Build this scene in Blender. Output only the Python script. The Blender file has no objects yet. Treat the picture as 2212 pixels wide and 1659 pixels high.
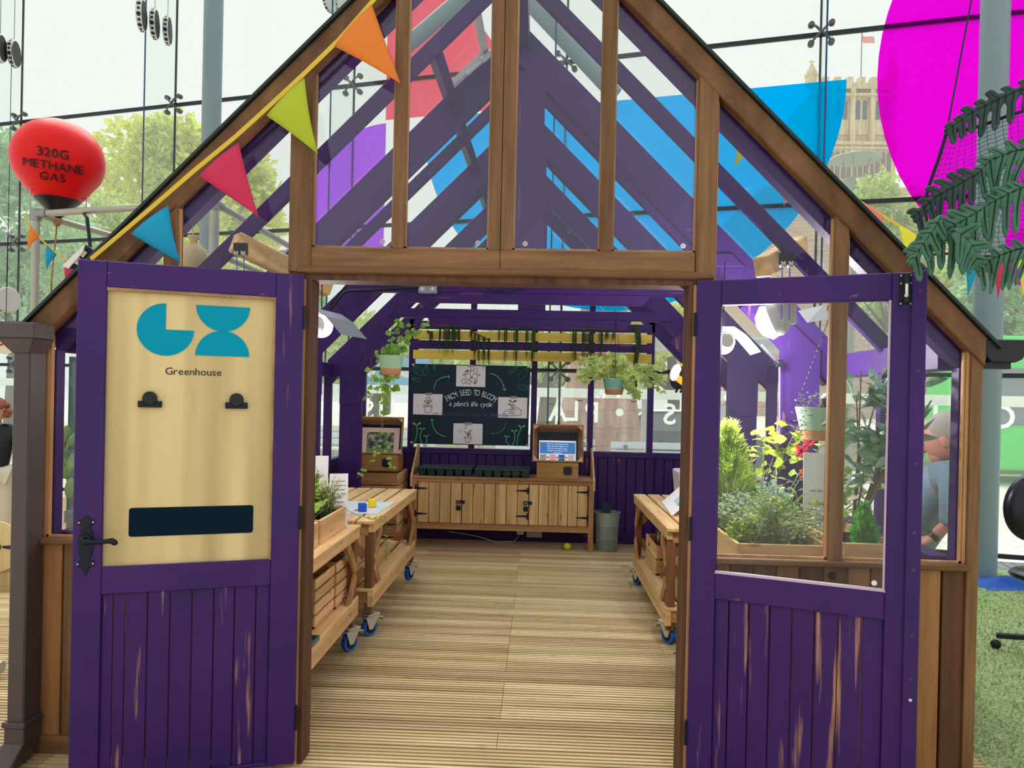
import bpy, bmesh, math, random
from math import sin, cos, pi, radians, sqrt, atan2
from mathutils import Vector as V, Matrix

S = bpy.context.scene
COL = S.collection
random.seed(7)

# ------------------------------------------------------------------ camera, sky, light, exposure
FPX, CX, CY, EYE = 1600.0, 1106.0, 865.0, 1.5
CAM_R = Matrix.Rotation(radians(2.1), 3, 'Z') @ Matrix.Rotation(radians(89.75), 3, 'X') @ Matrix.Rotation(radians(1.25), 3, 'Z')
cam_data = bpy.data.cameras.new('camera')
cam = bpy.data.objects.new('camera', cam_data)
COL.objects.link(cam)
cam.matrix_world = Matrix.Translation((0, 0, EYE)) @ CAM_R.to_4x4()
cam_data.sensor_fit = 'HORIZONTAL'
cam_data.sensor_width = 36.0
cam_data.lens = FPX / 2212 * 36.0
cam_data.shift_y = 35.5 / 2212
cam_data.clip_start, cam_data.clip_end = 0.05, 500
S.camera = cam

world = bpy.data.worlds.new('sky')
S.world = world
world.use_nodes = True
wn = world.node_tree
wbg = wn.nodes['Background']
wbg.inputs['Color'].default_value = (0.925, 0.94, 0.92, 1)
wbg.inputs['Strength'].default_value = 1.0

def lamp(name, kind, loc, energy, rot=(0, 0, 0), color=(1, 1, 1), **kw):
    d = bpy.data.lights.new(name, kind)
    d.energy, d.color = energy, color
    for k, v in kw.items():
        setattr(d, k, v)
    o = bpy.data.objects.new(name, d)
    o.location, o.rotation_euler = loc, rot
    COL.objects.link(o)
    return o
lamp('sun', 'SUN', (0, 0, 12), 3.0, (radians(-32), 0, radians(14)), (1, 0.97, 0.9), angle=radians(50))

S.view_settings.view_transform = 'Standard'
S.view_settings.look = 'None'
S.view_settings.gamma = 1
S.view_settings.exposure = 0.0
S.view_settings.use_curve_mapping = False
S.cycles.transparent_max_bounces = 40
S.cycles.max_bounces = 10
S.cycles.diffuse_bounces = 5
S.cycles.caustics_reflective = False
S.cycles.caustics_refractive = False
S.cycles.sample_clamp_indirect = 6

# ------------------------------------------------------------------ measuring on the photograph: pixel -> place
def ray(x, y):
    return CAM_R @ V(((x - CX) / FPX, -(y - CY) / FPX, -1.0))
CP = V((0, 0, EYE))
def at(x, y, Y):
    r = ray(x, y); return CP + r * (Y / r.y)
def atz(x, y, z):
    r = ray(x, y); return CP + r * ((z - EYE) / r.z)
def atx(x, y, X):
    r = ray(x, y); return CP + r * (X / r.x)

# ------------------------------------------------------------------ mesh builder
INV = {}
class MB:
    def __init__(s):
        s.v, s.f, s.m, s.cur = [], [], [], 0
    def add(s, vs, fs):
        b = len(s.v)
        s.v += [V(p) for p in vs]
        for f in fs:
            s.f.append([b + i for i in f]); s.m.append(s.cur)
        return s
    def box(s, x0, x1, y0, y1, z0, z1):
        return s.add([(x, y, z) for z in (z0, z1) for y in (y0, y1) for x in (x0, x1)],
                     [(0, 2, 3, 1), (4, 5, 7, 6), (0, 1, 5, 4), (2, 6, 7, 3), (0, 4, 6, 2), (1, 3, 7, 5)])
    def hexa(s, p):   # eight corners, bottom ring then top ring
        return s.add(p, [(3, 2, 1, 0), (4, 5, 6, 7), (0, 1, 5, 4), (1, 2, 6, 5), (2, 3, 7, 6), (3, 0, 4, 7)])
    def bar(s, p, q, w, h, up=(0, 0, 1)):   # beam from p to q, w across, h along up
        p, q, up = V(p), V(q), V(up)
        d = (q - p).normalized()
        a = d.cross(up).normalized() * (w / 2)
        b = a.cross(d).normalized() * (h / 2)
        return s.hexa([p - a - b, p + a - b, p + a + b, p - a + b, q - a - b, q + a - b, q + a + b, q - a + b])
    def obox(s, c, u, v, w):   # centre and three half vectors
        c, u, v, w = V(c), V(u), V(v), V(w)
        return s.hexa([c - u - v - w, c + u - v - w, c + u + v - w, c - u + v - w, c - u - v + w, c + u - v + w, c + u + v + w, c - u + v + w])
    def tube(s, pts, r, n=8, caps=True):
        pts = [V(p) for p in pts]
        rs = r if isinstance(r, (list, tuple)) else [r] * len(pts)
        ref = None; rings = []
        b0 = len(s.v)
        for i, p in enumerate(pts):
            d = (pts[min(i + 1, len(pts) - 1)] - pts[max(i - 1, 0)])
            d = d.normalized() if d.length > 1e-9 else V((0, 0, 1))
            if ref is None:
                ref = d.orthogonal().normalized()
            else:
                ref = (ref - d * ref.dot(d))
                ref = ref.normalized() if ref.length > 1e-6 else d.orthogonal().normalized()
            o = d.cross(ref)
            s.v += [p + (ref * cos(2 * pi * k / n) + o * sin(2 * pi * k / n)) * rs[i] for k in range(n)]
        for i in range(len(pts) - 1):
            for k in range(n):
                a, b = b0 + i * n + k, b0 + i * n + (k + 1) % n
                s.f.append([a, b, b + n, a + n]); s.m.append(s.cur)
        if caps:
            s.f.append([b0 + k for k in range(n)][::-1]); s.m.append(s.cur)
            e = b0 + (len(pts) - 1) * n
            s.f.append([e + k for k in range(n)]); s.m.append(s.cur)
        return s
    def lathe(s, prof, c=(0, 0, 0), ax=(0, 0, 1), n=24, caps=True):
        c, ax = V(c), V(ax).normalized()
        a = ax.orthogonal().normalized(); o = ax.cross(a)
        b0 = len(s.v)
        for r, z in prof:
            s.v += [c + ax * z + (a * cos(2 * pi * k / n) + o * sin(2 * pi * k / n)) * r for k in range(n)]
        for i in range(len(prof) - 1):
            for k in range(n):
                p, q = b0 + i * n + k, b0 + i * n + (k + 1) % n
                s.f.append([p, q, q + n, p + n]); s.m.append(s.cur)
        if caps:
            s.f.append([b0 + k for k in range(n)][::-1]); s.m.append(s.cur)
            e = b0 + (len(prof) - 1) * n
            s.f.append([e + k for k in range(n)]); s.m.append(s.cur)
        return s
    def prism(s, poly, ex):   # 3d polygon pushed along ex
        poly = [V(p) for p in poly]; ex = V(ex); n = len(poly)
        b0 = len(s.v)
        s.v += poly + [p + ex for p in poly]
        s.f.append([b0 + i for i in range(n)][::-1]); s.m.append(s.cur)
        s.f.append([b0 + n + i for i in range(n)]); s.m.append(s.cur)
        for i in range(n):
            j = (i + 1) % n
            s.f.append([b0 + i, b0 + j, b0 + n + j, b0 + n + i]); s.m.append(s.cur)
        return s
    def sph(s, c, r, nu=16, nv=10, rot=None):
        c = V(c); r = (r, r, r) if not isinstance(r, (tuple, list)) else r
        b0 = len(s.v)
        for j in range(nv + 1):
            t = pi * j / nv
            for i in range(nu):
                p = V((r[0] * sin(t) * cos(2 * pi * i / nu), r[1] * sin(t) * sin(2 * pi * i / nu), r[2] * cos(t)))
                s.v.append(c + (rot @ p if rot else p))
        for j in range(nv):
            for i in range(nu):
                a, b = b0 + j * nu + i, b0 + j * nu + (i + 1) % nu
                s.f.append([a, a + nu, b + nu, b]); s.m.append(s.cur)
        return s
    def grid(s, fn, nu, nv):
        b0 = len(s.v)
        s.v += [V(fn(i / nu, j / nv)) for j in range(nv + 1) for i in range(nu + 1)]
        for j in range(nv):
            for i in range(nu):
                a = b0 + j * (nu + 1) + i
                s.f.append([a, a + 1, a + nu + 2, a + nu + 1]); s.m.append(s.cur)
        return s
    def leaf(s, p, d, up, L, W, bend=0.25, fold=0.25):   # one folded leaf from its stalk end p
        p, d, up = V(p), V(d).normalized(), V(up)
        a = d.cross(up)
        a = a.normalized() if a.length > 1e-5 else d.orthogonal().normalized()
        n = a.cross(d)
        m1 = p + d * L * .45 + n * L * bend * .5
        t = p + d * L
        e1 = p + d * L * .42 + a * W / 2 + n * (W * fold); e2 = p + d * L * .42 - a * W / 2 + n * (W * fold)
        g1 = p + d * L * .75 + a * W * .33 + n * (W * fold * .6 ); g2 = p + d * L * .75 - a * W * .33 + n * (W * fold * .6)
        return s.add([p, e1, g1, t, g2, e2, m1], [(0, 1, 6), (1, 2, 6), (2, 3, 6), (3, 4, 6), (4, 5, 6), (5, 0, 6)])
    def dia(s, p, d, a, L, W):   # cheap two-triangle leaf
        p, d, a = V(p), V(d), V(a)
        return s.add([p, p + d * L * .5 + a * W * .5, p + d * L, p + d * L * .5 - a * W * .5], [(0, 1, 2), (0, 2, 3)])
    def build(s, name, mats, parent=None, smooth=False, bevel=0.0, seg=1, auto=None):
        me = bpy.data.meshes.new(name)
        inv = INV.get(parent.name) if parent is not None else None
        vs = [inv @ p for p in s.v] if inv is not None else s.v
        me.from_pydata([tuple(p) for p in vs], [], s.f)
        for m in (mats if isinstance(mats, (list, tuple)) else [mats]):
            me.materials.append(m)
        me.polygons.foreach_set('material_index', s.m)
        if smooth:
            me.polygons.foreach_set('use_smooth', [True] * len(s.f))
        me.update()
        o = bpy.data.objects.new(name, me)
        COL.objects.link(o)
        if smooth and auto:
            try:
                me.set_sharp_from_angle(angle=radians(auto))
            except Exception:
                pass
        if bevel:
            b = o.modifiers.new('bevel', 'BEVEL'); b.width = bevel; b.segments = seg; b.limit_method = 'ANGLE'; b.angle_limit = radians(40)
        if parent is not None:
            o.parent = parent
            if inv is not None:
                INV[o.name] = inv
        return o

def tag(o, label=None, cat=None, group=None, kind=None):
    if label: o['label'] = label
    if cat: o['category'] = cat
    if group: o['group'] = group
    if kind: o['kind'] = kind
    return o
def thing(name, label, cat, loc=(0, 0, 0), rz=0.0, group=None):
    o = bpy.data.objects.new(name, None); COL.objects.link(o)
    o.empty_display_size = .1
    o.location = loc; o.rotation_euler = (0, 0, rz)
    INV[o.name] = (Matrix.Translation(V(loc)) @ Matrix.Rotation(rz, 4, 'Z')).inverted()
    return tag(o, label, cat, group)
def solo(mb, name, mats, label, cat, group=None, kind=None, **kw):
    return tag(mb.build(name, mats, **kw), label, cat, group, kind)
def struct(mb, name, mats, **kw):
    return tag(mb.build(name, mats, **kw), kind='structure')
def copy_tree(o, parent=None):
    c = o.copy(); COL.objects.link(c)
    if parent is not None: c.parent = parent
    for ch in list(o.children): copy_tree(ch, c)
    return c
def dup(o, loc, rz=None, label=None, group=None):
    c = copy_tree(o); c.location = loc
    if rz is not None: c.rotation_euler = (0, 0, rz)
    return tag(c, label, None, group)

# ------------------------------------------------------------------ materials
def lin(r, g, b):
    f = lambda c: (c / 255 / 12.92) if c <= 10.3 else ((c / 255 + .055) / 1.055) ** 2.4
    return (f(r), f(g), f(b), 1)
def newmat(name):
    m = bpy.data.materials.new(name); m.use_nodes = True
    nt = m.node_tree
    return m, nt, nt.nodes['Principled BSDF']
def mat(name, c, rough=.55, metal=0.0, emit=0, spec=.4, coat=0):
    m, nt, b = newmat(name)
    b.inputs['Base Color'].default_value = c
    b.inputs['Roughness'].default_value = rough
    b.inputs['Metallic'].default_value = metal
    b.inputs['Specular IOR Level'].default_value = spec
    if coat: b.inputs['Coat Weight'].default_value = coat
    if emit:
        b.inputs['Emission Color'].default_value = c; b.inputs['Emission Strength'].default_value = emit
    return m
def N(nt, t, **kw):
    n = nt.nodes.new(t)
    for k, v in kw.items():
        if k in n.inputs: n.inputs[k].default_value = v
        else: setattr(n, k, v)
    return n
def ramp(nt, stops):
    r = nt.nodes.new('ShaderNodeValToRGB')
    e = r.color_ramp.elements
    e[0].position, e[0].color = stops[0]; e[1].position, e[1].color = stops[-1]
    for p, c in stops[1:-1]:
        x = e.new(p); x.color = c
    return r
def coords(nt, scale):
    tc = nt.nodes.new('ShaderNodeTexCoord'); mp = nt.nodes.new('ShaderNodeMapping')
    mp.inputs['Scale'].default_value = scale
    nt.links.new(tc.outputs['Object'], mp.inputs['Vector'])
    return mp
def mixc(nt, fac, a, b):
    m = nt.nodes.new('ShaderNodeMix'); m.data_type = 'RGBA'
    for s_, v in ((0, fac), (6, a), (7, b)):
        if hasattr(v, 'links') or hasattr(v, 'is_output'): nt.links.new(v, m.inputs[s_])
        else: m.inputs[s_].default_value = v
    return m.outputs[2]
def grain_scale(axis, along, across):
    return tuple(along if a == axis else across for a in 'xyz')
def wood(name, c1, c2, axis='z', across=14, along=1.2, rough=.6, knots=0.0, contrast=1.0, bump=.15):
    m, nt, b = newmat(name)
    mp = coords(nt, grain_scale(axis, along, across))
    n1 = N(nt, 'ShaderNodeTexNoise', Scale=2.2, Detail=6.0, Roughness=.62)
    nt.links.new(mp.outputs[0], n1.inputs['Vector'])
    r1 = ramp(nt, [(.5 - .22 / contrast, c2), (.5 + .22 / contrast, c1)])
    nt.links.new(n1.outputs['Fac'], r1.inputs[0])
    mp2 = coords(nt, grain_scale(axis, .35, 9))
    n2 = N(nt, 'ShaderNodeTexNoise', Scale=1.0, Detail=1.0)
    nt.links.new(mp2.outputs[0], n2.inputs['Vector'])
    r2 = ramp(nt, [(.36, (.72, .68, .62, 1)), (.64, (1.12, 1.1, 1.08, 1))])
    nt.links.new(n2.outputs['Fac'], r2.inputs[0])
    mul = nt.nodes.new('ShaderNodeMix'); mul.data_type = 'RGBA'; mul.blend_type = 'MULTIPLY'; mul.inputs[0].default_value = .9
    nt.links.new(r1.outputs[0], mul.inputs[6]); nt.links.new(r2.outputs[0], mul.inputs[7])
    out = mul.outputs[2]
    if knots:
        mp3 = coords(nt, grain_scale(axis, 4.5, 11))
        vo = N(nt, 'ShaderNodeTexVoronoi', Scale=1.0); nt.links.new(mp3.outputs[0], vo.inputs['Vector'])
        r3 = ramp(nt, [(.06, (1, 1, 1, 1)), (.17, (0, 0, 0, 1))]); nt.links.new(vo.outputs['Distance'], r3.inputs[0])
        k = N(nt, 'ShaderNodeMath', operation='MULTIPLY'); k.inputs[1].default_value = knots
        nt.links.new(r3.outputs[0], k.inputs[0])
        out = mixc(nt, k.outputs[0], out, (c2[0] * .3, c2[1] * .24, c2[2] * .2, 1))
    nt.links.new(out, b.inputs['Base Color'])
    b.inputs['Roughness'].default_value = rough
    b.inputs['Specular IOR Level'].default_value = .3
    bp = N(nt, 'ShaderNodeBump', Strength=bump, Distance=.01)
    nt.links.new(n1.outputs['Fac'], bp.inputs['Height']); nt.links.new(bp.outputs[0], b.inputs['Normal'])
    return m
def paint(name, c, worn, axis='z', amount=.5, rough=.5, along=1.6, across=26):
    """painted timber, rubbed through in streaks along the grain"""
    m, nt, b = newmat(name)
    mp = coords(nt, grain_scale(axis, along, across))
    n1 = N(nt, 'ShaderNodeTexNoise', Scale=1.0, Detail=3.0, Roughness=.55)
    nt.links.new(mp.outputs[0], n1.inputs['Vector'])
    t = .74 - .14 * amount
    r1 = ramp(nt, [(t, (0, 0, 0, 1)), (t + .13, (1, 1, 1, 1))])
    nt.links.new(n1.outputs['Fac'], r1.inputs[0])
    n2 = N(nt, 'ShaderNodeTexNoise', Scale=3.0, Detail=2.0)
    tc = nt.nodes.new('ShaderNodeTexCoord'); nt.links.new(tc.outputs['Object'], n2.inputs['Vector'])
    r2 = ramp(nt, [(.3, (c[0] * .84, c[1] * .84, c[2] * .86, 1)), (.7, (c[0] * 1.14, c[1] * 1.12, c[2] * 1.1, 1))])
    nt.links.new(n2.outputs['Fac'], r2.inputs[0])
    nt.links.new(mixc(nt, r1.outputs[0], r2.outputs[0], worn), b.inputs['Base Color'])
    b.inputs['Roughness'].default_value = rough
    b.inputs['Specular IOR Level'].default_value = .3
    return m
def glass(name, tint=(1, 1, 1, 1), refl=.06, rough=0.0, haze=0.0):
    m = bpy.data.materials.new(name); m.use_nodes = True
    nt = m.node_tree; nt.nodes.clear()
    out = nt.nodes.new('ShaderNodeOutputMaterial')
    tr = nt.nodes.new('ShaderNodeBsdfTransparent'); tr.inputs[0].default_value = tint
    gl = nt.nodes.new('ShaderNodeBsdfGlossy'); gl.inputs['Roughness'].default_value = rough
    mx = nt.nodes.new('ShaderNodeMixShader'); mx.inputs[0].default_value = refl
    nt.links.new(tr.outputs[0], mx.inputs[1]); nt.links.new(gl.outputs[0], mx.inputs[2])
    res = mx.outputs[0]
    if haze:
        df = nt.nodes.new('ShaderNodeBsdfTranslucent'); df.inputs[0].default_value = (.9, .93, .9, 1)
        m2 = nt.nodes.new('ShaderNodeMixShader'); m2.inputs[0].default_value = haze
        nt.links.new(res, m2.inputs[1]); nt.links.new(df.outputs[0], m2.inputs[2]); res = m2.outputs[0]
    nt.links.new(res, out.inputs[0])
    return m
def film(name, c, see=.5):
    """coloured translucent film stuck on glass"""
    m = bpy.data.materials.new(name); m.use_nodes = True
    nt = m.node_tree; nt.nodes.clear()
    out = nt.nodes.new('ShaderNodeOutputMaterial')
    tr = nt.nodes.new('ShaderNodeBsdfTransparent'); tr.inputs[0].default_value = c
    tl = nt.nodes.new('ShaderNodeBsdfTranslucent'); tl.inputs[0].default_value = c
    df = nt.nodes.new('ShaderNodeBsdfDiffuse'); df.inputs[0].default_value = c
    a = nt.nodes.new('ShaderNodeMixShader'); a.inputs[0].default_value = .35
    nt.links.new(tl.outputs[0], a.inputs[1]); nt.links.new(df.outputs[0], a.inputs[2])
    mx = nt.nodes.new('ShaderNodeMixShader'); mx.inputs[0].default_value = see
    nt.links.new(a.outputs[0], mx.inputs[1]); nt.links.new(tr.outputs[0], mx.inputs[2])
    nt.links.new(mx.outputs[0], out.inputs[0])
    return m
def leafmat(name, c, trans=.45, vary=.35):
    m = bpy.data.materials.new(name); m.use_nodes = True
    nt = m.node_tree; nt.nodes.clear()
    out = nt.nodes.new('ShaderNodeOutputMaterial')
    tc = nt.nodes.new('ShaderNodeTexCoord')
    nz = N(nt, 'ShaderNodeTexNoise', Scale=14.0, Detail=2.0); nt.links.new(tc.outputs['Object'], nz.inputs['Vector'])
    k = 1 - vary; q = 1 + vary
    r = ramp(nt, [(.3, (c[0] * k, c[1] * k, c[2] * k, 1)), (.7, (min(1, c[0] * q), min(1, c[1] * q), min(1, c[2] * q), 1))])
    nt.links.new(nz.outputs['Fac'], r.inputs[0])
    p = nt.nodes.new('ShaderNodeBsdfPrincipled'); p.inputs['Roughness'].default_value = .5; p.inputs['Specular IOR Level'].default_value = .3
    tl = nt.nodes.new('ShaderNodeBsdfTranslucent')
    nt.links.new(r.outputs[0], p.inputs['Base Color']); nt.links.new(r.outputs[0], tl.inputs[0])
    mx = nt.nodes.new('ShaderNodeMixShader'); mx.inputs[0].default_value = trans
    nt.links.new(p.outputs[0], mx.inputs[1]); nt.links.new(tl.outputs[0], mx.inputs[2])
    nt.links.new(mx.outputs[0], out.inputs[0])
    return m

WORN = lin(196, 132, 82)
PUR = lin(60, 29, 102)
M = {}
M['pz'] = paint('purple_paint_upright', PUR, WORN, 'z', .55)
M['px'] = paint('purple_paint_level', PUR, WORN, 'x', .5)
M['py'] = paint('purple_paint_deep', PUR, WORN, 'y', .4)
M['pr'] = paint('purple_paint_rafter', PUR, WORN, 'z', .25, along=8, across=8)
M['cz'] = wood('cedar_upright', lin(144, 106, 70), lin(104, 74, 48), 'z')
M['cx'] = wood('cedar_level', lin(144, 106, 70), lin(104, 74, 48), 'x')
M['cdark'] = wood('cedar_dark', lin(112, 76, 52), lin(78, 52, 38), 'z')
M['crake'] = wood('cedar_rake', lin(134, 96, 62), lin(102, 72, 46), 'z', 6, 4)
M['clight'] = wood('cedar_pale_edge', lin(214, 172, 122), lin(180, 136, 90), 'z')
for a in 'xyz':
    M['pine' + a] = wood('pine_' + a, lin(236, 202, 148), lin(206, 164, 108), a, knots=.55)
    M['oak' + a] = wood('stained_pine_' + a, lin(196, 152, 104), lin(156, 112, 70), a, knots=.4)
M['oakd'] = wood('stained_pine_dark', lin(140, 98, 62), lin(104, 70, 44), 'z')
M['birch'] = wood('birch_ply', lin(228, 208, 156), lin(216, 194, 138), 'z', 6, .8, contrast=.6, bump=.02)
M['glass'] = glass('pane_glass', (.975, .985, .98, 1), .04)
M['doorglass'] = glass('door_glass', (.985, .99, .985, 1), .012)
M['lowglass'] = glass('front_glass', (.98, .99, .985, 1), .02)
M['hallglass'] = glass('hall_glass', (.97, .99, .98, 1), .012, haze=.07)
M['black'] = mat('black_metal', lin(20, 28, 38), .45, .3)
M['blackp'] = mat('black_plastic', lin(24, 30, 38), .5)
M['white'] = mat('white_paint', lin(232, 232, 230), .5)
M['paper'] = mat('paper', lin(242, 242, 244), .7)
M['chrome'] = mat('bright_steel', lin(200, 202, 200), .25, .9)
M['zinc'] = mat('zinc_plate', lin(205, 205, 195), .4, .5)
M['steelp'] = mat('grey_painted_steel', lin(128, 148, 152), .4)
M['teal'] = mat('logo_blue', lin(0, 156, 188), .6, spec=.1)
M['soil'] = mat('soil', lin(50, 38, 30), .95)
M['darkgreenp'] = mat('dark_green_plastic', lin(34, 74, 62), .4)

# ------------------------------------------------------------------ lettering
GLY = {}
def _glyphs():
    made = []
    chars = sorted(set('FROMSEDTBLagprctfyinhsueloqk\'CANYOUPHGIWJ320.,?:!&KVdmvwbx-()/1456789'))
    for bold in (0, 1):
        for ch in chars:
            cu = bpy.data.curves.new('glyph', 'FONT'); cu.body = ch; cu.size = 1; cu.resolution_u = 3
            cu.offset = .012 if bold else 0.0
            o = bpy.data.objects.new('glyph', cu); COL.objects.link(o); made.append((bold, ch, o))
    dg = bpy.context.evaluated_depsgraph_get()
    for bold, ch, o in made:
        me = bpy.data.meshes.new_from_object(o.evaluated_get(dg))
        vs = [(v.co.x, v.co.y) for v in me.vertices]
        fs = [tuple(p.vertices) for p in me.polygons]
        xs = [v[0] for v in vs] or [0, .3]
        GLY[(bold, ch)] = (vs, fs, min(xs), max(xs))
        bpy.data.meshes.remove(me)
    for bold, ch, o in made:
        cu = o.data; bpy.data.objects.remove(o); bpy.data.curves.remove(cu)
_glyphs()
def text(mb, s, fn, size, align='c', bold=0, track=.07, wide=1.0):
    lay = []; x = 0
    for ch in s:
        if ch == ' ' or (bold, ch) not in GLY:
            x += .32; continue
        vs, fs, a, b = GLY[(0 if ch == 'M' else bold, ch)]
        lay.append((x - a * wide, vs, fs)); x += (b - a) * wide + track
    x -= track
    off = {'c': -x / 2, 'l': 0, 'r': -x}[align]
    for x0, vs, fs in lay:
        mb.add([fn((x0 + vx * wide + off) * size, vy * size) for vx, vy in vs], fs)
    return x * size
def plane_fn(o, u, v):
    o, u, v = V(o), V(u), V(v)
    return lambda x, y: o + u * x + v * y

# ------------------------------------------------------------------ the hall: deck, carpet, glass wall
GW0, GD, GN = V((-7.7, 10.662, 0)), V((.9687, -.2482, 0)), V((-.2482, -.9687, 0))
UP = V((0, 0, 1))
def gp(u, z, off=0.0):
    return GW0 + GD * u + GN * off + UP * z
def atg(x, y):
    r = ray(x, y); return CP + r * ((GW0 - CP).dot(GN) / r.dot(GN))

def deckmat(name, c1, c2):
    return wood(name, c1, c2, 'x', 10, .8, rough=.42, contrast=.9, bump=.08, knots=.35)
DK = [deckmat('deck_a', lin(232, 214, 170), lin(206, 182, 134)), deckmat('deck_b', lin(220, 198, 152), lin(192, 166, 118)),
      deckmat('deck_c', lin(216, 192, 150), lin(182, 156, 112)), mat('deck_groove_dirt_shade', lin(72, 56, 38), .9)]  # groove bottoms: dirt colour kept dark to paint in the groove shade too
mb = MB(); rnd = random.Random(3)
joints = [-6.5, -4.7, -2.9, -1.95, -1.03, -.15, .77, 1.9]
row = 0; y = .6
while y < 10.3:
    xm = min(1.9, -7.7 + (10.662 - y - .15) / .2562 - .05)
    js = [j for k, j in enumerate(joints[1:-1]) if (k + row // 2 + rnd.choice((0, 0, 1))) % 2 == 0 and j < xm]
    xs = [-6.5] + js + [xm]
    for a, b in zip(xs, xs[1:]):
        if b - a < .05: continue
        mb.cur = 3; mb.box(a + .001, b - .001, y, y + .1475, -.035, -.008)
        mb.cur = rnd.choice((0, 0, 1, 1, 2))
        for k in range(5):
            y0 = y + .003 + k * .029
            mb.box(a + .001, b - .001, y0, y0 + .018, -.008, 0)
    y += .15; row += 1
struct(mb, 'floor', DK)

cm, nt, b = newmat('artificial_grass')
mp = coords(nt, (1, 1, 1))
n1 = N(nt, 'ShaderNodeTexNoise', Scale=90.0, Detail=3.0); n2 = N(nt, 'ShaderNodeTexNoise', Scale=2.0, Detail=2.0)
for n_ in (n1, n2): nt.links.new(mp.outputs[0], n_.inputs['Vector'])
r1 = ramp(nt, [(.35, lin(112, 138, 92)), (.65, lin(176, 198, 136))]); nt.links.new(n1.outputs['Fac'], r1.inputs[0])
nt.links.new(r1.outputs[0], b.inputs['Base Color']); b.inputs['Roughness'].default_value = .9
bp = N(nt, 'ShaderNodeBump', Strength=.8, Distance=.02); nt.links.new(n1.outputs['Fac'], bp.inputs['Height']); nt.links.new(bp.outputs[0], b.inputs['Normal'])
mb = MB(); p0 = gp(9.75, 0, .45); p1 = gp(16.6, 0, .45)
mb.prism([(1.92, .4, -.04), (8, .4, -.04), (p1.x, p1.y, -.04), (1.92, p0.y, -.04)], (0, 0, .025))
solo(mb, 'grass_carpet', cm, 'green artificial grass carpet on the hall floor right of the greenhouse', 'carpet', kind='structure')
GR = leafmat('carpet_blades', lin(168, 192, 126), .3, .4)
mb = MB(); rnd = random.Random(5)
for i in range(26000):
    t = rnd.random() ** 1.7
    Y = 1.9 + t * 5.0; X = 1.95 + rnd.random() * (2.6 if Y > 3 else 1.4)
    if Y > 7.95 - .256 * (X - 1.9): continue
    a = rnd.random() * 6.28; h = .012 + .012 * rnd.random(); w = .0035 * (.6 + Y * .22)
    tip = V((rnd.gauss(0, .008), rnd.gauss(0, .008), h))
    p = V((X, Y, -.016))
    e = V((cos(a), sin(a), 0)) * w
    mb.add([p - e, p + e, p + tip], [(0, 1, 2)])
solo(mb, 'grass_blades', GR, 'short green artificial grass blades right of the greenhouse', 'grass', kind='stuff')
# hall floor strip and entrance mat along the glass
mb = MB()
a, b_, c, d = gp(9.7, 0, .47), gp(17, 0, .47), gp(17, 0, .03), gp(9.7, 0, .03)
mb.prism([V((p.x, p.y, -.04)) for p in (a, b_, c, d)], (0, 0, .022))
for i in range(70):
    u = 10 + i * .1
    p, q = gp(u, -.015, .06), gp(u + .0, -.015, .44)
    mb.bar(p, q, .05, .008)
solo(mb, 'entrance_mat', [mat('ribbed_mat', lin(128, 138, 138), .8)], 'grey ribbed entrance mat along the foot of the glass wall', 'mat')

# panes, fins, transoms
ROWZ = [.03, 1.82, 3.61, 5.40, 7.19]
JU = [-2.79, -.03, 2.71, 5.44, 8.19, 10.93, 13.67, 16.4]
wi = 1
for a, b_ in zip(JU, JU[1:]):
    for z0, z1 in zip(ROWZ, ROWZ[1:]):
        mb = MB(); mb.prism([gp(a + .012, z0 + .012), gp(b_ - .012, z0 + .012), gp(b_ - .012, z1 - .012), gp(a + .012, z1 - .012)], GN * -.012)
        struct(mb, 'window_%d' % wi, M['hallglass']); wi += 1
FIN = glass('fin_glass', (.955, .985, .975, 1), .03)
FINE = mat('fin_edge', lin(30, 70, 110), .2)
dk = mat('dark_silicone', lin(34, 36, 44), .5)
for u in JU[1:-1]:
    mb = MB(); mb.prism([gp(u - .008, .02, .02), gp(u - .008, 7.2, .02), gp(u - .008, 7.2, .55), gp(u - .008, .02, .55)], GD * .016)
    mb.cur = 1; mb.bar(gp(u, .02, .553), gp(u, 7.2, .553), .018, .008, GN)
    struct(mb, 'trim_glass_fin', [FIN, FINE])
    mb = MB(); mb.bar(gp(u, .02, -.006), gp(u, 7.2, -.006), .022, .02, GN)
    struct(mb, 'trim_joint', dk)
for z in ROWZ[:-1]:
    mb = MB(); mb.bar(gp(-3, z, -.0), gp(17, z, -.0), .03, .045)
    struct(mb, 'trim_transom', dk)
SP = mat('fitting_steel', lin(96, 98, 100), .35, .6)
proto = None; FT = []
for i, u in enumerate(JU[1:-1]):
    for j, z in enumerate(ROWZ[1:4]):
        FT.append((u, z, i, j))
names = ['leftmost glass joint', 'second glass joint from the left', 'third glass joint, seen through the gable', 'fourth glass joint, behind the king post', 'glass joint in front of the blue half disc', 'rightmost glass joint behind the magenta disc']
rows_ = ['lowest', 'middle', 'topmost']
for u, z, i, j in FT:
    if proto is None:
        mb = MB()
        for sx in (-1, 1):
            for sz in (-1, 1):
                a = gp(u, z, .05); b_ = gp(u + sx * .1, z + sz * .1, .05)
                mb.tube([a + GN * .02, a.lerp(b_, .5) + GN * .03, b_], [.016, .013, .012], 6)
                mb.lathe([(.03, -.052), (.034, -.045), (.034, .0), (.026, .012)], b_, GN, 10)
        proto = thing('spider_fitting', '', 'glazing fitting', gp(u, z)); mb.build('arms', SP, proto, smooth=True, auto=40)
        o = proto
    else:
        o = dup(proto, gp(u, z))
    tag(o, 'four-armed steel spider fitting, %s on the %s' % (rows_[j], names[i]), 'glazing fitting', 'spider fittings on the glass wall')

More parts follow.
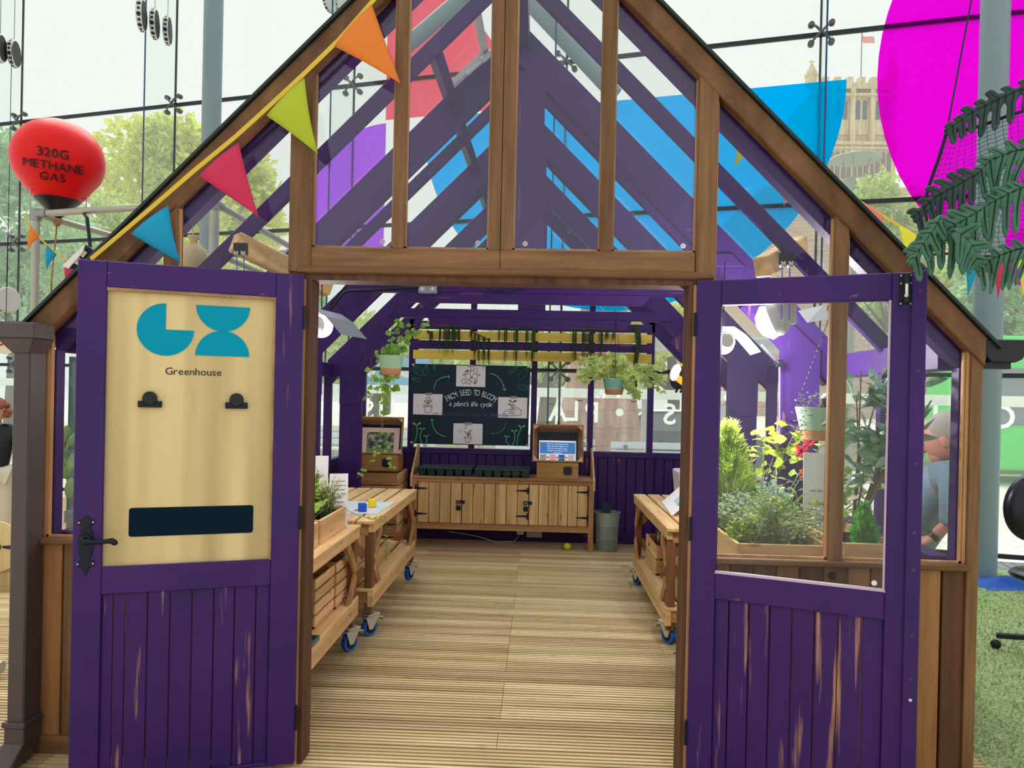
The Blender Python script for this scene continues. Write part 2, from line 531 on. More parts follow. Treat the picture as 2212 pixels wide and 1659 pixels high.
# coloured films
def disc(u0, z0, r, a0, a1, n=48, extra=()):
    return [gp(u0 + r * cos(a0 + (a1 - a0) * i / n), z0 + r * sin(a0 + (a1 - a0) * i / n), .012) for i in range(n + 1)] + [gp(u, z, .012) for u, z in extra]
def filmobj(poly, c, see, label):
    mb = MB(); mb.prism(poly, GN * .003)
    solo(mb, 'window_film', film(label, c, see), label, 'window film')
filmobj(disc(13.96, 4.9, 2.48, 0, 2 * pi, 72)[:-1], (.93, .02, .87, 1), .6, 'huge magenta film disc on the hall glass')
filmobj(disc(8.80, 4.895, 2.39, pi, 2 * pi), (.0, .64, .99, 1), .6, 'large blue half-disc film on the hall glass')
filmobj(disc(5.905, 3.69, 1.19, pi / 2, pi * 1.15, 40, [(5.905, 3.15)]), (.66, .30, .96, 1), .8, 'purple half-disc film seen through the left gable panes')
filmobj(disc(5.9, 4.92, 1.6, 0, pi / 2, 30, [(5.9, 4.92)]), (.96, .34, .42, 1), .8, 'red quarter-disc film above the purple half disc')
# frosted band and mirrored lettering on the outside of the glass
fr = glass('frosted_white', (.3, .3, .3, 1), .02, haze=.92)
frg = glass('frost_band', (.55, .58, .57, 1), .02, haze=.75)
mb = MB(); mb.prism([gp(-2.5, 1.51, -.014), gp(16.2, 1.51, -.014), gp(16.2, 1.618, -.014), gp(-2.5, 1.618, -.014)], GN * -.002)
solo(mb, 'frosted_band', frg, 'pale frosted band across the hall glass at eye level', 'window film')
LET = [('S', 795, 885), ('U', 834, 882), ('A', 1204, 888), ('L', 1235, 887), ('P', 1277, 890), ('S', 1446, 894), ('U', 1496, 894), ('I', 2022, 895), ('O', 2163, 900)]
for ch, x, y in LET:
    p = atg(x, y); c = p - GN * .018
    mb = MB(); text(mb, ch, lambda a, b_: c - GD * a + UP * (b_ - .115), .33, bold=1)
    solo(mb, 'vinyl_letter', fr, 'white mirrored vinyl letter %s on the hall glass%s' % (ch, {795: ' at the far left', 834: ' below the left hanging pot', 1446: ' right of the dot', 1496: ' beside the right door jamb'}.get(x, '')), 'letter', 'lettering on the hall glass')
mb = MB(); p = atg(1338, 891) - GN * .018
mb.prism([p + GD * .045 * cos(t * pi / 12) + UP * .045 * sin(t * pi / 12) for t in range(24)], GN * .001)
solo(mb, 'vinyl_dot', fr, 'white round vinyl dot between the mirrored letters P and S', 'letter', 'lettering on the hall glass')

# columns and the tubular brace behind the gable
def column(px, py, Y, r, label):
    p = at(px, py, Y)
    mb = MB(); mb.lathe([(r, -.04), (r, 9.5)], (p.x, p.y, 0), n=36, caps=False)
    t = thing('steel_column', label, 'column', (p.x, p.y, 0)); mb.build('shaft', M['steelp'], t, smooth=True)
    mb = MB(); mb.lathe([(r + .012, -.04), (r + .012, .0), (r, .006)], (p.x, p.y, 0), n=36); mb.build('base_collar', M['steelp'], t, smooth=True, auto=30)
column(2131, 800, 6.75, .118, 'round blue-grey steel column right of the greenhouse')
column(456, 300, 9.3, .118, 'round blue-grey steel column behind the left roof slope')
mb = MB()
a = at(1075, -70, 8.35); mb.tube([at(865, 110, 8.35), a], .09, 14); 
mb.tube([a, at(1330, 205, 8.35)], .09, 14)
solo(mb, 'tubular_brace', M['steelp'], 'grey steel tube brace in an inverted V, seen through the top gable panes', 'brace', smooth=True, auto=40)

# ------------------------------------------------------------------ outside the glass
pm, nt, b = newmat('pavement')
mp = coords(nt, (1, 1, 1))
br = N(nt, 'ShaderNodeTexBrick', Scale=1.6); br.inputs['Color1'].default_value = lin(238, 234, 226); br.inputs['Color2'].default_value = lin(228, 222, 212); br.inputs['Mortar'].default_value = lin(176, 172, 160)
br.inputs['Mortar Size'].default_value = .012
nt.links.new(mp.outputs[0], br.inputs['Vector']); nt.links.new(br.outputs[0], b.inputs['Base Color']); b.inputs['Roughness'].default_value = .8
mb = MB()
a, b_ = gp(-14, 0, -.06), gp(30, 0, -.06)
mb.prism([(a.x, a.y, -.12), (b_.x, b_.y, -.12), (60, 1, -.12), (60, 140, -.12), (-60, 140, -.12), (-60, 30, -.12)], (0, 0, .06))
struct(mb, 'ground_outside', pm)
mb = MB(); mb.box(-9, 9, -6, .6, -.05, -.03); mb.box(-12, -6.5, .6, 12, -.05, -.03)
struct(mb, 'floor_hall', mat('hall_floor', lin(206, 200, 190), .6))

BARK = wood('bark', lin(110, 92, 72), lin(70, 58, 46), 'z')
LG = [leafmat('tree_yellow_green', lin(214, 220, 120), .5), leafmat('tree_mid_green', lin(186, 206, 122), .5), leafmat('tree_cool_green', lin(160, 200, 150), .5)]
def tree(px, py, Y, rx, rz, label, m, n=2600, leaf=.32, seed=1, group='trees beyond the hall glass'):
    rnd = random.Random(seed)
    c = at(px, py, Y)
    t = thing('tree', label, 'tree', (c.x, c.y, -.06), group=group)
    mb = MB()
    blobs = [(c, rx * .7, rz * .75)]
    for k in range(16):
        a = rnd.random() * 6.28; e = rnd.uniform(-.8, 1)
        w = sqrt(max(.1, 1 - e * e))
        blobs.append((c + V((cos(a) * rx * .62 * w, sin(a) * rx * .62 * w, e * rz * .65)), rx * rnd.uniform(.28, .42), rz * rnd.uniform(.24, .38)))
    for i in range(n):
        q, r, rzz = rnd.choice(blobs)
        a = rnd.random() * 6.28; u = rnd.uniform(-1, 1); w = sqrt(1 - u * u); k = rnd.uniform(.75, 1.02)
        p = q + V((cos(a) * w * r, sin(a) * w * r, u * rzz)) * k
        d = V((cos(a) * w, sin(a) * w, u * .6 - .3)) + V((rnd.gauss(0, .5), rnd.gauss(0, .5), rnd.gauss(0, .4)))
        d.normalize(); s_ = d.cross(V((rnd.gauss(0, 1), rnd.gauss(0, 1), rnd.gauss(0, 1)))).normalized()
        mb.dia(p, d, s_, leaf * rnd.uniform(.7, 1.3), leaf * rnd.uniform(.6, .9))
    mb.build('crown', m, t)
    mb = MB(); g = V((c.x, c.y, -.06))
    mb.tube([g, g + (c - g) * .5 + V((.1, 0, 0)), c], [rx * .11, rx * .09, rx * .06], 10)
    for k in range(5):
        a = k * 1.3; q = g.lerp(c, .6)
        mb.tube([q, q + V((cos(a) * rx * .5, sin(a) * rx * .5, rz * .5))], [rx * .05, rx * .015], 6)
    mb.build('trunk', BARK, t, smooth=True)
    return t
for px, py, Y, rx, rz, lb, m_, n, sd in ((345, 400, 36, 153, 180, 'tall rounded yellow-green tree left of the left column', 0, 4200, 1), (505, 440, 46, 125, 140, 'yellow-green tree behind the grey column on the left', 0, 2600, 2),
    (35, 520, 17, 200, 250, 'cool green tree at the far left behind the red balloon', 2, 4600, 3), (185, 570, 22.5, 160, 190, 'bushy green tree behind the scaffold poles', 1, 3800, 4), (420, 645, 28.5, 200, 150, 'low yellow-green tree behind the left roof slope', 0, 3200, 5),
    (820, 765, 33, 240, 95, 'broad tree seen above the chalkboard through the back windows', 1, 3200, 6), (1180, 760, 25, 200, 85, 'green tree behind the terracotta obelisk', 1, 2400, 7), (1450, 745, 20, 150, 110, 'light green tree behind the bus shelter', 0, 2400, 8),
    (1925, 480, 13, 100, 135, 'leafy tree in front of the cathedral, left of the magenta disc', 1, 1900, 9), (2190, 640, 21, 140, 160, 'leafy green tree at the right edge behind the column', 2, 3000, 10), (1985, 690, 27, 120, 110, 'green tree seen between roof edge and right column', 1, 2200, 11),
    (600, 660, 60, 110, 110, 'distant tree seen through the left front glazing', 2, 2000, 12)):
    tree(px, py, Y, rx * Y / 1600, rz * Y / 1600, lb, LG[m_], n, .0135 * Y, sd)
# cathedral tower
ST = wood('limestone', lin(226, 212, 176), lin(196, 180, 142), 'z', 1.5, .6, rough=.9, contrast=.8)
STP = wood('pink_stone', lin(214, 188, 170), lin(190, 162, 146), 'x', 1.2, 1.2, rough=.9)
STD = mat('stone_recess', lin(120, 112, 100), .9); LOUV = mat('louvre_slate', lin(96, 104, 116), .8)
D = 90.0
tl, tr = at(1738, 870, D).x, at(1908, 870, D).x
zt = lambda y: EYE + (872 - y) / 1600 * D
t = thing('cathedral', 'pale stone cathedral tower with battlements beyond the blue film', 'church', ((tl + tr) / 2, D, -.06))
mb = MB(); mb.box(tl, tr, D, D + 9, zt(325), zt(205)); mb.box(tl - .5, tr + .5, D - .6, D + 9, zt(420), zt(325)); mb.build('tower', ST, t)
mb = MB(); mb.box(tl - 6, tr + 9, D - 2, D + 20, -.1, zt(420)); mb.build('nave', STP, t)
mb = MB()
for k in range(5):
    x = tl + (tr - tl) * k / 4
    mb.box(x - .28, x + .28, D - .7, D, zt(420), zt(205))
for y0, y1 in ((325, 318), (222, 217), (330, 334)): mb.box(tl - .6, tr + .6, D - .9, D, zt(y0), zt(y1))
mb.build('buttress', ST, t)
mb = MB()
mb.box(tl - .3, tr + .3, D - .5, D + .3, zt(205), zt(192))
for k in range(7):
    x = tl - .3 + (tr - tl + .6) * k / 7
    mb.box(x, x + (tr - tl) / 13, D - .5, D + .3, zt(192), zt(180))
mb.build('battlement', ST, t)
def arch(mb, x, w, z0, z1, y, th):
    pts = [(x - w, y, z0), (x + w, y, z0), (x + w, y, z1 - w * 1.6)] + [(x + w * (1 - s_), y, z1 - w * 1.6 * (1 - sqrt(s_))) for s_ in (.3, .65, 1)] + [(x - w * (1 - s_), y, z1 - w * 1.6 * (1 - sqrt(s_))) for s_ in (.65, .3)] + [(x - w, y, z1 - w * 1.6)]
    mb.prism(pts, (0, th, 0))
for k in range(4):
    x = tl + (tr - tl) * (k + .5) / 4
    mb = MB(); arch(mb, x, .86, zt(300), zt(212), D - .18, .2); w_ = mb.build('window_recess', STD if False else ST, t)
    for s_ in (-1, 1):
        mb = MB(); arch(mb, x + s_ * .4, .26, zt(268), zt(226), D - .24, .1); mb.build('louvre', LOUV, w_)
mb = MB()
for k in range(14):
    x = tl + (tr - tl) * (k + .5) / 14
    arch(mb, x, .18, zt(215), zt(206), D - .62, .14)
    arch(mb, x, .2, zt(395), zt(338), D - .75, .2)
mb.build('blind_arcade', STD, t)
for x, y0, y1 in ((tl - .1, 195, 140), (tr + .1, 190, 122)):
    mb = MB(); mb.lathe([(.75, zt(y0)), (.7, zt(y0 - 18)), (.85, zt(y0 - 19)), (.1, zt(y1 + 8)), (.05, zt(y1))], (x, D, 0), n=8)
    mb.box(x - .35, x + .35, D - .05, D + .05, zt(y1 + 6), zt(y1 + 4)); mb.build('pinnacle', ST, t)

p = at(1878, 110, D); mb = MB(); mb.tube([(p.x - .5, D + 1, zt(180)), (p.x - .5, D + 1, zt(72))], .06, 6); fp = mb.build('flagpole', STD, t)
mb = MB(); mb.grid(lambda u, v: (p.x - .5 + u * 1.5, D + 1 + .15 * sin(u * 6), zt(94) + v * .8 - .25 * u), 8, 3); mb.build('flag', mat('flag_faded_red', lin(226, 150, 146), .8), fp)
# street lamp with a dish
p = at(1848, 340, 14); sg = mat('lamp_grey', lin(150, 160, 154), .5)
t = thing('street_lamp', 'grey street lamp with a wide shallow dish, in front of the cathedral', 'street lamp', (p.x, p.y, -.06))
mb = MB(); mb.tube([(p.x, p.y, -.06), (p.x, p.y, p.z - .7)], [.07, .05], 12); mb.build('pole', sg, t, smooth=True)
mb = MB(); mb.lathe([(.06, -.78), (.2, -.5), (.22, -.42), (.2, -.4)], p, n=24); mb.build('bowl', sg, t, smooth=True, auto=40)
for a in range(3):
    mb = MB(); mb.tube([p + V((.17 * cos(a * 2.09), .17 * sin(a * 2.09), -.43)), p + V((.27 * cos(a * 2.09), .27 * sin(a * 2.09), -.02))], .012, 6); mb.build('stay', sg, t)
mb = MB(); mb.lathe([(.02, .06), (.25, .05), (.45, -.02), (.46, -.04), (.25, .0), (.02, .01)], p, n=32); mb.build('dish', sg, t, smooth=True, auto=50)

# tapering terracotta obelisk
TC = [wood('terracotta_a', lin(224, 184, 166), lin(206, 160, 142), 'z', 3, 1), wood('terracotta_b', lin(214, 168, 150), lin(198, 148, 128), 'z', 3, 1), wood('terracotta_c', lin(230, 196, 178), lin(216, 174, 154), 'z', 3, 1)]
Y = 12.0
bl, brr, tl2, tr2 = at(1180, 1040, Y), at(1396, 1040, Y), at(1268, 620, Y), at(1352, 620, Y)
mb = MB(); rnd = random.Random(4)
nr = 11
for r_ in range(nr):
    for c_ in range(4):
        mb.cur = rnd.randrange(3)
        o_ = .12 if r_ % 2 else 0
        def P(i, j, yy):
            s_ = j / nr; l = bl.lerp(tl2, s_); q = brr.lerp(tr2, s_); k = min(1, max(0, (i / 4 + (o_ if 0 < i < 4 else 0))))
            w = l.lerp(q, k); return V((w.x, yy + .25 * s_, w.z))
        mb.hexa([P(c_, r_, Y), P(c_ + 1, r_, Y), P(c_ + 1, r_, Y + .9), P(c_, r_, Y + .9), P(c_, r_ + .985, Y), P(c_ + 1, r_ + .985, Y), P(c_ + 1, r_ + .985, Y + .6), P(c_, r_ + .985, Y + .6)])
solo(mb, 'obelisk', TC, 'tapering terracotta panelled obelisk outside, behind the back windows', 'sculpture')

# benches, bus, wall, shelter, car
BT = mat('pale_bench_slats', lin(222, 234, 232), .6); BTd = mat('bench_steel', lin(96, 110, 122), .5)
def bench(px, Y, L, label):
    p = at(px, 900, Y); t = thing('slatted_bench', label, 'bench', (p.x, Y, -.06), group='benches outside')
    for s_ in (-1, 1):
        mb = MB(); x = p.x + s_ * L * .38
        mb.box(x - .03, x + .03, Y, Y + .5, .35, .4); mb.box(x - .03, x + .03, Y + .2, Y + .28, -.06, .36); mb.bar((x, Y + .46, .38), (x, Y + .6, .85), .06, .04, (0, 1, 0)); mb.box(x - .03, x + .03, Y, Y + .5, -.06, -.02); mb.build('leg', BTd, t)
    mb = MB()
    for k in range(4): mb.box(p.x - L / 2, p.x + L / 2, Y + .02 + k * .12, Y + .11 + k * .12, .4, .44)
    mb.build('seat', BT, t)
    mb = MB()
    for k in range(3): mb.bar((p.x - L / 2, Y + .5 + k * .04, .54 + k * .13), (p.x + L / 2, Y + .5 + k * .04, .54 + k * .13), .03, .1)
    mb.build('backrest', BT, t)
bench(835, 12.2, 1.5, 'pale slatted bench outside, below the left hanging pot')
bench(1180, 11.4, 1.6, 'pale slatted bench outside, left of the terracotta obelisk')
bench(1470, 10.9, 1.9, 'pale slatted bench outside, right of the terracotta obelisk')
bench(690, 14.2, 1.4, 'pale slatted bench outside, left of the wooden screen box')
SW = mat('rubble_stone', lin(186, 176, 152), .9)
mb = MB(); rnd = random.Random(2); x = -9.0
while x < 22:
    w = rnd.uniform(.25, .6)
    for k in range(3): mb.box(x + .005, x + w - .005, 18 + rnd.uniform(0, .03), 18.5, -.06 + k * .19, -.06 + k * .19 + .18)
    x += w
mb.box(-9, 22, 17.95, 18.55, .52, .6)
solo(mb, 'stone_wall', SW, 'low rubble stone wall across the street outside', 'wall', kind='structure')
GB = mat('bus_green', lin(70, 226, 96), .35); BW = mat('dark_window', lin(120, 136, 146), .15)
p = at(2136, 800, 15.2)
t = thing('bus', 'bright green bus standing beyond the right column', 'bus', (p.x + 4, 16.4, -.06))
mb = MB(); mb.box(p.x, p.x + 8.5, 15.2, 17.6, .25, 1.15); mb.box(p.x, p.x + 8.5, 15.2, 17.6, 2.3, 2.95)
for k in range(6): mb.box(p.x + k * 1.65, p.x + k * 1.65 + .16, 15.2, 17.6, 1.1, 2.35)
mb.build('body', GB, t, bevel=.04)
for k in range(5):
    mb = MB(); mb.box(p.x + k * 1.65 + .16, p.x + k * 1.65 + 1.65, 15.25, 15.3, 1.15, 2.3); mb.build('side_window', BW, t)
for x in (1.6, 6.6):
    mb = MB(); mb.lathe([(.2, -.1), (.48, -.1), (.48, .12), (.2, .12)], (p.x + x, 15.3, .42), (0, 1, 0), 24); mb.build('wheel', M['blackp'], t, smooth=True, auto=40)
CG = mat('dark_car_paint', lin(58, 66, 80), .2, coat=1)
p = at(1450, 900, 14.4)
t = thing('car', 'dark grey parked car outside behind the mirrored letter S', 'car', (p.x, 15, -.06))
mb = MB()
prof = [(-1.9, .25), (-2, .55), (-1.9, .85), (-1.1, .95), (-.5, 1.38), (.9, 1.4), (1.5, .98), (2.1, .85), (2.15, .4), (2.0, .22)]
mb.prism([(p.x + a, 14.4, z - .06) for a, z in prof], (0, 1.6, 0)); mb.build('body', CG, t, bevel=.12, seg=2)
mb = MB(); mb.prism([(p.x + a, 14.385, z - .06) for a, z in ((-.98, .97), (-.45, 1.3), (.85, 1.32), (1.3, .98))], (0, .03, 0)); mb.build('side_window', BW, t)
for x in (-1.2, 1.35):
    mb = MB(); mb.lathe([(.15, -.08), (.31, -.08), (.31, .1), (.15, .1)], (p.x + x, 14.42, .26), (0, 1, 0), 20); mb.build('wheel', M['blackp'], t, smooth=True, auto=40)
p = at(1455, 760, 12.8)
t = thing('bus_shelter', 'pale grey bus shelter frame outside, right of the obelisk', 'shelter', (p.x, 13.2, -.06))
lgm = mat('shelter_grey', lin(206, 212, 212), .4)
mb = MB(); mb.box(p.x - .55, p.x + 2.6, 12.8, 14.1, 2.42, 2.62); mb.build('roof', lgm, t, bevel=.04)
for x in (-.45, 2.4):
    mb = MB(); mb.box(p.x + x - .05, p.x + x + .05, 12.9, 13.0, -.06, 2.42); mb.build('post', lgm, t)
INFO = [mat('info_blue', lin(96, 170, 214), .6), mat('info_sky', lin(120, 196, 226), .6)]
for x, Y, w, m_, lb in ((795, 13.4, .62, 0, 'small blue information board outside, left of the hanging pot'), (868, 13.0, .95, 1, 'wide light blue information board outside behind the hanging pot')):
    p = at(x, 815, Y)
    t = thing('information_board', lb, 'sign', (p.x, Y, -.06))
    mb = MB(); mb.box(p.x - w / 2, p.x + w / 2, Y, Y + .04, 1.55, 2.15); mb.build('panel', INFO[m_], t)
    mb = MB(); mb.sph((p.x + .1, Y - .005, 1.9), (.14, .01, .1), 14, 8); mb.build('picture', M['paper'], t)
    for s_ in (-1, 1):
        mb = MB(); mb.box(p.x + s_ * w * .4 - .02, p.x + s_ * w * .4 + .02, Y + .04, Y + .08, -.06, 2.1); mb.build('post', lgm, t)

# ------------------------------------------------------------------ the greenhouse
GX, GWID, YF, YB, EAVE, APEX = -.171, 1.897, 2.95, 7.80, 1.777, 3.67
xc = lambda Y: GX + .017 * (Y - YF)
roofz = lambda X, Y, d=0.0: APEX - d - abs(X - xc(Y))
GH = thing('greenhouse', 'purple and cedar glazed timber greenhouse with a steep gable roof', 'greenhouse', (GX, 5.3, 0))
def part(mb, name, m, parent=None, **kw): return mb.build(name, m, parent or GH, **kw)
def xz(pts, y, th): return [(a, y, b) for a, b in pts], (0, th, 0)

# front facade, cedar
L, R = GX - GWID, GX + GWID
for s_ in (-1, 1):
    mb = MB()
    x0 = GX + s_ * GWID; x1 = GX + s_ * (GWID - .046)
    mb.prism([(x0, YF, .0), (x1, YF, .0), (x1, YF, EAVE - .1 + .046), (x0, YF, EAVE - .02)], (0, .06, 0)); part(mb, 'corner_post', M['cz'], bevel=.003)
    mb = MB(); x2 = GX + s_ * (GWID - .058); mb.box(min(x1, x2), max(x1, x2), YF + .012, YF + .05, .885, EAVE - .06); part(mb, 'glazing_bead', M['clight'])
    mb = MB()
    mb.prism([(x0 + s_ * .012, YF - .012, EAVE - .012), (GX, YF - .012, APEX), (GX, YF - .012, APEX - .116), (x0, YF - .012, EAVE - .116)], (0, .055, 0)); part(mb, 'rake_board', M['crake'], bevel=.004)
    mb = MB(); e = s_ * .05
    mb.prism([(x0 + e, YF - .03, EAVE - .05), (GX, YF - .03, APEX + .0), (GX, YF - .03, APEX + .016), (x0 + e, YF - .03, EAVE - .034)], (0, .09, 0)); part(mb, 'roof_edge_strip', mat('roof_edge', lin(30, 44, 44), .35))
jl, jr = -.927, .583
TOPW = .116
def upright(x0, x1, z0, name, m, y0=YF, th=.06, bev=.003):
    mb = MB()
    f = lambda x: APEX - .10 - abs(x - GX)
    mid = [(GX, f(GX))] if x0 < GX < x1 else []
    mb.prism([(x0, y0, z0), (x1, y0, z0), (x1, y0, f(x1))] + [(a, y0, b) for a, b in mid] + [(x0, y0, f(x0))], (0, th, 0))
    return part(mb, name, m, bevel=bev)
upright(-1.02, -.93, 1.985, 'gable_post', M['cz'], YF - .008)
upright(.605, .681, 1.985, 'gable_post', M['cz'], YF - .008)
for a, b_ in ((-.602, -.556), (.227, .275)): upright(a, b_, 2.085, 'mullion', M['cz'])
for a, b_ in ((-.216, -.170), (-.168, -.120)): upright(a, b_, 2.085, 'centre_stile', M['cz'], YF - .004)
for a, b_ in ((-1.535, -1.482), (1.147, 1.201)): upright(a, b_, .88, 'mullion', M['cz'])
mb = MB(); mb.box(-.965, -.169, YF, YF + .055, 2.006, 2.088); part(mb, 'gable_rail', M['cx'], bevel=.003)
mb = MB(); mb.box(-.168, .604, YF, YF + .055, 2.006, 2.088); part(mb, 'gable_rail', M['cx'], bevel=.003)
mb = MB(); mb.box(-.985, .668, YF - .014, YF + .06, 1.98, 2.008); part(mb, 'drip_moulding', M['cx'], bevel=.006)
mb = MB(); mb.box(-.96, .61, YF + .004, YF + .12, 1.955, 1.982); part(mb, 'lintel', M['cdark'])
# door jambs
for x0, x1, xp in ((-.958, -.927, -.958), (.583, .612, .600)):
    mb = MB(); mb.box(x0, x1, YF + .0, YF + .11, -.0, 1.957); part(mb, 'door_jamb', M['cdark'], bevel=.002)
    mb = MB(); mb.box(xp, xp + .012, YF - .006, YF + .0, -.0, 1.957); part(mb, 'jamb_edge', M['clight'])
for a, b_ in ((-1.02, -.958), (.612, .681)):
    mb = MB(); mb.box(a, b_, YF, YF + .06, 0, 1.985); part(mb, 'door_post', M['cz'], bevel=.003)
# sills, lower boarding, bottom rails
for a, b_ in ((L + .04, -1.015), (.676, R - .04)):
    mb = MB(); mb.box(a, b_, YF - .022, YF + .06, .862, .886); part(mb, 'sill', M['cx'], bevel=.004)
    mb = MB(); mb.box(a, b_, YF + .005, YF + .05, .0, .075); part(mb, 'bottom_rail', M['cx'])
    n = 11; w = (b_ - a) / n
    mb = MB()
    for k in range(n):
        mb.cur = (0, 1, 0, 2, 1, 0)[(k * 5 + 1) % 6]
        mb.box(a + k * w + .003, a + (k + 1) * w - .003, YF + .012 + (.003 if k % 2 else 0), YF + .04, .07, .864)
    part(mb, 'boarding', [M['cz'], wood('cedar_honey', lin(184, 136, 88), lin(150, 104, 62), 'z'), wood('cedar_brown', lin(120, 80, 52), lin(88, 56, 38), 'z')], bevel=.003)
# front panes (gable and sides)
def gpane(x0, x1, z0):
    f = lambda x: APEX - .115 - abs(x - GX)
    mid = [(GX, YF + .03, f(GX))] if x0 < GX < x1 else []
    mb = MB(); mb.prism([(x0, YF + .03, z0), (x1, YF + .03, z0), (x1, YF + .03, f(x1))] + mid + [(x0, YF + .03, f(x0))], (0, .006, 0))
    return part(mb, 'front_pane', M['glass'] if z0 > 1 else M['lowglass'])
for a, b_, z in ((-.93, -.602, 2.088), (-.556, -.216, 2.088), (-.12, .227, 2.088), (.275, .605, 2.088), (-1.482, -1.02, .886), (-2.01, -1.535, .886), (.681, 1.147, .886), (1.201, 1.667, .886)):
    p_ = gpane(a, b_, z)
    mb = MB(); x = b_ - .045 if b_ < .1 or b_ > .5 else a + .05
    mb.lathe([(.006, 0), (.006, .0006)], (x, YF + .0295, z + .03), (0, -1, 0), 14); mb.cur = 0
    mb.lathe([(.0105, 0), (.0105, .0005)], (x, YF + .0298, z + .03), (0, -1, 0), 18)
    if z > 1: mb.build('etched_mark', glass('etched', (.7, .72, .72, 1), .1, haze=.5), p_)
    mb = MB()
    for q in ((a, a + .008), (b_ - .008, b_)):
        mb.box(q[0], q[1], YF + .018, YF + .03, z, z + (APEX - .125 - abs((q[0] + q[1]) / 2 - GX) - z))
    mb.box(a, b_, YF + .018, YF + .03, z, z + .009)
    mb.build('bead', M['clight'] if z < 1 else wood('bead_wood', lin(190, 160, 128), lin(150, 116, 84), 'z'), p_)
mb = MB(); mb.lathe([(.012, 0), (.016, .012), (.01, .03), (.006, .035)], (1.16, YF - .002, .83), (0, -1, 0), 12); part(mb, 'hook_knob', M['black'], smooth=True)

# purple frames: front frame, trusses, plain rafters, back gable
def rafter(Y, th, t, name='rafter', drop=.02):
    c = xc(Y)
    for s_ in (-1, 1):
        mb = MB(); e = c + s_ * (GWID - .05)
        z0 = APEX - drop - (GWID - .05)
        mb.prism([(e, Y, z0), (c, Y, APEX - drop), (c, Y, APEX - drop - t), (e, Y, z0 - t)], (0, th, 0)); part(mb, name, M['pr'], bevel=.003)
rafter(3.012, .07, .165, 'front_rafter', .01)
for Y in (3.62, 4.88, 6.12): rafter(Y - .02, .045, .10)
for s_ in (-1, 1):
    mb = MB(); a = GX + s_ * (GWID - .004); b_ = GX + s_ * (GWID - .058)
    mb.box(min(a, b_), max(a, b_), 3.012, 3.07, .88, EAVE - .12); part(mb, 'front_post', M['pz'], bevel=.003)
def truss(Y, zb, zt):
    c = xc(Y); th = .075; zm = zb + (zt - zb) * .48
    rafter(Y, th, .245, 'truss_rafter')
    for s_ in (-1, 1):
        mb = MB(); a, b_ = c + s_ * (GWID - .17), c + s_ * (GWID - .37)
        mb.box(min(a, b_), max(a, b_), Y, Y + th, 0, EAVE + .02); part(mb, 'truss_post', M['pz'], bevel=.003)
        mb = MB(); k = lambda d, z: (c + s_ * (GWID - d), Y - .012, z)
        mb.prism([k(.17, 1.40), k(.33, 1.40), k(.395, 1.49), k(.395, 1.80), k(.62, 2.03), k(.52, 2.13), k(.17, 1.80)], (0, .012, 0)); part(mb, 'gusset', M['pz'])
    mb = MB(); mb.prism([(c - 1.30, Y - .012, zm), (c + 1.30, Y - .012, zm), (c + 1.22, Y - .012, zt), (c - 1.22, Y - .012, zt)], (0, th, 0)); part(mb, 'collar_tie', M['px'], bevel=.003)
    mb = MB(); mb.prism([(c - .93, Y - .02, zm), (c - .91, Y - .02, zb + .03), (c - .875, Y - .02, zb), (c + .875, Y - .02, zb), (c + .91, Y - .02, zb + .03), (c + .93, Y - .02, zm)], (0, th, 0)); part(mb, 'collar_plate', M['px'], bevel=.003)
    mb = MB(); mb.box(c - .125 + .02, c + .125 + .02, Y - .008, Y + .06, zt, APEX - .3); part(mb, 'king_post', M['pz'], bevel=.003)
for Y, zb, zt in ((4.25, 2.20, 2.34), (5.5, 2.195, 2.345), (6.75, 2.14, 2.295)): truss(Y, zb, zt)
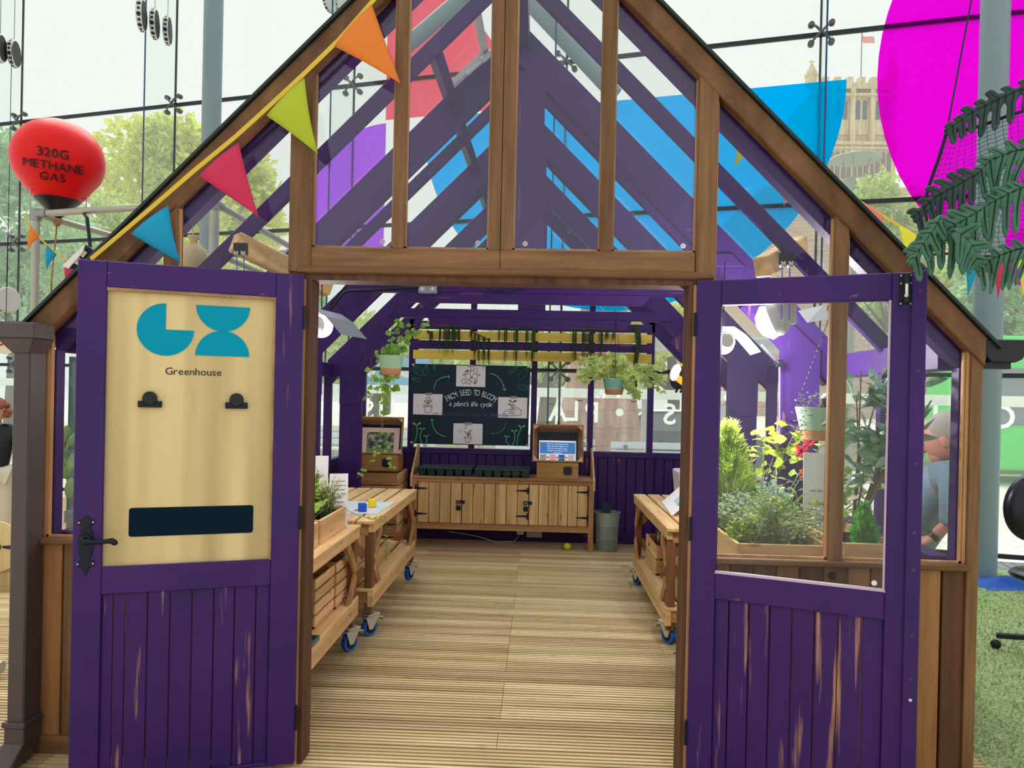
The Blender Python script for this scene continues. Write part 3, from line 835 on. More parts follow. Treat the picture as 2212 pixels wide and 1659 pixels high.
for s_ in (-1, 1):   # eaves plates, purlin, side walls
    e0, e1 = GX + s_ * (GWID - .0), GX + s_ * (GWID - .10)
    d = .017 * (YB - 3.09)
    mb = MB(); mb.hexa([(e0, 3.09, 1.65), (e1, 3.09, 1.65), (e1 + d, YB, 1.65), (e0 + d, YB, 1.65), (e0, 3.09, 1.775), (e1, 3.09, 1.775), (e1 + d, YB, 1.775), (e0 + d, YB, 1.775)]); part(mb, 'eaves_plate', M['py'], bevel=.004)
    w0, w1 = GX + s_ * (GWID - .03), GX + s_ * (GWID - .11)
    mb = MB(); mb.hexa([(w0, 3.09, .82), (w1, 3.09, .82), (w1 + d, YB, .82), (w0 + d, YB, .82), (w0, 3.09, .89), (w1, 3.09, .89), (w1 + d, YB, .89), (w0 + d, YB, .89)]); part(mb, 'side_sill', M['py'], bevel=.004)
    mb = MB(); Y = 3.09
    while Y < YB - .05:
        o = .017 * (Y - 3.09); q0, q1 = GX + s_ * (GWID - .05) + o, GX + s_ * (GWID - .08) + o
        mb.box(min(q0, q1), max(q0, q1), Y + .002, min(Y + .096, YB), 0, .83); Y += .098
    part(mb, 'side_boarding', M['pz'], bevel=.003)
    mb = MB()
    for k in range(9):
        pass
    Yp = [3.09, 3.66, 4.28, 4.90, 5.53, 6.14, 6.78, 7.40, YB - .04]
    for k, Y in enumerate(Yp[1:-1]):
        o = .017 * (Y - 3.09); q0, q1 = GX + s_ * (GWID - .02) + o, GX + s_ * (GWID - .09) + o
        m2 = MB(); m2.box(min(q0, q1), max(q0, q1), Y - .025, Y + .025, .88, 1.66); part(m2, 'side_stud', M['pz'], bevel=.003)
    for k in range(8):
        Y0, Y1 = Yp[k], Yp[k + 1]; o = .017 * (Y0 - 3.09); x = GX + s_ * (GWID - .045) + o
        m2 = MB(); m2.box(x - .003, x + .003, Y0 + .025, Y1 - .025, .89, 1.655); part(m2, 'side_pane', M['glass'])
        m2 = MB(); c0, c1 = xc(Y0), xc(Y1); e = GWID + .02
        m2.hexa([(c0 + s_ * e, Y0 + .01, APEX + .002 - e), (c0, Y0 + .01, APEX + .002), (c1, Y1 - .002, APEX + .002), (c1 + s_ * e, Y1 - .002, APEX + .002 - e),
                 (c0 + s_ * e, Y0 + .01, APEX + .01 - e), (c0, Y0 + .01, APEX + .01), (c1, Y1 - .002, APEX + .01), (c1 + s_ * e, Y1 - .002, APEX + .01 - e)])
        part(m2, 'roof_pane', M['glass'])
    # outside boarding in cedar along the flank
    m2 = MB(); x = GX + s_ * (GWID - .0); m2.box(min(x, x - s_ * .03), max(x, x - s_ * .03), YF + .06, YB, 0, .84); part(m2, 'flank_boarding', M['cz'])
mb = MB(); c0, c1 = xc(3.66), xc(7.7)
mb.bar((c0 - .40, 3.66, APEX - .40 - .06), (c1 - .40, 7.7, APEX - .40 - .06), .05, .09, (-.7, 0, .7)); part(mb, 'purlin', M['py'], bevel=.003)
mb = MB(); mb.box(xc(5.3) - .03, xc(5.3) + .03, 3.08, YB, APEX - .17, APEX - .02); part(mb, 'ridge_board', M['py'])
# a roof vent propped in the left slope between the first two rafters
VG = mat('vent_grey', lin(176, 180, 186), .4)
q = lambda d, h, Y: (xc(Y) - d - h * .7, Y, APEX - d + h * .7)
mb = MB()
for d0, d1, Y0, Y1 in ((.20, .225, 3.66, 4.22), (.415, .44, 3.66, 4.22), (.2, .44, 3.66, 3.69), (.2, .44, 4.18, 4.22)):
    mb.hexa([q(d0, -.03, Y0), q(d1, -.03, Y0), q(d1, -.03, Y1), q(d0, -.03, Y1), q(d0, .0, Y0), q(d1, .0, Y0), q(d1, .0, Y1), q(d0, .0, Y1)])
part(mb, 'roof_vent_frame', VG)
mb = MB(); mb.tube([q(.33, -.05, 4.15), q(.20, -.06, 4.15)], .010, 8); mb.tube([q(.25, -.055, 4.15), q(.17, -.06, 4.15)], .017, 8); part(mb, 'vent_opener', VG)

# back gable
YG = 7.72
BX = [-1.343, -.702, -.055, .536, 1.155]
c = xc(YG)
for x in BX + [c - GWID + .13, c + GWID - .13]:
    mb = MB(); mb.box(x - .03, x + .03, YG, YG + .07, .93, roofz(x, YG, .12)); part(mb, 'back_stud', M['pz'], bevel=.003)
mb = MB(); mb.box(c - GWID + .06, c + GWID - .06, YG - .015, YG + .08, .895, .955); part(mb, 'back_sill', M['px'], bevel=.004)
mb = MB(); mb.box(c - GWID + .06, c + GWID - .06, YG - .01, YG + .02, 0, .10); part(mb, 'back_skirting', M['px'], bevel=.004)
mb = MB(); x = c - GWID + .08
while x < c + GWID - .1: mb.box(x + .002, x + .094, YG + .01, YG + .04, .0, .9); x += .0975
mb.box(c - GWID + .08, c + GWID - .08, YG + .035, YG + .06, .0, .9); part(mb, 'back_boarding', M['pz'], bevel=.004)
for x in BX:
    mb = MB(); mb.box(x - .04, x + .04, YG - .005, YG + .02, .1, .9); part(mb, 'back_stile', M['pz'], bevel=.003)
rafter(YG, .07, .2, 'back_rafter')
xs = [c - GWID + .1] + BX + [c + GWID - .1]
for a, b_ in zip(xs, xs[1:]):
    mb = MB(); f = lambda x: roofz(x, YG, .1)
    mid = [(c, YG + .05, f(c))] if a < c < b_ else []
    mb.prism([(a + .03, YG + .05, .955), (b_ - .03, YG + .05, .955), (b_ - .03, YG + .05, f(b_ - .03))] + mid + [(a + .03, YG + .05, f(a + .03))], (0, .006, 0)); part(mb, 'back_pane', M['glass'])
# gutters and the square downpipe with its hopper
GU = mat('gutter_black', lin(26, 30, 40), .4)
prof = [(0, .0), (.165, .0), (.168, -.03), (.14, -.075), (.115, -.088), (.02, -.088), (0, -.06)]
for s_ in (-1, 1):
    x0 = GX + s_ * (GWID + .0) ; mb = MB(); zt_ = EAVE - .012
    mb.prism([(x0 + s_ * a, YF - .015, zt_ + b_) for a, b_ in prof], (.08 if False else 0, YB - YF, 0)); part(mb, 'gutter', GU, bevel=.004)
mb = MB(); mb.box(R - .0, R + .11, YF + .01, YF + .06, EAVE - .125, EAVE - .1); part(mb, 'gutter_bracket', GU)
DP = mat('downpipe_brown', lin(84, 72, 74), .45)
mb = MB(); a, b_ = at(28, 1200, YF - .05).x, at(66, 1200, YF - .05).x
x0, x1 = at(20, 1200, YF - .1).x, at(57, 1200, YF - .1).x
mb.hexa([(x0, YF - .1, .12), (x1, YF - .1, .12), (x1, YF - .0, .12), (x0, YF - .0, .12), (x0 , YF - .1, 1.66), (x1, YF - .1, 1.66), (x1, YF, 1.66), (x0, YF, 1.66)])
dp = part(mb, 'downpipe', DP, bevel=.006)
mb = MB(); mb.hexa([(x0 + .0, YF - .105, 1.63), (x1 + .0, YF - .105, 1.63), (x1, YF, 1.63), (x0, YF, 1.63), (x0 - .055, YF - .125, 1.69), (x1 + .03, YF - .125, 1.69), (x1 + .03, YF + .0, 1.69), (x0 - .055, YF, 1.69)])
mb.box(x0 - .058, x1 + .033, YF - .128, YF, 1.69, 1.752); mb.build('hopper', DP, dp, bevel=.004)
mb = MB(); mb.box(x0 - .012, x1 + .012, YF - .112, YF + .0, .15, .172); mb.build('collar', DP, dp, bevel=.003)
mb = MB(); mb.box(x0 - .006, x1 + .006, YF - .106, YF, .08, .15)
mb.hexa([(x0 - .05, YF - .17, .005), (x1 - .01, YF - .17, .005), (x1 + .0, YF - .05, .005), (x0 - .04, YF - .05, .005), (x0 - .006, YF - .106, .09), (x1 + .006, YF - .106, .09), (x1 + .006, YF, .09), (x0 - .006, YF, .09)]); mb.build('shoe', DP, dp, bevel=.004)

# ------------------------------------------------------------------ the two open doors
class DoorFrame:
    def __init__(s, h, e):
        s.h = V((h[0], h[1], 0)); e = V((e[0], e[1], 0)); s.d = (e - s.h).normalized()
        n = V((-s.d.y, s.d.x, 0)); s.n = n if n.y < 0 else -n
    def __call__(s, a, z, o=0.0): return s.h + s.d * a + s.n * o + UP * z
    def box(s, mb, a0, a1, z0, z1, o0, o1):
        c = s((a0 + a1) / 2, (z0 + z1) / 2, (o0 + o1) / 2)
        mb.obox(c, s.d * abs(a1 - a0) / 2, s.n * abs(o1 - o0) / 2, UP * abs(z1 - z0) / 2)
DP_ = paint('purple_door_upright', PUR, lin(198, 136, 96), 'z', .42, along=1.7, across=30)
DPX = paint('purple_door_level', PUR, lin(198, 136, 96), 'x', .45, along=1.7, across=26)
DB = paint('purple_door_boards', PUR, lin(206, 150, 104), 'z', .95, along=1.5, across=24)
TB = lin
def door(name, label, h, e, w, stiles, joints, base):
    F = DoorFrame(h, e)
    t = thing(name, label, 'door', (h[0], h[1], 0))
    for a, b_ in stiles:
        mb = MB(); F.box(mb, a, b_, .02, 1.97, -.045, 0); mb.build('stile', DP_, t, bevel=.003)
    a, b_ = stiles[0][1], stiles[1][0]
    for z0, z1, nm in ((1.874, 1.97, 'top_rail'), (.737, .838, 'lock_rail'), (.02, .036, 'bottom_rail')):
        mb = MB(); F.box(mb, a, b_, z0, z1, -.045, 0); mb.build(nm, DPX, t, bevel=.003)
    mb = MB()
    for q0, q1 in zip(joints, joints[1:]): F.box(mb, q0 + .0015, q1 - .0015, .03, .74, -.035, -.016)
    mb.build('board_panel', DB, t, bevel=.004, seg=2)
    for z in (1.8, 1.0, .2):
        mb = MB(); F.box(mb, -.006, .004, z - .045, z + .045, -.03, .004); mb.tube([F(-.003, z - .045, .004), F(-.003, z + .045, .004)], .006, 8); mb.build('hinge', M['black'], t)
    return t, F
LD, LF = door('greenhouse_door', 'open purple door on the left with a pale plywood sign panel', (-.945, 2.92), (-1.69, 2.64), .796, ((0, .106), (.70, .796)), [.104, .158, .237, .312, .39, .467, .545, .62, .66, .702], 0)
mb = MB(); LF.box(mb, .105, .702, .836, 1.876, -.03, -.02); mb.cur = 1
LF.box(mb, .105, .702, 1.862, 1.876, -.022, -.004); LF.box(mb, .105, .113, .836, 1.862, -.022, -.006)
sp_ = mb.build('sign_panel', [M['birch'], wood('ply_edge', lin(190, 160, 118), lin(160, 128, 88), 'x')], LD); sp_['label'] = 'pale birch plywood sign panel'
o_ = -.019
def lshape(pts, nm):
    mb = MB(); mb.prism([LF(a, z, o_) for a, z in pts], LF.n * .0012); mb.build(nm, M['teal'], sp_)['label'] = 'bright blue logo shape'
arc = lambda ca, cz, r, a0, a1, n=40, sx=1.0: [(ca - r * sx * cos(a0 + (a1 - a0) * i / n), cz + r * sin(a0 + (a1 - a0) * i / n)) for i in range(n + 1)]
lshape(arc(.502, 1.728, .099, pi / 2, 2 * pi) + [(.502, 1.728)], 'logo_three_quarter_disc')
lshape(arc(.2995, 1.828, .0975, pi, 2 * pi), 'logo_upper_half_disc')
lshape(arc(.2995, 1.635, .0975, 0, pi), 'logo_lower_half_disc')
inkb = mat('sign_ink', lin(34, 22, 44), .6)
mb = MB(); text(mb, 'Greenhouse', lambda x, y: LF(.401 - x, 1.558 + y, o_ + .001), .0385, bold=0, track=.09, wide=1.06); mb.build('lettering', inkb, sp_)
bd = mat('slot_navy', lin(4, 32, 48), .8, spec=.1)
mb = MB(); pts = []
for a, z, q in ((.175, .945, 0), (.615, .945, 1), (.615, 1.053, 2), (.175, 1.053, 3)):
    ca, cz = a + (.01 if q in (0, 3) else -.01), z + (.01 if q in (0, 1) else -.01)
    for k in range(5):
        t_ = pi + q * pi / 2 + k * pi / 8
        pts.append(LF(ca + .01 * cos(t_), cz + .01 * sin(t_), o_))
mb.prism(pts, LF.n * .002); mb.build('chalk_strip', bd, sp_)['label'] = 'dark navy chalk strip'
for a in (.55, .2445):   # bulldog clips
    mb = MB(); LF.box(mb, a - .041, a + .041, 1.432, 1.456, o_, o_ + .014); cl = mb.build('bulldog_clip', M['black'], sp_, bevel=.002)
    mb = MB(); mb.lathe([(.008, .0), (.026, .004), (.0265, .012), (.024, .016), (.0, .016)], LF(a, 1.466, o_ + .004), LF.n, 28); LF.box(mb, a - .01, a + .01, 1.45, 1.478, o_ + .016, o_ + .024)
    # handle belongs to the clip's own mesh level
    mb.build('bulldog_clip_handle', mat('clip_black', lin(16, 20, 28), .2), sp_, smooth=True, auto=40)
# lever handle on its backplate
mb = MB()
bp_ = [(0, .105), (.009, .098), (.010, .09), (.026, .086), (.03, .078), (.024, .07), (.013, .066), (.02, .045), (.026, .02), (.024, -.02), (.019, -.045), (.012, -.06), (.024, -.064), (.031, -.074), (.025, -.084), (.011, -.088), (.008, -.104), (0, -.12)]
poly = [LF(.752 - a, .93 + z, .0) for a, z in bp_] + [LF(.752 + a, .93 + z, .0) for a, z in bp_[::-1][1:-1]]
mb.prism(poly, LF.n * .006); hp = mb.build('handle_backplate', M['black'], LD, bevel=.002)
mb = MB(); mb.lathe([(.021, .006), (.02, .012), (.012, .018), (.011, .045)], LF(.752, .945, 0), LF.n, 18)
mb.tube([LF(.752, .945, .045), LF(.735, .945, .05), LF(.70, .941, .05), LF(.675, .944, .05), LF(.66, .945, .05), LF(.648, .937, .05), LF(.645, .93, .05)], [.011, .010, .008, .0085, .011, .011, .007], 10); mb.build('lever', M['black'], hp, smooth=True, auto=50)
mb = MB()
for a, z in ((.775, .078), (.729, .078), (.777, -.074), (.727, -.074)): mb.lathe([(.004, .006), (.003, .008)], LF(a, .93 + z, 0), LF.n, 8)
mb.build('screw', M['chrome'], hp)

RD, RF = door('greenhouse_door', 'open purple door on the right with a clear window and a slide bolt', (.605, 2.92), (1.34, 2.63), .79, ((0, .095), (.681, .746)), [.093, .148, .222, .297, .375, .453, .532, .612, .683], 0)
mb = MB(); RF.box(mb, .742, .79, .02, 1.972, -.035, .014); mb.build('astragal', DP_, RD, bevel=.003)
mb = MB(); RF.box(mb, .093, .683, .834, 1.88, -.026, -.020); pn = mb.build('pane', M['doorglass'], RD)
mb = MB(); mb.lathe([(.0095, 0), (.0095, .0006)], RF(.648, .862, -.0198), RF.n, 18); mb.build('etched_mark', M['paper'], pn)
pl = mat('lilac_putty', lin(206, 186, 206), .5)
mb = MB(); RF.box(mb, .094, .682, .834, .846, -.02, -.002); RF.box(mb, .674, .681, .846, 1.874, -.02, -.006); mb.build('pane_bead', pl, RD)
mb = MB(); RF.box(mb, .703, .747, 1.852, 1.966, .0, .004); bl_ = mb.build('bolt_plate', M['black'], RD, bevel=.002)
mb = MB(); mb.tube([RF(.726, 1.958, .012), RF(.726, 1.862, .012)], .0095, 12); mb.build('bolt_barrel', M['blackp'], bl_, smooth=True, auto=40)
mb = MB(); mb.tube([RF(.726, 1.925, .022), RF(.726, 1.888, .024), RF(.724, 1.883, .036)], [.005, .005, .007], 8); mb.build('bolt_knob', M['white'], bl_, smooth=True)
mb = MB()
for a in (.709, .741):
    for z in (1.957, 1.93, 1.858): mb.lathe([(.0035, .004), (.003, .006)], RF(a, z, 0), RF.n, 8)
mb.build('screw', M['zinc'], bl_)
mb = MB(); mb.prism([RF(.703, 1.852, 0), RF(.725, 1.838, 0), RF(.747, 1.852, 0)], RF.n * .006); mb.build('bolt_plate_tail', DP_, bl_)
for z in (1.9, 1.62, 1.30, 1.06, .93, .70, .55):
    mb = MB(); mb.lathe([(.0075, .0), (.007, .002), (.003, .0015)], RF(.768, z, .014), RF.n, 12); mb.build('screw_hole', mat('screw_purple', lin(70, 48, 92), .4), RD)
mb = MB(); mb.lathe([(.006, 0), (.003, .004)], RF(.768, .475, .014), RF.n, 8); mb.build('paint_fleck', M['white'], RD)

# ------------------------------------------------------------------ benches on castors
BLUE = mat('castor_blue', lin(28, 98, 190), .45); HUB = mat('castor_hub', lin(18, 26, 40), .5)
def castor(parent, x, y, turn):
    c = V((x, y, .054)); ax = V((cos(turn), sin(turn), 0)); d = V((-sin(turn), cos(turn), 0))
    mb = MB(); mb.lathe([(.038, -.014), (.052, -.016), (.054, -.01), (.054, .01), (.052, .016), (.038, .014)], c, ax, 28); w = mb.build('castor_wheel', BLUE, parent, smooth=True, auto=40)
    mb = MB(); mb.lathe([(.012, -.0165), (.039, -.0145), (.039, .0145), (.012, .0165)], c, ax, 24); mb.build('hub', HUB, w, smooth=True, auto=40)
    mb = MB()
    for s_ in (-1, 1):
        o = ax * s_ * .021
        mb.prism([c + o + d * -.018 + UP * -.012, c + o + d * .012 + UP * -.014, c + o + d * .06 + UP * .062, c + o + d * -.045 + UP * .062], ax * .003)
    mb.obox(c + d * .008 + UP * .066, ax * .026, d * .055, UP * .006); mb.obox(c + UP * .084, ax * .045, d * .05, UP * .0035); mb.lathe([(.02, 0), (.02, .02)], c + UP * .066, n=14)
    fk = mb.build('castor_fork', M['zinc'], parent, bevel=.002)
    mb = MB(); mb.obox(c + d * .075 + UP * .05, ax * .02, d * .028 + UP * -.006, UP * .003); mb.obox(c + d * .1 + UP * .035, ax * .017, d * .006 + UP * -.012, UP * .002); mb.build('brake_pedal', M['zinc'], fk)
def bench_table(label, x0, x1, y0, y1, face, turns, lo=0.0):
    """slatted bench; face = +1 when its long front is at x1, -1 when at x0"""
    t = thing('slatted_bench_table', label, 'bench table', ((x0 + x1) / 2, (y0 + y1) / 2, 0), group='slatted benches on castors')
    mb = MB(); n = max(5, int((x1 - x0) / .108)); w = (x1 - x0) / n
    for k in range(n): mb.box(x0 + k * w + .009, x0 + (k + 1) * w - .009, y0 - .02, y1 + .02, .703, .725)
    mb.build('tabletop', M['piney'], t, bevel=.003)
    for X in (x0 + .03, x1 - .03):
        mb = MB(); mb.box(X - .018, X + .018, y0, y1, .652, .703); mb.build('apron', M['piney'], t, bevel=.002)
        mb = MB(); mb.box(X - .018, X + .018, y0, y1, .195 + lo, .285 + lo); mb.build('lower_rail', M['piney'], t, bevel=.002)
    for Y in (y0 + .025, y1 - .025):
        mb = MB(); mb.box(x0 + .05, x1 - .05, Y - .018, Y + .018, .632, .703); mb.build('end_apron', M['oakx'], t, bevel=.002)
        mb = MB(); mb.box(x0 + .05, x1 - .05, Y - .018, Y + .018, .215 + lo, .285 + lo); mb.build('end_rail', M['oakx'], t, bevel=.002)
    mb = MB(); n = 5; w = (x1 - x0) / n
    for k in range(n): mb.box(x0 + k * w + .012, x0 + (k + 1) * w - .012, y0 + .0, y1 - .0, .287 + lo, .307 + lo)
    mb.build('shelf', M['piney'], t, bevel=.002)
    i = 0
    for X, fx in ((x0, 1), (x1, -1)):
        for Y, fy in ((y0, 1), (y1, -1)):
            cx_, cy_ = X + fx * .045, Y + fy * .045
            mb = MB(); mb.box(cx_ - .024, cx_ + .024, cy_ - .036, cy_ + .036, .15 + lo * .8, .703); mb.build('leg', M['oakd'], t, bevel=.003)
            mb = MB(); xx = X + fx * .022
            mb.bar((xx, Y + fy * .06, .47), (xx, Y + fy * .24, .65), .018, .06, (0, 0, 1)); mb.build('brace', M['oakz'], t, bevel=.002); mb = MB(); mb.bar((xx, Y + fy * .06, .44 + lo), (xx, Y + fy * .22, .28 + lo), .018, .06, (0, 0, 1)); mb.build('brace', M['oakz'], t, bevel=.002)
            mb = MB(); yy = Y + fy * .02
            mb.bar((X + fx * .07, yy, .5), (X + fx * .22, yy, .65), .016, .055, (0, 0, 1)); mb.build('end_brace', M['oakz'], t, bevel=.002); mb = MB(); mb.bar((X + fx * .07, yy, .42 + lo), (X + fx * .2, yy, .28 + lo), .016, .055, (0, 0, 1)); mb.build('end_brace', M['oakz'], t, bevel=.002)
            castor(t, cx_, cy_ + fy * .02, turns[i]); i += 1
    return t
bench_table('slatted bench in front on the left, holding the herb planters', -1.66, -1.03, 3.12, 4.34, 1, (.1, .2, .5, -.5))
bench_table('slatted bench at the back on the left, holding the coloured cubes', -1.62, -.98, 4.5, 6.05, 1, (.2, .1, -.6, -.35))
bench_table('slatted bench at the back on the right, with the crate of jars on its shelf', .785, 1.36, 4.54, 6.12, -1, (.5, .4, .2, .1), -.07)
bench_table('slatted bench in front on the right, holding the large plants', .80, 1.56, 3.16, 4.16, -1, (.3, .5, .1, .2), -.07)

# ------------------------------------------------------------------ crates and planters
def crate(label, x0, x1, y0, y1, z0, h, n=3, cat='crate', group='slatted wooden crates', handle=None):
    t = thing('wooden_crate', label, cat, ((x0 + x1) / 2, (y0 + y1) / 2, z0), group=group)
    sh = h / n; th = .012
    for nm, a in (('side_slats', (x1 - th, x1, y0, y1)), ('side_slats', (x0, x0 + th, y0, y1)), ('end_slats', (x0 + th, x1 - th, y0, y0 + th)), ('end_slats', (x0 + th, x1 - th, y1 - th, y1))):
        mb = MB()
        for k in range(n): mb.box(*a, z0 + .014 + k * sh, z0 + .014 + (k + 1) * sh - .012)
        m_ = M['piney'] if nm[0] == 's' else M['oakx']
        mb.build(nm, m_, t, bevel=.002)
    for X in (x0 + th, x1 - th - .022):
        for Y in (y0 + th, y1 - th - .022):
            mb = MB(); mb.box(X, X + .022, Y, Y + .022, z0, z0 + h); mb.build('corner_block', M['oakz'], t)
    mb = MB(); mb.box(x0 + th, x1 - th, y0 + th, y1 - th, z0 + .001, z0 + .014); mb.build('base', M['piney'], t)
    if handle:
        mb = MB(); X, Y = handle
        mb.prism([V((x0 - .001, Y + .03 * cos(a) * 1.0, z0 + h * .76 + .014 * sin(a))) for a in [k * pi / 8 for k in range(16)]], (.002, 0, 0)); mb.build('hand_hole', M['blackp'], t)
    return t
crate('open slatted crate nearest the door under the front left bench', -1.54, -1.10, 3.68, 4.02, .307, .25, 4)
crate('open slatted crate behind the nearest one, under the front left bench', -1.54, -1.09, 4.035, 4.29, .307, .255, 4)
crate('two-slat crate of glass jars with a hand hole, on the right bench shelf', .86, 1.12, 5.36, 5.84, .237, .215, 2, handle=(0, 5.68))
crate('slatted crate behind the end braces, low on the back right bench', 1.12, 1.33, 4.62, 4.86, .237, .17, 2)
crate('upper slatted crate carrying the left wooden screen box', -1.86, -1.33, 7.05, 7.55, .50, .24, 2)
crate('lower slatted crate beside the cabinet, under the left screen box', -1.86, -1.33, 7.05, 7.55, .0, .49, 4)
JG = glass('jar_glass', (.86, .88, .86, 1), .16)
for k, (x, y) in enumerate(((.92, 5.45), (.99, 5.56), (1.05, 5.45), (.93, 5.66))):
    t = thing('glass_jar', 'clear glass jar standing in the crate on the right bench shelf', 'jar', (x, y, .255), group='jars in the crate')
    mb = MB(); mb.lathe([(.03, .252), (.033, .26), (.033, .47), (.024, .495), (.026, .51), (.024, .51), (.022, .495), (.03, .465), (.03, .265)], (x, y, 0), n=16); mb.build('glass', JG, t, smooth=True, auto=50)
mb = MB(); mb.box(-1.6, -1.24, 5.0, 5.7, .307, .62); solo(mb, 'plywood_box', M['pinez'], 'pale pine box on the shelf of the back left bench', 'box', bevel=.004)
# stack of teal plastic pots on a green tray
t = thing('seed_pot_stack', 'stack of dark teal plastic pots on the front left bench shelf', 'pots', (-1.09, 3.40, .33))
mb = MB(); mb.lathe([(.04, .332), (.05, .335), (.05, .40), (.056, .405), (.056, .42), (.045, .425), (.045, .50), (.058, .505), (.058, .535), (.05, .545), (.05, .575), (.03, .58)], (-1.09, 3.40, 0), n=24); mb.build('pots', mat('teal_plastic', lin(34, 70, 84), .35), t, smooth=True, auto=40)
t = thing('plant_tray', 'shallow green tray under the stack of teal pots', 'tray', (-1.10, 3.42, .307))
mb = MB(); tr_ = [(-1.19, 3.27), (-1.035, 3.27), (-1.035, 3.54), (-1.19, 3.54)]
mb.box(-1.19, -1.035, 3.27, 3.54, .3075, .312)
for a in ((-1.19, -1.184, 3.27, 3.54), (-1.041, -1.035, 3.27, 3.54), (-1.19, -1.035, 3.27, 3.276), (-1.19, -1.035, 3.534, 3.54)): mb.box(*a, .312, .33)
mb.build('tray', mat('tray_green', lin(64, 116, 106), .4), t)
def planter(label, x0, x1, y0, y1, z0, h):
    t = thing('planter_box', label, 'planter', ((x0 + x1) / 2, (y0 + y1) / 2, z0), group='wooden planter boxes')
    for nm, a in (('side_board', (x0, x0 + .016, y0, y1)), ('side_board', (x1 - .016, x1, y0, y1)), ('end_board', (x0 + .016, x1 - .016, y0, y0 + .016)), ('end_board', (x0 + .016, x1 - .016, y1 - .016, y1))):
        mb = MB(); mb.box(*a, z0, z0 + h); mb.build(nm, M['piney'] if nm[0] == 's' else M['pinex'], t, bevel=.002)
    mb = MB(); mb.box(x0 + .016, x1 - .016, y0 + .016, y1 - .016, z0, z0 + .02); mb.build('base', M['pinex'], t)
planter('pine planter box of herbs, nearer the door, on the front left bench', -1.31, -1.10, 3.24, 3.70, .725, .125)
planter('pine planter box of herbs at the far end of the front left bench', -1.31, -1.10, 3.74, 4.22, .725, .125)
planter('pine planter box full of bushy plants behind the right door window', .86, 1.26, 3.2, 4.05, .725, .17)
planter('pine planter box at the right end behind the front glazing', 1.30, 1.555, 3.2, 3.9, .725, .185)

# ------------------------------------------------------------------ plants
LF_ = {k: leafmat('leaf_' + k, lin(*c), t_) for k, c, t_ in (
    ('herb', (158, 196, 84), .4), ('mint', (150, 194, 92), .4), ('greygreen', (172, 196, 162), .35), ('lime', (186, 214, 72), .45), ('cypress', (196, 220, 96), .4),
    ('bright', (98, 186, 72), .4), ('bay', (112, 150, 116), .2), ('ivy', (150, 196, 84), .45), ('pale', (222, 234, 190), .4), ('deep', (92, 130, 84), .25), ('blue', (136, 176, 168), .3), ('sage', (200, 214, 140), .4))}
STEM = mat('stem', lin(120, 130, 70), .7); WST = mat('woody_stem', lin(120, 100, 76), .8)
PK = {'black': mat('pot_black', lin(32, 38, 44), .5), 'green': M['darkgreenp'], 'terra': mat('pot_terracotta', lin(186, 112, 78), .8), 'grey': mat('pot_grey', lin(96, 104, 108), .5)}
def pot_mesh(c, r, h):
    return MB().lathe([(r * .72, 0), (r * .95, h * .8), (r * 1.03, h * .8), (r * 1.05, h), (r * .93, h), (r * .88, h * .82)], c, n=22)
def pot(t, c, r, h, k):
    pot_mesh(c, r, h).build('pot', PK[k], t, smooth=True, auto=35)
    mb = MB(); mb.lathe([(r * .9, h * .84), (.001, h * .86)], c, n=18); mb.build('soil', M['soil'], t)
def bush(label, c, r, rx, rz, m, n=260, leaf=.03, kind='leafy', potk='black', ph=.09, seed=1, cat='plant', group=None, name='potted_plant', lw=.5, stems=26, m2=None):
    """leafy mound: stems rise from the pot and leaves sit along them"""
    rnd = random.Random(seed); c = V(c)
    t = thing(name, label, cat, c, group=group)
    if r: pot(t, c, r, ph, potk)
    top = c + UP * ph * (.85 if r else 0)
    st = MB(); lf = MB()
    for i in range(stems):
        a = rnd.random() * 6.28; e = rnd.random() ** .6
        tip = top + V((cos(a) * rx * e, sin(a) * rx * e * .8, rz * (1.0 - .55 * e * e) * rnd.uniform(.75, 1.05)))
        mid = top.lerp(tip, .5) + V((0, 0, rz * .12)) + V((cos(a), sin(a), 0)) * rx * -.08
        pts = [top + V((cos(a), sin(a), 0)) * (r or .02) * .3, mid, tip]
        st.tube(pts, [.0022, .0018, .001], 4, False)
        for k in range(max(2, n // stems)):
            f = .25 + .75 * rnd.random()
            p = (pts[0].lerp(mid, f * 2) if f < .5 else mid.lerp(tip, f * 2 - 1))
            b = rnd.random() * 6.28
            d = V((cos(b), sin(b), rnd.uniform(-.2, .8))).normalized()
            lf.cur = 1 if (m2 and rnd.random() < .4) else 0
            L_ = leaf * rnd.uniform(.7, 1.25)
            if kind == 'fine': lf.dia(p, d, d.orthogonal().normalized(), L_, L_ * lw)
            else: lf.leaf(p, d, UP, L_, L_ * lw, rnd.uniform(-.1, .4))
    st.build('stems', STEM, t, smooth=True); lf.build('leaves', [m, m2] if m2 else m, t)
    return t
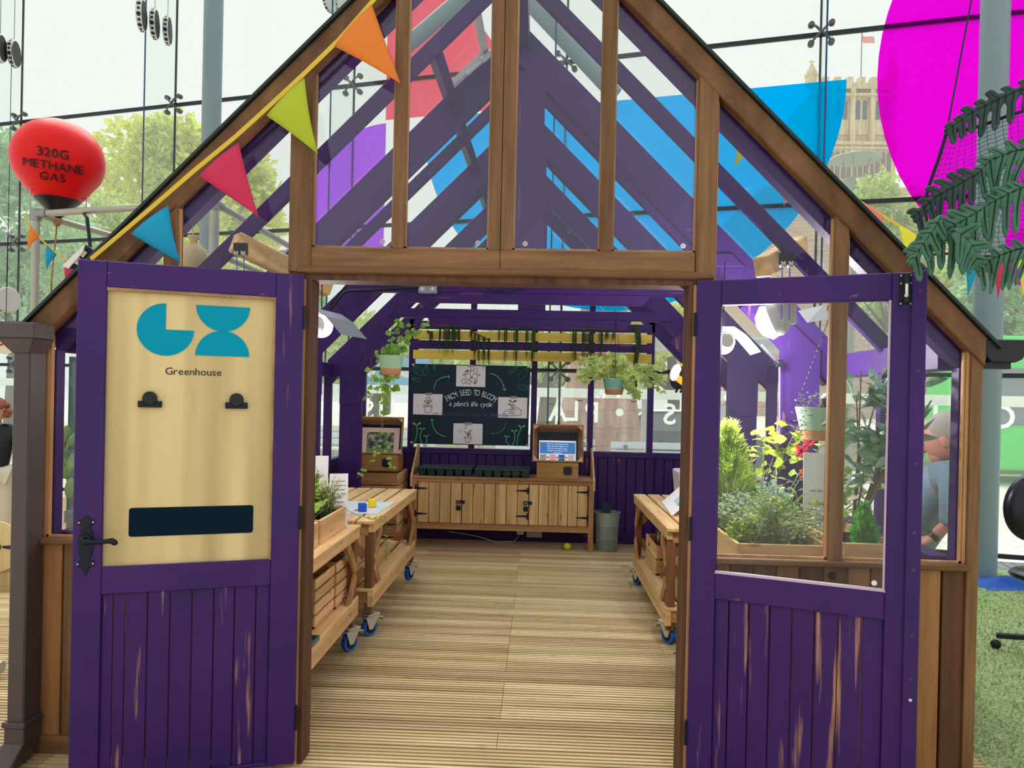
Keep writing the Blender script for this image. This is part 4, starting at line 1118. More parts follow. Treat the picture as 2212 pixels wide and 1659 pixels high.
def conifer(label, c, r, rx, h, m, n=420, potk='black', ph=.09, seed=1, group=None):
    rnd = random.Random(seed); c = V(c); t = thing('potted_conifer', label, 'plant', c, group=group)
    if r: pot(t, c, r, ph, potk)
    b0 = c + UP * ph * .8
    mb = MB(); mb.tube([b0, b0 + UP * h * .9], [.008, .002], 6); mb.build('trunk', WST, t)
    mb = MB()
    for i in range(n):
        f = rnd.random() ** 1.15; a = rnd.random() * 6.28
        rr = rx * min(1, .5 + f * 2.0, (1 - f) * 1.5) * rnd.uniform(.35, 1)
        p = b0 + V((cos(a) * rr * .5, sin(a) * rr * .5, h * f * .86))
        d = V((cos(a) * .55, sin(a) * .55, 1.0)).normalized(); L_ = .07 + .05 * rnd.random()
        L_ *= h / .4 * (1.1 - .5 * f)
        s_ = d.cross(V((rnd.gauss(0, 1), rnd.gauss(0, 1), .2))).normalized()
        q = p + V((cos(a), sin(a), 0)) * rr * .5
        mb.dia(q, d, s_, L_, .012)
        for k in range(3):
            w = q + d * L_ * (.25 + .22 * k)
            mb.dia(w, (d + s_ * .8).normalized(), d.cross(s_), L_ * .35, .008); mb.dia(w, (d - s_ * .8).normalized(), d.cross(s_), L_ * .35, .008)
    mb.build('foliage', m, t)
    return t
def broad(label, c, r, stems, m, leaf=.07, per=7, potk='black', ph=.09, seed=1, group=None, lw=.8, m2=None, cat='plant', name='potted_plant', stemr=.004, droop=.3, xmax=9.0):
    """a few bare stems carrying broad leaves near their tops; stems = list of tip points"""
    rnd = random.Random(seed); c = V(c); t = thing(name, label, cat, c, group=group)
    if r: pot(t, c, r, ph, potk)
    b0 = c + UP * ph * .8
    for tip, spread, low in stems:
        tip = V(tip); mid = b0.lerp(tip, .5) + V((rnd.uniform(-.03, .03), 0, 0))
        st = MB(); lf = MB(); st.tube([b0, mid, tip], [stemr, stemr * .8, stemr * .5], 6, False)
        for k in range(per):
            f = low + (1 - low) * rnd.random()
            p = b0.lerp(mid, f * 2) if f < .5 else mid.lerp(tip, f * 2 - 1)
            a = rnd.random() * 6.28; d = V((cos(a), sin(a), rnd.uniform(.1, .9))).normalized()
            q = p + d * spread * rnd.uniform(.35, 1); q.x = min(q.x, xmax - leaf * max(0, d.x)); q.y = max(q.y, 3.07)
            st.tube([p, p.lerp(q, .6) + UP * .01, q], .0014, 4, False)
            d2 = V((d.x, d.y, d.z * .3 - droop * rnd.random())).normalized() if name != 'bay_tree' else V((d.x, d.y * .5, rnd.uniform(-.7, .7))).normalized()
            lf.cur = 1 if m2 and rnd.random() < .35 else 0
            L_ = leaf * rnd.uniform(.7, 1.2); lf.leaf(q, d2, (rnd.gauss(0, .5), -.8 + rnd.gauss(0, .4), .7), L_, L_ * lw, .3, .12)
        s_ = st.build('stem', STEM if stemr < .005 else WST, t, smooth=True); lf.build('leaves', [m, m2] if m2 else m, s_)
    return t
zB = .745
# herbs on the left
bush('tall variegated herb in a dark green pot, beside the white text card', (-1.165, 4.10, .745), .05, .11, .24, LF_['sage'], 420, .026, 'leafy', 'green', .10, 11, lw=.45, m2=LF_['pale'], stems=34)
bush('bright green mint behind the other herbs in the left planter', (-1.235, 3.93, .745), .05, .10, .24, LF_['herb'], 300, .034, 'leafy', 'green', .09, 12, lw=.75)
bush('small grey-leaved herb in a pot at the near end of the left planter', (-1.175, 3.66, .745), .045, .08, .12, LF_['greygreen'], 240, .02, 'fine', 'green', .09, 13)
broad('low broad-leaved seedling draped over the left planter edge', (-1.17, 3.80, .745), .038, [((-1.10, 3.80, .90), .03, .5), ((-1.17, 3.76, .92), .03, .5), ((-1.18, 3.84, .92), .03, .5)], LF_['herb'], .075, 3, 'green', .07, 14, lw=.6)
bush('leafy herb with fine stems behind the small text card', (-1.25, 4.15, .745), .04, .08, .26, LF_['mint'], 220, .03, 'leafy', 'black', .09, 15, lw=.6)
# ivy runner over the bench edge
mb = MB(); lf = MB(); rnd = random.Random(21)
pts = [(-1.14, 4.20, .855), (-1.06, 4.36, .78), (-1.0, 4.48, .735), (-.985, 4.62, .732), (-.965, 4.68, .725), (-.955, 4.70, .64), (-.955, 4.72, .56), (-.96, 4.71, .49), (-.955, 4.72, .43)]
mb.tube(pts, .0016, 5)
for i, p in enumerate(pts[1:]):
    for k in range(4):
        q = V(pts[i]).lerp(V(p), rnd.random()); a = rnd.random() * 6.28
        lf.leaf(q, (cos(a), -abs(sin(a)), rnd.uniform(-.4, .4)), UP, .026, .026, .2)
t = thing('ivy_runner', 'thin ivy runner trailing from the left planter over the bench corner', 'plant', pts[0]); mb.build('stem', STEM, t); lf.build('leaves', LF_['ivy'], t)
# text cards
def card(label, p, w, h, yaw, lines, title=None, lean=.06, wg=None):
    t = thing('text_card', label, 'sign', p, group=None)
    u = V((cos(yaw), sin(yaw), 0)); n = V((sin(yaw), -cos(yaw), 0)); v = (UP - n * lean).normalized(); p = V(p)
    mb = MB(); mb.obox(p + v * h / 2, u * w / 2, n * .002, v * h / 2); mb.build('card', M['paper'], t)
    mb = MB()
    if title: text(mb, title, plane_fn(p + v * h * .62 + n * .004, u, v), w * .14, bold=1, track=.05)
    rnd = random.Random(len(label))
    for k in range(lines):
        z = h * (.86 - k * .7 / max(1, lines)) if not title else h * (.5 - k * .4 / max(1, lines)); ww = w * rnd.uniform(.5, .8)
        mb.obox(p + v * z - u * (w * .4 - ww / 2) + n * .003, u * ww / 2, n * .0004, v * .0022)
    mb.build('print', mat('print_grey', lin(120, 118, 140), .7), t)
    return t
card('white card with a large heading, behind the herbs on the left', (-1.31, 4.30, .80), .16, .33, .25, 0, 'What smell?')
card('narrow white card with paragraphs of small print, right of the herbs', (-1.145, 4.24, .725), .105, .31, .35, 9)

# bushy plants behind the right door
bush('big trailing grey-green bush in the middle of the right planter', (1.07, 3.38, zB), .1, .25, .30, LF_['greygreen'], 900, .03, 'fine', 'black', .11, 31, lw=.4, stems=80, m2=LF_['sage'])
bush('low lime-green herb at the left end of the right planter', (.93, 3.36, zB), .05, .10, .17, LF_['lime'], 170, .034, 'leafy', 'black', .09, 32, lw=.6)
bush('grey curry-plant mound behind the lime herb', (.965, 3.66, zB), .09, .16, .27, LF_['greygreen'], 620, .028, 'fine', 'black', .10, 33, lw=.4, stems=60)
bush('blue-green rue bush behind the trailing bush', (1.14, 3.74, zB), .09, .17, .30, LF_['blue'], 520, .028, 'fine', 'grey', .10, 34, lw=.6, stems=50)
bush('thyme spilling over the right planter edge', (1.21, 3.46, zB), .05, .16, .16, LF_['deep'], 380, .02, 'fine', 'terra', .10, 35, lw=.5, stems=46, m2=LF_['sage'])
st = MB(); rnd = random.Random(77)
tb = [o for o in bpy.data.objects if o.get('label', '').startswith('big trailing grey-green')][0]
for i in range(46):
    a = rnd.random() * 6.28; b0 = V((1.07 + rnd.gauss(0, .05), 3.36 + rnd.gauss(0, .04), .93 + rnd.random() * .12)); R2 = rnd.uniform(.08, .22)
    st.tube([b0, b0 + V((cos(a) * R2 * .5, sin(a) * R2 * .4, R2 * .5)), b0 + V((cos(a) * R2, sin(a) * R2 * .6, R2 * rnd.uniform(-.2, .5))), b0 + V((cos(a) * R2 * 1.15, sin(a) * R2 * .7, -R2 * rnd.uniform(.1, .5)))], [.0016, .0015, .0013, .0008], 4, False)
st.build('tendrils', LF_['lime'], tb)
conifer('tall yellow-green conifer behind the right door, left of the lime geranium', (1.00, 3.93, zB), .075, .10, .52, LF_['cypress'], 620, 'black', .20, 36)
conifer('small conifer below the lime-leaved geranium', (1.13, 3.97, zB), .045, .055, .27, LF_['cypress'], 200, 'black', .16, 37)
p = at(1690, 960, 4.12); P_ = lambda x, y, Y: at(x, y, Y)
broad('leggy geranium with bright lime leaves, right of the tall conifer', (1.20, 4.09, .725), .05, [(P_(1655, 925, 4.15), .07, .62), (P_(1690, 940, 4.2), .06, .55), (P_(1725, 920, 4.15), .07, .6), (P_(1715, 960, 4.2), .06, .5)], LF_['lime'], .062, 15, 'black', .2, 38, lw=.95)
FR = leafmat('petal_red', lin(222, 44, 62), .3)
t = broad('red-flowered geranium left of the hanging pot', (1.29, 4.08, .725), .05, [(P_(1750, 985, 4.0), .06, .5), (P_(1775, 960, 4.0), .06, .5)], LF_['ivy'], .05, 9, 'black', .12, 39, lw=.9)
rnd = random.Random(40)
for x, y, r in ((1731, 975, .032), (1747, 955, .024), (1744, 1022, .03)):
    c_ = at(x, y, 4.0); mb = MB()
    for i in range(46):
        a = rnd.random() * 6.28; u = rnd.uniform(-1, 1); w = sqrt(1 - u * u); d = V((cos(a) * w, sin(a) * w, u)); mb.dia(c_ + d * r * .5, d, d.orthogonal().normalized(), r * .8, r * .7)
    mb.build('flower_head', FR, t)['label'] = 'round red flower head'
YF_ = leafmat('petal_yellow', lin(240, 200, 60), .3)
bush('holly-like variegated sprig with pale leaf edges, below the red flowers', (1.30, 4.0, .745), .04, .10, .28, LF_['deep'], 60, .06, 'leafy', 'black', .1, 41, lw=.45, m2=LF_['pale'], stems=12)
# bay tree and companions in the right-hand planter
tips = [P_(1860, 800, 3.36), P_(1905, 815, 3.4), P_(1930, 830, 3.3), P_(1850, 860, 3.4), P_(1960, 850, 3.3), P_(2000, 815, 3.18), P_(2012, 865, 3.18), P_(1880, 905, 3.36), P_(1985, 905, 3.2), P_(1905, 950, 3.36), P_(1960, 935, 3.28)]
broad('bay tree with long dark glossy leaves behind the right door stile', (1.44, 3.44, .745), .07, [(q, .05, .55) for q in tips], LF_['bay'], .115, 11, 'black', .16, 42, lw=.42, m2=LF_['deep'], name='bay_tree', stemr=.006, droop=.1, xmax=1.63)
broad('pale-edged geranium on a crooked stem, left of the bay tree', (1.42, 3.80, .745), .05, [(P_(1850, 1045, 3.3), .06, .45), (P_(1880, 1010, 3.35), .06, .5), (P_(1860, 1110, 3.3), .06, .5), (P_(1900, 1040, 3.35), .05, .5)], LF_['mint'], .05, 9, 'black', .15, 43, lw=.9, m2=LF_['pale'])
conifer('small bright green conifer at the foot of the bay tree', (1.435, 3.30, zB), .05, .045, .235, LF_['bright'], 330, 'black', .13, 44)
bush('low green shrub behind the right corner window', (1.50, 3.8, .745), .04, .07, .42, LF_['bright'], 420, .03, 'fine', 'black', .12, 45, lw=.5, stems=40)
card('white plant-information card standing in the right planter', (1.365, 3.66, .76), .125, .50, -.1, 8, "Lion d'or")
# ------------------------------------------------------------------ hanging pots
def hanging_pot(label, px, py, Y, rt, rb, h, hook, two, seed, chain=False):
    c = at(px, py, Y)   # centre of the rim
    t = thing('hanging_pot', label, 'hanging pot', c)
    gm, tm = two
    mb = MB(); mb.lathe([(rb + (rt - rb) * .32, -h * .68), (rt, 0), (rt * .93, 0), (rt * .9, -h * .1)], c, n=28, caps=False); mb.build('bowl', gm, t, smooth=True, auto=50)
    mb = MB(); mb.lathe([(rb * .9, -h), (rb, -h + .004), (rb + (rt - rb) * .32, -h * .68)], c, n=28); mb.build('base_band', tm, t, smooth=True, auto=50)
    mb = MB(); mb.lathe([(rt * .92, -.02), (.001, -.015)], c, n=20); mb.build('soil', M['soil'], t)
    hk = V(hook)
    for k in range(3):
        a = k * 2.094 + .5; q = c + V((cos(a), sin(a), 0)) * rt * .97
        mb = MB()
        if chain:
            n = int((hk - q).length / .014)
            for i in range(n):
                p = q.lerp(hk, (i + .5) / n); d = (hk - q).normalized(); o = d.orthogonal().normalized()
                if i % 2: o = d.cross(o)
                mb.tube([p + d * .008 * cos(x * pi / 4) + o * .004 * sin(x * pi / 4) for x in range(9)], .0012, 4, False)
            mb.build('chain', M['black'], t)
        else:
            mb.tube([q, hk], .002, 5); mb.build('cord', M['black'], t)
    mb = MB(); mb.tube([hk + V((0, 0, -.01)), hk + V((.012, 0, .01)), hk + V((.006, 0, .035)), hk + V((-.008, 0, .05)), hk + V((-.004, 0, .07))], .0022, 6); mb.build('hook', M['black'], t)
    return t, c
MINT = mat('pot_mint', lin(172, 206, 172), .6); TERR = mat('pot_clay_band', lin(206, 150, 104), .8)
t, c_ = hanging_pot('mint and clay pot of ivy hanging on the left by the chalkboard', 845, 768, 5.3, .09, .068, .14, at(855, 652, 5.3), (MINT, TERR), 1)
rnd = random.Random(51); st = MB(); lf = MB()
for i in range(13):
    a = rnd.random() * 6.28; e = c_ + V((cos(a) * .085, .03 + abs(sin(a)) * .07, .02))
    if i < 5: pts = [c_, e + UP * .05, e + V((rnd.uniform(-.02, .18), 0, .1 + .14 * rnd.random())), e + V((rnd.uniform(.02, .2), .02, .16 + .1 * rnd.random()))]
    else:
        dx = rnd.uniform(-.15, -.03); pts = [c_, e + UP * .05, e + V((dx, -.02, -.04)), e + V((dx * .9, -.03, -.25)), e + V((dx + rnd.uniform(-.06, .06), -.03, -.25 - .35 * rnd.random()))]
        if i == 6: pts += [e + V((-.10, -.03, -.75)), e + V((-.24, -.03, -.92))]
        if i == 7: pts += [e + V((-.02, -.03, -.72)), e + V((.03, -.03, -.86))]
    st.tube(pts, .0016, 4, False)
    for k in range(len(pts) - 1):
        for q in range(4 if k < 3 else 7):
            p = V(pts[k]).lerp(V(pts[k + 1]), rnd.random()); b = rnd.random() * 6.28
            s_ = rnd.uniform(.04, .06) if k < 3 else .03
            lf.leaf(p, (cos(b), sin(b) * .5, rnd.uniform(-.8, .1)), (0, -1, .4), s_, s_ * .85, .2)
st.build('stems', STEM, t); lf.build('leaves', LF_['ivy'], t)
t, c_ = hanging_pot('mint and clay trough with spreading ivy hanging by the right back window', 1327, 818, 6.0, .092, .068, .13, at(1330, 690, 6.0), (mat('pot_sea_green', lin(112, 168, 146), .6), mat('pot_clay_dark', lin(176, 118, 86), .8)), 2)
st = MB(); lf = MB(); rnd = random.Random(53)
for i in range(40):
    s_ = -1 if i % 2 else 1
    L_ = rnd.uniform(.08, .30) if s_ < 0 else rnd.uniform(.08, .40)
    z = rnd.uniform(-.06, .16) if s_ < 0 else rnd.uniform(-.16, .12)
    if i < 5: s_ *= .2; z = rnd.uniform(.12, .24)
    e = c_ + V((s_ * L_, rnd.uniform(-.12, .06), z)); m_ = c_.lerp(e, .5) + UP * rnd.uniform(.05, .1)
    st.tube([c_, m_, e], .0018, 4, False)
    for q in range(20):
        f = rnd.uniform(.2, 1); p = c_.lerp(m_, f * 2) if f < .5 else m_.lerp(e, f * 2 - 1); b = rnd.random() * 6.28
        for w in (-.8, 0, .8): lf.leaf(p, (cos(b + w), sin(b + w) * .4, rnd.uniform(-.7, .3)), (0, -1, .5), .05 if w == 0 else .038, .022, .2)
st.build('stems', STEM, t); lf.build('leaves', leafmat('leaf_spreading_ivy', lin(204, 222, 140), .45), t)
t, c_ = hanging_pot('mint and clay pot on black chains behind the right door window', 1775, 880, 3.75, .125, .088, .165, at(1790, 690, 3.75), (MINT, TERR), 3, True)
lf = MB(); rnd = random.Random(55)
for i in range(420):
    a = rnd.random() * 6.28; rr = .125 * sqrt(rnd.random()); p = c_ + V((cos(a) * rr, sin(a) * rr, rnd.uniform(-.01, .07)))
    if i < 130: p = c_ + V((-.12 + rnd.gauss(0, .015), -.06 + rnd.gauss(0, .03), rnd.uniform(-.15, .03)))
    b = rnd.random() * 6.28; lf.dia(p, V((cos(b), sin(b), rnd.uniform(-.3, .8))).normalized(), V((-sin(b), cos(b), 0)), .02, .012)
lf.build('leaves', leafmat('leaf_dusky', lin(98, 108, 92), .2), t)
p = at(1783, 868, 3.7)
t = thing('glass_bulb_ornament', 'small black ornament with a white dome in the chained pot', 'ornament', p)
mb = MB(); mb.lathe([(.022, -.05), (.027, -.03), (.027, .012), (.02, .018)], p, n=18); mb.build('body', M['black'], t, smooth=True, auto=40)
mb = MB(); mb.lathe([(.021, .016), (.02, .028), (.012, .038), (.002, .041)], p, n=18); mb.build('dome', M['white'], t, smooth=True)

# ------------------------------------------------------------------ back cabinet with seed trays and screens
t = thing('storage_cabinet', 'long pine storage cabinet with boarded doors against the back wall', 'cabinet', (-.35, 7.48, 0))
X0, X1, Yc = -1.235, .545, 7.27
mb = MB(); mb.box(X0, X1, Yc - .02, 7.69, .683, .705); mb.build('worktop', M['oakx'], t, bevel=.004)
mb = MB(); mb.box(X0 + .02, X1 - .03, Yc - .01, Yc + .03, .648, .683); mb.box(X0 + .02, X1 - .03, Yc - .012, Yc + .03, .185, .246); mb.build('front_rail', M['oakx'], t, bevel=.003)
for x in (X0 + .03, X1 - .012):
    mb = MB(); mb.box(x - .028, x + .024, Yc - .014, Yc + .04, 0 if x > 0 else .0, .683); mb.build('leg', M['oakz'], t, bevel=.003)
mb = MB(); mb.box(X0 + .02, X1 - .03, Yc + .03, 7.68, .2, .66); mb.build('carcass', M['oakx'], t)
for x in (X0, X1):
    mb = MB(); e = -.016 if x < 0 else .0
    mb.prism([(x + e, Yc - .03, .60), (x + e, 7.69, .60), (x + e, 7.69, .99), (x + e, 7.60, .99), (x + e, Yc - .03, .70)], (.018, 0, 0)); mb.build('side_wing', M['pinez'], t, bevel=.003)
doors_ = [(-1.175, -.742), (-.738, -.082), (-.078, .492)]
for k, (a, b_) in enumerate(doors_):
    mb = MB(); n = round((b_ - a) / .1025); w = (b_ - a) / n
    for i in range(n): mb.box(a + i * w + .003, a + (i + 1) * w - .003, Yc - .012, Yc + .008, .25, .645)
    d_ = mb.build('door', M['pinez'], t, bevel=.002)
    hs = [(a - .03, 1)] if k == 0 else [(b_ + (.0 if k == 1 else .015), -1)]
    for x, s_ in hs:
        for z in (.585, .335):
            mb = MB(); y_ = Yc - .016
            mb.prism([(x, y_, z - .032), (x + s_ * .018, y_, z - .032), (x + s_ * .018, y_, z - .012), (x + s_ * .125, y_, z - .004), (x + s_ * .125, y_, z + .004), (x + s_ * .018, y_, z + .012), (x + s_ * .018, y_, z + .032), (x, y_, z + .032)], (0, .004, 0)); mb.build('strap_hinge', M['black'], d_)
    if k < 2:
        x = b_ - .006; z = .445 if k == 0 else .452
        mb = MB(); mb.box(x - .045, x + .04, Yc - .02, Yc - .012, z - .002, z + .03); mb.build('hasp', M['black'], d_)
        mb = MB(); xx = x - .02; mb.box(xx - .022, xx + .022, Yc - .045, Yc - .02, z - .065, z - .02); pd = mb.build('padlock', M['black'], d_, bevel=.004)
        mb = MB(); mb.tube([(xx - .014, Yc - .032, z - .022), (xx - .014, Yc - .032, z + .005)] + [(xx - .014 * cos(q * pi / 6), Yc - .032, z + .005 + .014 * sin(q * pi / 6)) for q in range(1, 7)] + [(xx + .014, Yc - .032, z - .022)], .004, 6); mb.build('shackle', M['chrome'], d_)
TG = mat('seed_tray_green', lin(26, 62, 66), .35)
def seed_tray(label, x0):
    t = thing('seed_tray', label, 'seed tray', (x0 + .275, 7.42, .705), group='seed trays on the cabinet')
    mb = MB(); w, d, n, m_ = .55, .34, 6, 4
    mb.box(x0, x0 + w, 7.27, 7.28, .775, .79); mb.box(x0, x0 + w, 7.27 + d, 7.28 + d, .775, .79); mb.box(x0, x0 + .01, 7.27, 7.28 + d, .775, .79); mb.box(x0 + w - .01, x0 + w, 7.27, 7.28 + d, .775, .79)
    for i in range(1, n): mb.box(x0 + w * i / n - .006, x0 + w * i / n + .006, 7.28, 7.27 + d, .783, .79)
    for j in range(1, m_): mb.box(x0 + .01, x0 + w - .01, 7.27 + d * j / m_ - .006, 7.27 + d * j / m_ + .006, .783, .79)
    mb.build('rim_grid', TG, t, bevel=.003)
    mb = MB()
    for i in range(n):
        for j in range(m_):
            cx_, cy_ = x0 + w * (i + .5) / n, 7.275 + d * (j + .5) / m_; a, b_ = w / n / 2 - .006, d / m_ / 2 - .006
            mb.add([(cx_ - a * .7, cy_ - b_ * .7, .706), (cx_ + a * .7, cy_ - b_ * .7, .706), (cx_ + a * .7, cy_ + b_ * .7, .706), (cx_ - a * .7, cy_ + b_ * .7, .706), (cx_ - a, cy_ - b_, .785), (cx_ + a, cy_ - b_, .785), (cx_ + a, cy_ + b_, .785), (cx_ - a, cy_ + b_, .785)],
                   [(3, 2, 1, 0), (0, 1, 5, 4), (1, 2, 6, 5), (2, 3, 7, 6), (3, 0, 4, 7)])
    mb.build('cells', TG, t)
seed_tray('dark green seed tray on the left half of the cabinet', -1.19)
seed_tray('dark green seed tray in the middle of the cabinet, left of the screen', -.625)
SC_DK = mat('screen_bezel', lin(22, 34, 60), .3)
def screen_box(label, cx_, z0, w, slide):
    """wooden hood with a tilted display, standing on a plinth with a speaker plate"""
    t = thing('screen_box', label, 'display', (cx_, 7.42, z0), group='wooden screen boxes')
    mb = MB(); mb.box(cx_ - w * .41, cx_ + w * .41, 7.27, 7.58, z0, z0 + .165); mb.build('plinth', wood('plinth_ply', lin(196, 152, 92), lin(164, 122, 70), 'x', 9), t, bevel=.003)
    mb = MB(); px_ = cx_ + w * .2
    mb.prism([(px_ + .043 * sx, 7.268, z0 + .085 + .043 * sz) for sx, sz in ((-1, -.8), (-.8, -1), (.8, -1), (1, -.8), (1, .8), (.8, 1), (-.8, 1), (-1, .8))], (0, -.004, 0)); sp = mb.build('speaker_plate', M['blackp'], t)
    mb = MB()
    for sx in (-.8, .8):
        for sz in (-.8, .8): mb.lathe([(.004, 0), (.003, .002)], (px_ + .04 * sx, 7.264, z0 + .085 + .04 * sz), (0, -1, 0), 8)
    mb.build('screw', M['zinc'], sp)
    o = V((cx_, 7.255, z0 + .172)); tilt = radians(13)
    v = V((0, sin(tilt), cos(tilt))); n = V((0, -cos(tilt), sin(tilt))); u = V((1, 0, 0))
    h, dpt, th = .375, .22, .014; W2 = w / 2
    q = lambda a, b_, c_: o + u * a + v * b_ + n * c_
    HW = M['oakx']
    mb = MB()
    for a0, a1, b0, b1 in ((-W2, W2, 0, th), (-W2, W2, h - th, h), (-W2, -W2 + th, th, h - th), (W2 - th, W2, th, h - th)):
        k = .82
        def Q(a, b_, c_):
            f = 1 + (k - 1) * (-c_ / dpt); return q(a * f, (b_ - h / 2) * f + h / 2, c_)
        mb.hexa([Q(a0, b0, -dpt), Q(a1, b0, -dpt), Q(a1, b0, 0), Q(a0, b0, 0), Q(a0, b1, -dpt), Q(a1, b1, -dpt), Q(a1, b1, 0), Q(a0, b1, 0)])
    mb.build('hood', HW, t, bevel=.002)
    for sa in (-1, 1):
        for sb in (0, 1):
            mb = MB(); A, B = sa * (W2 - th), (h - th if sb else th); e = -.045 * sa; f = -.045 if sb else .045
            mb.prism([q(A, B, -.004), q(A + e, B, -.004), q(A, B + f, -.004)], n * -.012); mb.build('corner_block', M['pinex'], t)
    mb = MB(); mb.obox(q(0, h * .46, -dpt * .8), u * w * .40, v * h * .41, n * .006); mb.build('bezel', SC_DK, t)
    S_ = lambda a, b_: q(a * w * .37, h * .44 + b_ * h * .36, -dpt * .8 + .0075)
    slide(t, S_, n)
    return t
def scr(name, c, e=.55): return mat(name, c, .4, emit=e)
def slide_text(t, S_, n):
    mb = MB(); mb.prism([S_(-1, -1), S_(1, -1), S_(1, .55), S_(-1, .55)], n * .0005); d = mb.build('display', scr('slide_white', lin(224, 226, 230)), t)
    mb = MB(); mb.prism([S_(-.96, -.44), S_(.96, -.44), S_(.96, .42), S_(-.96, .42)], n * .001); mb.build('slide_panel', scr('slide_blue', lin(62, 124, 190)), d)
    mb = MB()
    for k, s_ in enumerate(('When our taste buds encounter', 'sugar, they send a signal to our', 'brain that can make us happy,', 'because we evolved to enjoy', 'sweet foods.')):
        text(mb, s_, lambda x, y, k=k: S_(x / .185, .25 - k * .165 + y / .135) + n * .0016, .0165, bold=1, track=.05)
    mb.build('slide_text', scr('slide_text', lin(240, 244, 250)), d)
    for k, cc in enumerate(((150, 140, 132), (214, 150, 158), (30, 84, 140), (196, 178, 172))):
        mb = MB(); x = -.94 + k * .5
        mb.prism([S_(x, -.94), S_(x + .34, -.94), S_(x + .34, -.5), S_(x, -.5)], n * .001); p_ = mb.build('slide_picture', scr('slide_pic%d' % k, lin(*cc)), d)
        if k < 3:
            mb = MB(); mb.prism([S_(x + .37, -.77), S_(x + .42, -.77), S_(x + .42, -.84), S_(x + .48, -.72), S_(x + .42, -.6), S_(x + .42, -.67), S_(x + .37, -.67)], n * .001); mb.build('slide_arrow', scr('arrow_blue', lin(50, 96, 160)), d)
def slide_photo(t, S_, n):
    mb = MB(); mb.prism([S_(-1, -1), S_(1, -1), S_(1, .95), S_(-1, .95)], n * .0005); d = mb.build('display', scr('photo_mount', lin(196, 172, 158), .3), t)
    m_, nt, b = newmat('photo_picture'); mp = coords(nt, (9, 9, 9)); nz = N(nt, 'ShaderNodeTexNoise', Scale=2.2, Detail=4.0); nt.links.new(mp.outputs[0], nz.inputs['Vector'])
    r = ramp(nt, [(.35, lin(38, 44, 46)), (.5, lin(96, 112, 84)), (.66, lin(186, 176, 164))]); nt.links.new(nz.outputs['Fac'], r.inputs[0]); nt.links.new(r.outputs[0], b.inputs['Base Color']); nt.links.new(r.outputs[0], b.inputs['Emission Color']); b.inputs['Emission Strength'].default_value = .2
    mb = MB(); mb.prism([S_(-.72, -.62), S_(.72, -.62), S_(.72, .6), S_(-.72, .6)], n * .001); mb.build('picture', m_, d)
    mb = MB(); mb.prism([S_(-.72, -1), S_(.72, -1), S_(.72, -.62), S_(-.72, -.62)], n * .001); mb.build('picture_grass', scr('photo_grass', lin(112, 134, 84), .2), d)
screen_box('wooden screen box with a text slide, on the right end of the cabinet', .195, .705, .50, slide_text)
screen_box('wooden screen box with a picture, on the crate left of the cabinet', -1.60, .74, .52, slide_photo)
mb = MB(); mb.bar((.17, 7.33, .905), (.27, 7.29, .91), .05, .002); solo(mb, 'paper_slip', M['paper'], 'folded white paper slip on the lower lip of the right screen box', 'paper')

# bin, ball, sockets under the cabinet
ZB = mat('bin_grey_green', lin(150, 168, 156), .45, .2)
t = thing('waste_bin', 'grey-green metal bin on the floor right of the cabinet', 'bin', (.70, 7.40, 0))
mb = MB(); mb.lathe([(.105, 0), (.108, .008), (.112, .12), (.115, .125), (.112, .13), (.12, .25), (.123, .255), (.12, .26), (.128, .37), (.134, .372), (.134, .382), (.124, .382), (.104, .012), (.0, .012)], (.70, 7.40, 0), n=40); mb.build('body', ZB, t, smooth=True, auto=30)
t = thing('round_plate', 'dark round plate standing in the metal bin', 'plate', (.70, 7.42, .2))
mb = MB(); mb.lathe([(.0, -.004), (.10, -.004), (.10, .004), (.0, .004)], (.695, 7.43, .38), (.85, -.5, .1), 30); mb.build('disc', mat('plate_grey', lin(60, 72, 84), .4), t)
mb = MB(); mb.sph((.31, 7.33, .037), .037, 24, 16); solo(mb, 'ball', mat('ball_yellow', lin(222, 214, 40), .5), 'small yellow ball on the floor under the cabinet', 'ball', smooth=True)
t = thing('floor_socket', 'white double socket on the skirting under the cabinet', 'socket', (-.02, 7.69, .12)); mb = MB(); mb.box(-.10, .06, 7.68, 7.705, .05, .15); mb.build('plate', M['white'], t, bevel=.003)
mb = MB(); mb.box(-.20, -.13, 7.66, 7.7, .08, .14); mb.build('plug', M['zinc'], t); mb = MB(); mb.tube([(-.17, 7.66, .09), (-.22, 7.6, .02), (-.4, 7.58, .008), (-.6, 7.6, .06), (-.9, 7.62, .1)], .004, 6); mb.build('cable', M['white'], t)

# things on the back left bench
mb = MB(); mb.hexa([(-1.52, 4.72, .7255), (-1.03, 4.74, .7255), (-1.02, 5.28, .7255), (-1.5, 5.28, .7255), (-1.52, 4.72, .729), (-1.03, 4.74, .729), (-1.02, 5.28, .729), (-1.5, 5.28, .729)])
t = thing('activity_sheet', 'pale activity sheet lying on the back left bench under the cubes', 'sheet', (-1.27, 5, .7255)); mb.build('sheet', mat('sheet_blue_white', lin(206, 222, 228), .5), t)
for (x0, x1, y0, y1), c_ in (((-1.26, -1.06, 4.76, 4.98), (214, 220, 236)), ((-1.26, -1.06, 5.02, 5.24), (206, 230, 236)), ((-1.5, -1.3, 4.76, 4.98), (222, 214, 206))):
    mb = MB(); mb.box(x0, x1, y0, y1, .729, .7297); mb.build('panel', mat('sheet_panel', lin(*c_), .5), t)
mb = MB()
for dx, dy in ((0, 0), (.035, .03), (.0, .05)): mb.lathe([(.022, .7297), (.02, .7302)], (-1.19 + dx, 4.84 + dy, 0), n=12)
mb.build('beetroot_print', mat('print_magenta', lin(150, 92, 120), .6), t)
mb = MB()
